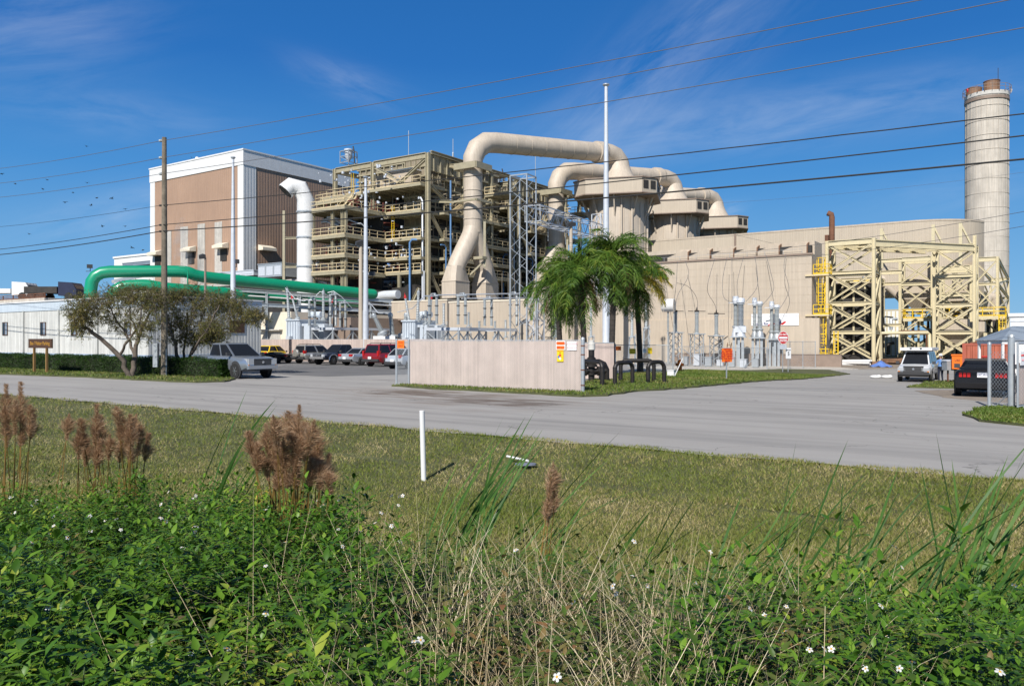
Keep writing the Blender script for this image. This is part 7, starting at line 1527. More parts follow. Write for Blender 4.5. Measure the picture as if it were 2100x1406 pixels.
vn = car('van', 'white work van with a roof box, facing the viewer on the road', 'van', W(X, Y + 5.3), R(-90), 5.5, 2.0, 'white van paint', [(0, 1.2, .94), (.1, 1.25, .98), (4.2, 1.22, 1), (4.5, 1.18, .99), (5.3, 1.02, .97), (5.48, .95, .94), (5.5, .6, .92)], (.05, .12, 3.75, 4.65, 2.02), (1.0, 4.5), .38, .36, hl=(.84, .2, .42, 0), grille=(.86, .34, 1.15, 'plastic', 1), bump='plastic', plate=False)
obj('lower_grille', MB().bx(5.42, 5.53, -.85, .85, .36, .52), 'dark', vn); obj('roof_box', MB().bx(.2, 4.3, -.95, .95, 2.06, 2.24), 'whiteflat', vn); m = MB()
for s in (-.3, .3): m.box((4.32, s, 2.2), (.08, .12, .06))
obj('roof_lamp', m, 'ink', vn); obj('ladder_rack', MB().bar((.6, -.9, 2.03), (.6, .9, 2.03), .06).bar((3.4, -.9, 2.03), (3.4, .9, 2.03), .06), 'galv', vn)

# ================================================================ PEOPLE
M['skin'] = mk('skin', (.42, .24, .16), .6, var=.04); M['shirtblue'] = mk('blue work shirt', (.13, .27, .55), .85, var=.1, scale=6); M['trousers'] = mk('dark navy trousers', (.02, .025, .045), .9, var=.15); M['shoe'] = mk('dark shoes', (.02, .016, .013), .6); M['hair'] = mk('dark brown hair', (.03, .02, .015), .8); M['shirtwhite'] = mk('pale work shirt', (.55, .54, .50), .85)
def person(lab, xy, z, yaw, shirt, joints, hat='whiteflat'):
    """joints: dict of 3D points, local -Y is forward"""
    t = thing('person', lab, 'person', xy, z, yaw, grid=False); J = joints; V, E, Rr = [], [], []
    def add(p, r, par=None): V.append(tuple(p)); Rr.append(r); E.append((par, len(V) - 1)) if par is not None else None; return len(V) - 1
    pel = add((0, 0, .95), (.165, .125)); ab = add((0, -.01, 1.12), (.15, .115), pel); ch = add((0, -.0, 1.32), (.175, .125), ab); nb = add((0, .01, 1.47), (.075, .07), ch); nk = add((0, 0, 1.55), (.055, .055), nb); hd = add((0, -.02, 1.64), (.082, .098), nk); tp = add((0, -.01, 1.74), (.07, .085), hd)
    for s in (-1, 1):
        hp = add((s * .10, 0, .88), (.105, .105), pel); kn = add(J[('knee', s)], (.068, .07), hp); an = add(J[('ankle', s)], (.047, .05), kn); a = Vector(J[('ankle', s)]); he = add(a + Vector((0, .02, -.06)), (.045, .04), an); add(a + Vector((s * .02, -.15, -.07)), (.042, .03), he)
        sh = add((s * .195, 0, 1.42), (.065, .065), ch); el = add(J[('elbow', s)], (.046, .046), sh); wr = add(J[('wrist', s)], (.032, .03), el); w = Vector(J[('wrist', s)]); d = (w - Vector(J[('elbow', s)])).normalized(); pa = add(w + d * .07, (.03, .04), wr); sd = Vector((0, 1, 0)).cross(d).normalized() if abs(d.y) < .9 else Vector((1, 0, 0)); fw = d.cross(sd)
        for k in range(4):
            f1 = add(w + d * (.115) + fw * (.03 - .02 * k), (.011, .011), pa); f2 = add(w + d * (.115 + (.03, .036, .033, .024)[k]) + fw * (.03 - .02 * k) - sd * s * .012, (.009, .009), f1); add(w + d * (.115 + (.05, .06, .055, .04)[k]) + fw * (.03 - .02 * k) - sd * s * .03, (.008, .008), f2)
        th = add(w + d * .06 + fw * .045, (.012, .012), pa); add(w + d * .095 + fw * .055 - sd * s * .015, (.010, .010), th)
    me = bpy.data.meshes.new('skeleton'); me.from_pydata(V, E, []); o = bpy.data.objects.new('skeleton', me); COL.objects.link(o); md = o.modifiers.new('skin', 'SKIN'); sk = me.skin_vertices[0].data
    for i, r in enumerate(Rr): sk[i].radius = r
    sk[0].use_root = True; o.modifiers.new('sub', 'SUBSURF').levels = 1; dg = bpy.context.evaluated_depsgraph_get(); m2 = bpy.data.meshes.new_from_object(o.evaluated_get(dg)); bpy.data.objects.remove(o); m2.name = 'body'
    for k in ('skin', shirt, 'trousers', 'shoe'): m2.materials.append(M[k])
    for p in m2.polygons:
        c = p.center; arm = abs(c.x) > .2 and c.z > .7; z_ = c.z; p.use_smooth = True
        wd = min((c - Vector(J[('wrist', s)])).length for s in (-1, 1))
        p.material_index = 0 if (z_ > 1.5 or (arm and wd < .16)) else (1 if (z_ > .98 or arm) else (2 if z_ > .1 else 3))
    obj('body', m2, None, t); m = MB(); 
    for s in (-1, 1): m.sphere((s * .033, -.112, 1.665), .012, 8); 
    e = obj('eyes', m, 'ink', t); m = MB().box((0, -.118, 1.635), (.022, .035, .035)); m.box((0, -.1, 1.597), (.05, .03, .01)); obj('nose_and_mouth', m, 'skin', t); m = MB()
    for s in (-1, 1): m.sphere((s * .085, 0, 1.65), .028, 8, 0, (.4, .8, 1.2))
    obj('ears', m, 'skin', t); obj('hair', MB().sphere((0, .015, 1.675), .1, 14, 0, (.92, 1.05, .95)), 'hair', t, 60)
    h = MB(); h.lathe([(.155, 1.722), (.16, 1.732), (.11, 1.745), (.108, 1.79), (.085, 1.84), (.04, 1.862), (0, 1.866)], (0, 0, 0), 20); obj('hard_hat', h, hat, t, 50); obj('belt', MB().lathe([(.15, -.025), (.162, -.025), (.162, .025), (.15, .025)], (0, 0, .99), 18), 'shoe', t)
    return t
JS = {('knee', -1): (-.11, -.03, .50), ('ankle', -1): (-.12, .02, .10), ('knee', 1): (.12, -.05, .50), ('ankle', 1): (.15, -.02, .10), ('elbow', -1): (-.27, .04, 1.15), ('wrist', -1): (-.25, -.16, .98), ('elbow', 1): (.29, .06, 1.14), ('wrist', 1): (.28, -.04, .90)}
JT = dict(JS); JT[('elbow', -1)] = (-.25, -.08, 1.2); JT[('wrist', -1)] = (-.16, -.33, 1.22)
x, y = at(1929, 51.2); person('person in a blue work shirt and white hard hat standing beside the white van', (x, y), None, R(-60), 'shirtblue', JT)
Xp, Yp = -72.8 - 13.6, 86 - 8.6; person('person in pale clothes on the lowest platform left, by the white gooseneck pipe', W(Xp, Yp), 11.8, R(-30), 'shirtwhite', JS); Xp, Yp = -72.8 - 7.0, 86 - .6; person('person in a light blue shirt leaning on the railing of the lowest platform, further right', W(Xp, Yp), 12.0, R(10), 'shirtblue', JT)
# ================================================================ FOREGROUND
leafmat('weed leaves', [(0, (.016, .052, .004)), (.4, (.052, .130, .011)), (.72, (.125, .235, .022)), (.92, (.27, .31, .04)), (1, (.50, .37, .06))], trans=.16, rough=.42, patch=.9)
leafmat('dry weed leaves', [(0, (.035, .08, .011)), (.45, (.075, .13, .022)), (.75, (.16, .15, .05)), (1, (.26, .12, .05))], trans=.25, patch=1.2)
leafmat('straw', [(0, (.36, .26, .14)), (.5, (.64, .52, .33)), (1, (.84, .75, .55))], trans=.15, patch=1.)
leafmat('blade leaves', [(0, (.03, .085, .014)), (.5, (.065, .16, .03)), (1, (.15, .25, .05))], trans=.35, patch=2.)
leafmat('plume fluff', [(0, (.22, .12, .06)), (.5, (.42, .26, .15)), (1, (.68, .50, .33))], trans=.35, rough=.9, patch=3.)
leafmat('plume stems', [(0, (.07, .075, .018)), (.5, (.22, .13, .035)), (1, (.32, .2, .06))], trans=.1, patch=5.)
M['petal'] = mk('white petals', (.80, .80, .78), .6, var=.03, trans=.3); M['disc'] = mk('yellow flower disc', (.62, .33, .02), .7, var=.15); M['stemgreen'] = mk('green stems', (.05, .09, .02), .6)
# ---- leafy weeds: a few plant shapes, repeated with random turn and size into one mesh
def weed_template(rs, H, nodes, leaf, droop):
    V, F = [], []; lean = rs.normal(0, .12, 2)
    def leaflet(b, d, L, w):
        d = d / np.linalg.norm(d); s = np.cross(d, [0, 0, 1.]); s /= np.linalg.norm(s) + 1e-9; nrm = np.cross(s, d); o = len(V); m1, m2 = b + d * L * .3 - nrm * .0, b + d * L * .66 - nrm * L * .05; tip = b + d * L - nrm * L * .16
        V.extend([b, m1 - s * w * .5 + nrm * w * .16, m1, m1 + s * w * .5 + nrm * w * .16, m2 - s * w * .36 + nrm * w * .1, m2, m2 + s * w * .36 + nrm * w * .1, tip])
        F.extend([(o, o + 2, o + 1, o + 1), (o, o + 3, o + 2, o + 2), (o + 1, o + 2, o + 5, o + 4), (o + 2, o + 3, o + 6, o + 5), (o + 4, o + 5, o + 7, o + 7), (o + 5, o + 6, o + 7, o + 7)])
    def stem(a, b, r):
        o = len(V); d = b - a; s = np.cross(d, [.3, .9, .1]); s = s / np.linalg.norm(s) * r; q = np.cross(d, s); q = q / np.linalg.norm(q) * r; V.extend([a - s, a + s * .5 + q, a + s * .5 - q, b - s, b + s * .5 + q, b + s * .5 - q]); F.extend([(o, o + 1, o + 4, o + 3), (o + 1, o + 2, o + 5, o + 4), (o + 2, o, o + 3, o + 5)])
    p = np.zeros(3); az = rs.uniform(0, 6.28)
    for k in range(nodes):
        q = (k + 1) / nodes; p2 = np.array([lean[0] * q * H, lean[1] * q * H, H * q]) + rs.normal(0, .008, 3); stem(p, p2, .0035 * (1.3 - q)); p = p2; az += 1.57 + rs.normal(0, .25)
        for s in (0, np.pi):
            if q < .25 and rs.random() < .5: continue
            a = az + s; sz = leaf * (1.15 - .55 * q) * rs.uniform(.75, 1.2); e = rs.uniform(.1, .7) + (q > .85) * .4; d = np.array([np.cos(a) * np.cos(e), np.sin(a) * np.cos(e), np.sin(e)]); pt = p + d * sz * .55; stem(p, pt, .0016)
            side = np.array([-np.sin(a), np.cos(a), 0]); dn = np.array([0, 0, -droop])
            leaflet(pt, d + dn * .6, sz, sz * .42)
            if q < .92:
                for t_ in (-1, 1): leaflet(pt - d * sz * .06, d * .45 + side * t_ * .9 + dn * .5, sz * .72, sz * .32)
    return np.array(V), np.array(F)
def plant_mesh(name, T, pos, sc, mat, tilt=.12):
    VS, FS, o = [], [], 0; n = len(pos); idx = rng.integers(0, len(T), n)
    for i in range(n):
        V, F = T[idx[i]]; a = rng.uniform(0, 6.283); c, s = np.cos(a), np.sin(a); Rm = np.array([[c, -s, 0], [s, c, 0], [rng.normal(0, tilt), rng.normal(0, tilt), 1]]).T; q = V @ np.array([[c, s, 0], [-s, c, 0], [0, 0, 1]]); q = q * sc[i]; q[:, 0] += q[:, 2] * rng.normal(.08, tilt); q[:, 1] += q[:, 2] * rng.normal(0, tilt); VS.append(q + pos[i]); FS.append(F + o); o += len(V)
    V, F = np.concatenate(VS), np.concatenate(FS); tri = F[:, 2] == F[:, 3]
    # quads and triangles kept apart, then one object per kind of leaf
    me = bpy.data.meshes.new(name); me.vertices.add(len(V)); me.vertices.foreach_set('co', V.astype(np.float32).ravel()); Q, T3 = F[~tri], F[tri][:, :3]; li = np.concatenate([Q.ravel(), T3.ravel()]).astype(np.int32); me.loops.add(len(li)); me.loops.foreach_set('vertex_index', li); me.polygons.add(len(Q) + len(T3))
    me.polygons.foreach_set('loop_start', np.concatenate([np.arange(len(Q)) * 4, len(Q) * 4 + np.arange(len(T3)) * 3]).astype(np.int32)); me.materials.append(M[mat]); me.update(calc_edges=True); o = obj(name, me); o['kind'] = 'stuff'; return o
rw_ = np.random.default_rng(4)
LUSH = [weed_template(rw_, rw_.uniform(.85, 1.1), 9, .155, .35) for _ in range(7)]; LOW = [weed_template(rw_, rw_.uniform(.8, 1.1), 6, .16, .3) for _ in range(6)]
def colm(px): return px
def zone(n, fn, dmin, dmax, kmax=.78):
    """evenly spread places kept with probability fn(photo column, distance)"""
    d = np.sqrt(rng.uniform(0, 1, n) * (dmax ** 2 - dmin ** 2) + dmin ** 2); k = rng.uniform(-kmax, kmax, n); px = k * 1600 + 1050; w = np.array([fn(a, q) for a, q in zip(px, d)]); P = np.stack([k * d, d], 1); return P[rng.uniform(0, 1, n) < w]
def sstep(a, b, x): return sm((x - a) / (b - a))
def f_lush(px, d):                                   # tall green weeds: left half near, thinning towards the middle
    far = 6.9 if px < 560 else 6.9 - 2.0 * sstep(560, 880, px); return (1 - sstep(far - .5, far, d)) * (1 - .96 * sstep(690, 880, px + (d - 4) * 18)) * (.65 if px > 350 and d < 2.7 else 1)
P = zone(5200, f_lush, 1.9, 7.4); k = P[:, 0] / P[:, 1]; a = -P[:, 0] * SG + P[:, 1] * CG
top = 1.12 - .062 * np.maximum(0, P[:, 1] - 3); h = np.clip(top - gz_np(P[:, 0], P[:, 1]), .3, .95) * np.clip(rng.normal(.82, .13, len(P)) + .20 * np.sin(P[:, 0] * 5.3 + 2 * np.sin(P[:, 1] * 4.1)) * np.sin(P[:, 1] * 5.7 + P[:, 0] * 2), .42, 1.15); plant_mesh('leafy_weeds', LUSH, np.stack([P[:, 0], P[:, 1], gz_np(P[:, 0], P[:, 1])], 1), h, 'weed leaves')['label'] = 'dense bright green leafy weeds filling the left foreground'
def f_right(px, d): return sstep(1240, 1650, px) * (1 - sstep(4.6, 5.4, d - .6 * sstep(1500, 2000, px))) * .9
P = zone(3600, f_right, 1.9, 6.2); h = rng.uniform(.36, .66, len(P)) * np.where(P[:, 1] < 2.6, .9, 1); plant_mesh('leafy_weeds', LUSH + LOW, np.stack([P[:, 0], P[:, 1], gz_np(P[:, 0], P[:, 1])], 1), h, 'weed leaves')['label'] = 'green leafy weeds mixed with straw in the right foreground'
def f_mid(px, d): return (1 - sstep(4.9, 5.8, d)) * (.25 + .75 * sstep(550, 760, px) * (1 - .6 * sstep(1500, 1900, px))) * (1 - .25 * math.exp(-((px - 1230) / 260) ** 2))
P = zone(3800, f_mid, 1.9, 6.2); h = rng.uniform(.22, .58, len(P)); plant_mesh('low_weeds', LOW, np.stack([P[:, 0], P[:, 1], gz_np(P[:, 0], P[:, 1])], 1), h, 'dry weed leaves', .25)['label'] = 'low half dry reddish and green weeds in the middle of the foreground'
# ground mat of short grass under the weeds
P = scatter(120000, 1.7, 6.5, .8); o = blades('ground_cover', P, .12, .007, 'verge grass', 1.2); o['label'] = 'short grass between the weeds'
P = scatter(40000, 1.7, 5.8, .8); o = blades('ground_cover', P, .15, .006, 'straw', 1.6); o['label'] = 'thatch of dead grass under the weeds'
# ---- dry straw stalks
def ribbons(name, P, L, w, mat, el, bend, azm=None, segs=5, z0=0., kind='stuff', taper=True):
    n = len(P); z = gz_np(P[:, 0], P[:, 1]) + z0; az = rng.uniform(0, 6.283, n) if azm is None else azm; e = el.copy(); p = np.stack([P[:, 0], P[:, 1], z], 1); rows = []; tw = rng.uniform(0, 6.28, n)
    side = np.stack([np.cos(tw), np.sin(tw), np.zeros(n)], 1)
    for i in range(segs + 1):
        q = i / segs; ww = w * ((1 - q * .92) if taper else (.55 + .9 * q) * (1 - q ** 5)); rows.append(np.stack([p - side * (ww / 2)[:, None], p + side * (ww / 2)[:, None]], 1)); d = np.stack([np.cos(az) * np.cos(e), np.sin(az) * np.cos(e), np.sin(e)], 1); p = p + d * (L / segs)[:, None]; e = e - bend / segs
    V = np.stack(rows, 1).reshape(n, -1, 3); m = V.shape[1]; f = np.array([(2 * i, 2 * i + 1, 2 * i + 3, 2 * i + 2) for i in range(segs)]); F = (f[None] + (np.arange(n) * m)[:, None, None]).reshape(-1, 4); return V.reshape(-1, 3), F
def f_straw(px, d):
    b = math.exp(-((px - 1280) / 190) ** 2) + .75 * math.exp(-((px - 960) / 260) ** 2) + .35 * math.exp(-((px - 1560) / 170) ** 2) + .12 * math.exp(-((px - 620) / 130) ** 2) + .06 * (px > 1650); return b * (1 - sstep(3.4, 4.9, d)) * (.28 + 1.05 * sm(.5 + .9 * math.sin(px * .021 + 1.3 * math.sin(d * 2.1)) * math.sin(d * 2.7 + px * .006)))
P = zone(26000, f_straw, 1.85, 5.6); n = len(P); V, F = ribbons('dry_stalks', P, rng.uniform(.35, .95, n), rng.uniform(.0035, .0065, n), 'straw', rng.uniform(.3, 1.5, n), rng.uniform(-.2, 1.7, n)); o = obj('dry_stalks', np_mesh('dry_stalks', V, F, 'straw')); o['kind'] = 'stuff'; o['label'] = 'tangle of bleached dry grass stalks in the middle of the foreground'
def f_red(px, d): return (.3 + .7 * math.exp(-((px - 1000) / 260) ** 2)) * (px > 560) * (1 - sstep(4.5, 5.6, d))
M['redstem'] = mk('reddish brown stems', (.16, .07, .035), .7, var=.3)
P = zone(3600, f_red, 1.9, 5.8); n = len(P); V, F = ribbons('brown_stems', P, rng.uniform(.2, .5, n), rng.uniform(.002, .004, n), 'redstem', rng.uniform(.7, 1.5, n), rng.uniform(-.2, .9, n)); o = obj('brown_stems', np_mesh('brown_stems', V, F, 'redstem')); o['kind'] = 'stuff'; o['label'] = 'thin reddish brown weed stems among the straw'
# a few long single stalks crossing the view
for i, (px, d, L, e, b, az, lab) in enumerate(((1685, 2.6, .78, 1.52, .05, 1., 'single upright straw stalk in the right foreground'), (1612, 2.25, .85, .9, 1.5, .3, 'long arching straw stalk low in the right foreground'), (1880, 2.3, .7, .8, 1.4, 2.9, 'arching pale stalk leaning left near the right corner'), (1330, 2.5, .7, 1.2, .5, 2.2, 'pale straw stalk leaning left in the middle of the straw tangle'), (640, 2.4, .55, 1.3, .6, 2.4, 'single dry stalk among the green weeds on the left'), (300, 2.2, .6, .7, 1.3, .2, 'arching dry stalk low among the green weeds on the left'))):
    x, y = at(px, d); P1 = [Vector((0, 0, 0))]; ee = e
    for k in range(14): P1.append(P1[-1] + Vector((math.cos(az) * math.cos(ee), math.sin(az) * math.cos(ee), math.sin(ee))) * L / 14); ee -= b / 14
    solo('straw_stalk', lab, 'grass stalk', MB().tube(P1, [.0028 * (1 - .6 * k / 14) for k in range(15)], 5), 'straw', (x, y), .45 if i != 0 else .42, grid=False)
# ---- long green blades (cattail like) in clumps
def blade_clump(lab, px, py, d, n, Lr, lean, sp, seed, name='cattail_clump'):
    n = max(4, int(n * .9)); rs = np.random.default_rng(seed); x, y = at(px, d); t_P = np.stack([x + rs.normal(0, sp, n), y + rs.normal(0, sp * .8, n)], 1); az = rs.normal(.25, .5, n); L = rs.uniform(*Lr, n) * 1.38; el = np.clip(rs.normal(lean, .16, n), .5, 1.5); V, F = ribbons(name, t_P, L, rs.uniform(.014, .024, n), 'blade leaves', el, rs.uniform(.05, .6, n), az, 9, taper=False)
    o = obj(name, np_mesh(name, V - np.array([x, y, gz(x, y)]), F, 'blade leaves')); o.location = (x, y, gz(x, y)); tag(o, lab, 'tall grass', 'clumps of long green blades leaning right')
blade_clump('clump of long green blades just right of the white post', 880, 0, 6.4, 24, (.7, 1.25), 1.12, .12, 1); blade_clump('loose long green blades between the white post and the single brown plume', 965, 0, 5.9, 22, (.8, 1.35), 1.1, .18, 2); blade_clump('two or three short green blades left of the single brown plume', 1065, 0, 5.6, 6, (.5, .9), 1.2, .12, 3)
blade_clump('upright green blades beside the largest brown plume clump', 430, 0, 6.6, 10, (.6, 1.05), 1.25, .14, 4); blade_clump('thin green blades at the middle right, nearest the straw', 1300, 0, 5.6, 9, (.6, 1.0), 1.1, .2, 5); blade_clump('broad clump of green blades at the right, the left one of three', 1530, 0, 5.6, 30, (.7, 1.25), .98, .22, 6)
blade_clump('thick clump of green blades at the right, the middle one of three', 1660, 0, 5.1, 32, (.8, 1.3), .98, .2, 7); blade_clump('thick tall clump of green blades near the right edge', 1900, 0, 4.8, 50, (.9, 1.5), .98, .22, 8); blade_clump('green blades cut by the right edge of the picture', 2060, 0, 4.7, 40, (.9, 1.45), 1.0, .2, 9); blade_clump('few green blades low in the middle of the lawn edge', 1190, 0, 5.5, 6, (.5, .8), 1.15, .16, 10)
# ---- brown plume grass
def plume_clump(lab, heads, d, base_px, seed, hw=.055, hl=.24, extra=12):
    rs = np.random.default_rng(seed); bx, by = at(base_px, d); g = gz(bx, by); t = thing('plume_grass', lab, 'plume grass', (bx, by), g, 0, 'brown plume grass clumps', grid=False); st = MB(); HV, HF, o = [], [], 0
    for (px, py, ln) in heads:
        dd = d + rs.normal(0, .14); hx, hy = at(px, dd); top = np.array([hx - bx, hy - by, zof(py, dd) - g]); root = np.array([rs.normal(0, .06) + top[0] * .45, rs.normal(0, .06), 0.]); ax = (top - root) * np.array([1.2, 1.2, 1]); ax = ax / np.linalg.norm(ax); L = hl * ln; b = top - ax * L
        for s in range(2): r2 = root + rs.normal(0, .02, 3) * np.array([1, 1, 0]); mid = (r2 + b) / 2 + np.array([rs.normal(0, .015), rs.normal(0, .015), .02]); st.tube([r2, mid, b, b + ax * L * .8], [.0045, .004, .003, .0015], 4, cap=False)
        n = 900; u = rs.uniform(0, 1, n); c = b + ax * (u * L)[:, None]; rad = hw * np.sin(np.pi * (.12 + .82 * u)) * (.75 + .35 * np.sin(u * 9 + rs.uniform(0, 6))); v = rs.normal(0, 1, (n, 3)); v -= (v @ ax)[:, None] * ax; v /= np.linalg.norm(v, axis=1, keepdims=True); D = v * rs.uniform(.4, 1., n)[:, None] + ax * rs.uniform(.2, 1.0, n)[:, None] + np.array([.25, 0, 0]); D /= np.linalg.norm(D, axis=1, keepdims=True); Lh = rad * rs.uniform(.6, 1.35, n)
        b0 = c + v * (rad * rs.uniform(0, .45, n))[:, None]; tip = b0 + D * Lh[:, None]; w = np.cross(D, rs.normal(0, 1, (n, 3))); w = w / (np.linalg.norm(w, axis=1, keepdims=True) + 1e-9) * .0019; V = np.stack([b0 - w, b0 + w, tip], 1).reshape(-1, 3); HV.append(V); HF.append(np.arange(len(V)).reshape(-1, 3) + o); o += len(V)
    obj('stems', st, 'plume stems', t); obj('plumes', np_mesh('plumes', np.concatenate(HV), np.concatenate(HF), 'plume fluff'), None, t)
    n = extra * 3; a = np.stack([bx + rs.normal(0, .10, n), by + rs.normal(0, .08, n)], 1); V, F = ribbons('leaves', a, rs.uniform(.3, .75, n), rs.uniform(.004, .008, n), 'plume stems', rs.uniform(1.0, 1.5, n), rs.uniform(0, 1., n), None, 6); obj('leaves', np_mesh('leaves', V - np.array([bx, by, g]), F, 'plume stems'), None, t)
rp = np.random.default_rng(8)
big = [(508, 885, .8), (528, 908, .9), (545, 868, 1), (560, 850, 1.1), (575, 858, 1.1), (590, 842, 1.1), (613, 830, 1.2), (604, 850, 1.1), (628, 866, 1.1), (645, 860, 1.1), (652, 885, 1.), (538, 925, .9), (562, 905, 1.1), (580, 895, 1.1), (598, 885, 1.1), (618, 895, 1.1), (636, 908, 1.1), (655, 915, 1.), (676, 930, .9), (660, 942, .9), (585, 930, 1), (605, 938, 1), (640, 940, 1), (570, 945, .9), (674, 968, .7)]
plume_clump('largest clump of brown plume grass, left of the white post', big, 5.7, 590, 1, .085, .25, 26)
plume_clump('brown plume grass clump with two tall heads at the left edge', [(12, 787, 1.1), (42, 783, 1.2), (30, 820, 1.1), (8, 830, 1), (62, 830, 1), (48, 850, 1), (70, 850, .8), (14, 860, .9)], 6.6, 35, 2, .075, .27, 16)
plume_clump('brown plume grass clump, the left one of the middle pair', [(142, 848, .9), (165, 858, 1), (160, 880, 1), (198, 828, 1.2), (206, 850, 1.1), (192, 875, 1.1), (180, 900, .9), (205, 900, 1), (225, 890, .9)], 6.5, 190, 3, .078, .26, 16)
plume_clump('brown plume grass clump, the right one of the middle pair', [(238, 833, 1.1), (252, 850, 1.1), (268, 850, 1.1), (280, 848, 1.1), (290, 870, 1), (262, 880, 1.1), (305, 888, .9), (248, 885, 1)], 6.4, 265, 4, .078, .26, 16)
plume_clump('single brown plume standing alone right of the white post', [(1135, 946, 1.5), (1128, 985, 1.2), (1140, 965, 1.1)], 5.6, 1108, 5, .075, .27, 3)
# ---- white post and its fallen mate
x, y = gnd(869, 985); t = thing('marker_post', 'white plastic marker post standing on the lawn edge', 'post', (x, y), None, 0, grid=False); hh = zof(842, y) - gz(x, y); o = obj('pipe', MB().lathe([(.045, -.2), (.045, hh), (.04, hh + .005), (.0, hh + .006)], (0, 0, 0), 18), 'whiteflat', t, 40); t.rotation_euler = (0, R(-1.5), 0)
a, b = Vector((*gnd(1040, 945), 0)), Vector((*gnd(1083, 958), 0)); e = b - a; g = gz(a.x, a.y) + .09; solo('fallen_post', 'white plastic post lying in the grass right of the standing one', 'post', MB().tube([(0, 0, 0), tuple(e)], .022, 10), 'whiteflat', (a.x, a.y), g, grid=False, smooth=40)
x, y = gnd(1078, 961); m = MB().prism([(.16 * math.cos(q) * 1.2, .10 * math.sin(q)) for q in np.linspace(0, 2 * math.pi, 14)[:-1]], .0, .03); solo('meter_cover', 'small blue grey cover plate beside the fallen white post', 'cover', m, mk('blue grey plastic', (.16, .18, .24), .5), (x, y), gz(x, y) + .07, grid=False)
# ---- white daisies on the weeds
def daisy(r):
    t = bpy.data.objects.new('daisy', None); COL.objects.link(t); m = MB()
    for k in range(5):
        a = 2 * math.pi * k / 5; c, s = math.cos(a), math.sin(a); w = r * .32; P = [(r * .18, -w * .4), (r * .55, -w), (r * .9, -w * .8), (r, 0), (r * .9, w * .8), (r * .55, w), (r * .18, w * .4)]; m.add([(x_ * c - y_ * s, x_ * s + y_ * c, .003 - .25 * max(0, x_ - r * .5)) for x_, y_ in P], [tuple(range(7))])
    obj('petals', m, 'petal', t); obj('disc', MB().sphere((0, 0, .003), r * .27, 10, 0, (1, 1, .7)), 'disc', t, 60); obj('stem', MB().tube([(0, 0, 0), (.005, .004, -.1), (0, 0, -.26)], .0016, 5), 'stemgreen', t); t['category'] = 'flower'; return t
d0 = daisy(.0138); rd = np.random.default_rng(12)
d0['label'] = 'small white daisy with a yellow centre above the green weeds on the left'; d0['group'] = 'white daisies in the weeds'; first = True
def put_daisy(px, d, z, label):
    global first
    x, y = at(px, d); o = d0 if first else dup(d0, (0, 0, 0)); first = False; o.location = (x, y, z); o.rotation_euler = (rd.normal(.55, .35), rd.normal(0, .45), rd.uniform(0, 6.28)); s = rd.uniform(.8, 1.2); o.scale = (s, s, s); o['label'] = label
NEAR = ((65, 1112), (400, 1090), (545, 1258), (850, 1315), (935, 1395), (1143, 1388), (1600, 1126), (1396, 1165), (1455, 1132), (1767, 1228), (1806, 1242), (1610, 1295), (1660, 1332), (1705, 1330), (1774, 1370), (1870, 1358), (2050, 1378), (1538, 1248), (1833, 1120), (1850, 1163), (2080, 1200), (1176, 1234), (862, 1312), (390, 1340), (465, 1330), (615, 1252), (545, 1160), (100, 1245), (175, 1348), (1845, 1370), (1690, 1330), (1300, 1110), (1058, 1128), (985, 1130))
for px, py in NEAR: dpt = 2.25 + max(0, (1400 - py)) / 100 * .62; put_daisy(px, dpt, zof(py, dpt), 'small white daisy with a yellow centre in the nearest weeds')
for k in range(85): px = rd.uniform(5, 830); dpt = rd.uniform(4.2, 6.3); put_daisy(px, dpt, 1.06 - .062 * max(0, dpt - 3) + rd.uniform(-.05, .07), 'small white daisy with a yellow centre above the green weeds on the left')
for k in range(16): px = rd.uniform(1250, 2090); dpt = rd.uniform(3., 4.8); put_daisy(px, dpt, gz(*at(px, dpt)) + rd.uniform(.42, .6), 'small white daisy with a yellow centre among the weeds on the right')
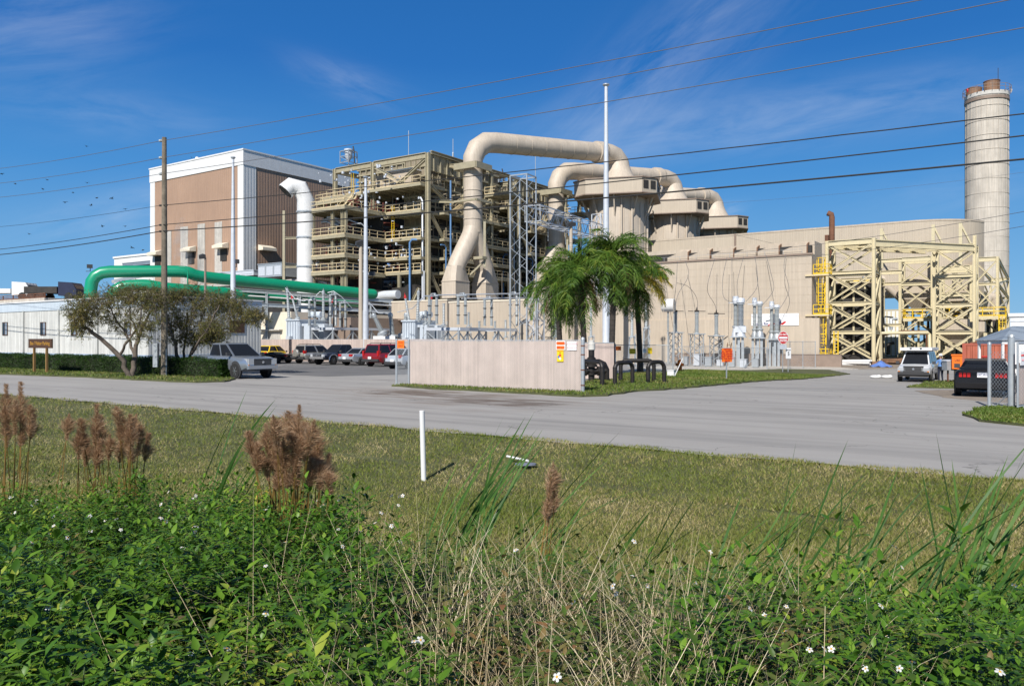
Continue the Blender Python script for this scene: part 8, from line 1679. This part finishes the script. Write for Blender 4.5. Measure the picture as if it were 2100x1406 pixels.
# ---- birds circling far behind the pole
def bird():
    m = MB(); m.sphere((0, 0, 0), .2, 8, 0, (.8, 2., .7)); m.sphere((0, .42, .02), .1, 6); m.add([(0, .18, .05), (-.55, .25, .22), (-1.0, .05, .12), (-.5, -.15, .2), (0, -.18, .05)], [(0, 1, 3, 4), (1, 2, 3)]); m.add([(0, .18, .05), (.55, .25, .22), (1.0, .05, .12), (.5, -.15, .2), (0, -.18, .05)], [(0, 4, 3, 1), (1, 3, 2)]); m.add([(-.1, -.35, 0), (.1, -.35, 0), (.2, -.7, 0), (-.2, -.7, 0)], [(0, 1, 2, 3)]); return mesh_of(m, 'bird', 'dark')
bm_ = bird()
for i, (px, py) in enumerate(((177, 300), (97, 369), (88, 388), (179, 375), (31, 377), (4, 357), (199, 406), (229, 407), (134, 415), (187, 421), (257, 429), (210, 464), (257, 464), (271, 508), (293, 513), (393, 323), (150, 395), (60, 480))):
    d = 190 + 7 * (i % 6); o = bpy.data.objects.new('bird', bm_); COL.objects.link(o); o.location = (*at(px, d), zof(py, d)); o.rotation_euler = (.3 * math.sin(i), .35 * math.cos(i * 1.7), i * 1.3); o.scale = (.75,) * 3; tag(o, 'tiny dark bird soaring in the sky on the left', 'bird', 'birds circling in the sky')
# ---- wisp of steam in front of the brown building
mv = bpy.data.materials.new('steam'); mv.use_nodes = True; N, L = mv.node_tree.nodes, mv.node_tree.links; N.remove(N['Principled BSDF']); pv = N.new('ShaderNodeVolumePrincipled'); pv.inputs['Color'].default_value = (.95, .95, .95, 1); L.new(pv.outputs[0], N['Material Output'].inputs['Volume'])
tc = N.new('ShaderNodeTexCoord'); nz = N.new('ShaderNodeTexNoise'); nz.inputs['Scale'].default_value = .55; nz.inputs['Detail'].default_value = 4; L.new(tc.outputs['Object'], nz.inputs[0]); mr = N.new('ShaderNodeMapRange'); mr.inputs[1].default_value = .45; mr.inputs[2].default_value = .75; mr.inputs[3].default_value = 0; mr.inputs[4].default_value = .38; L.new(nz.outputs[0], mr.inputs[0]); L.new(mr.outputs[0], pv.inputs['Density'])
M['steam'] = mv; x, y = at(375, 138); o = obj('steam', MB().lathe([(.3, 0), (1.1, 2), (1.5, 5), (1.7, 8), (1.3, 11), (.3, 13)], (0, 0, 0), 16), 'steam', None, 60); o.location = (x, y, 11); o['kind'] = 'stuff'; o['label'] = 'thin white wisp of steam rising in front of the brown building'
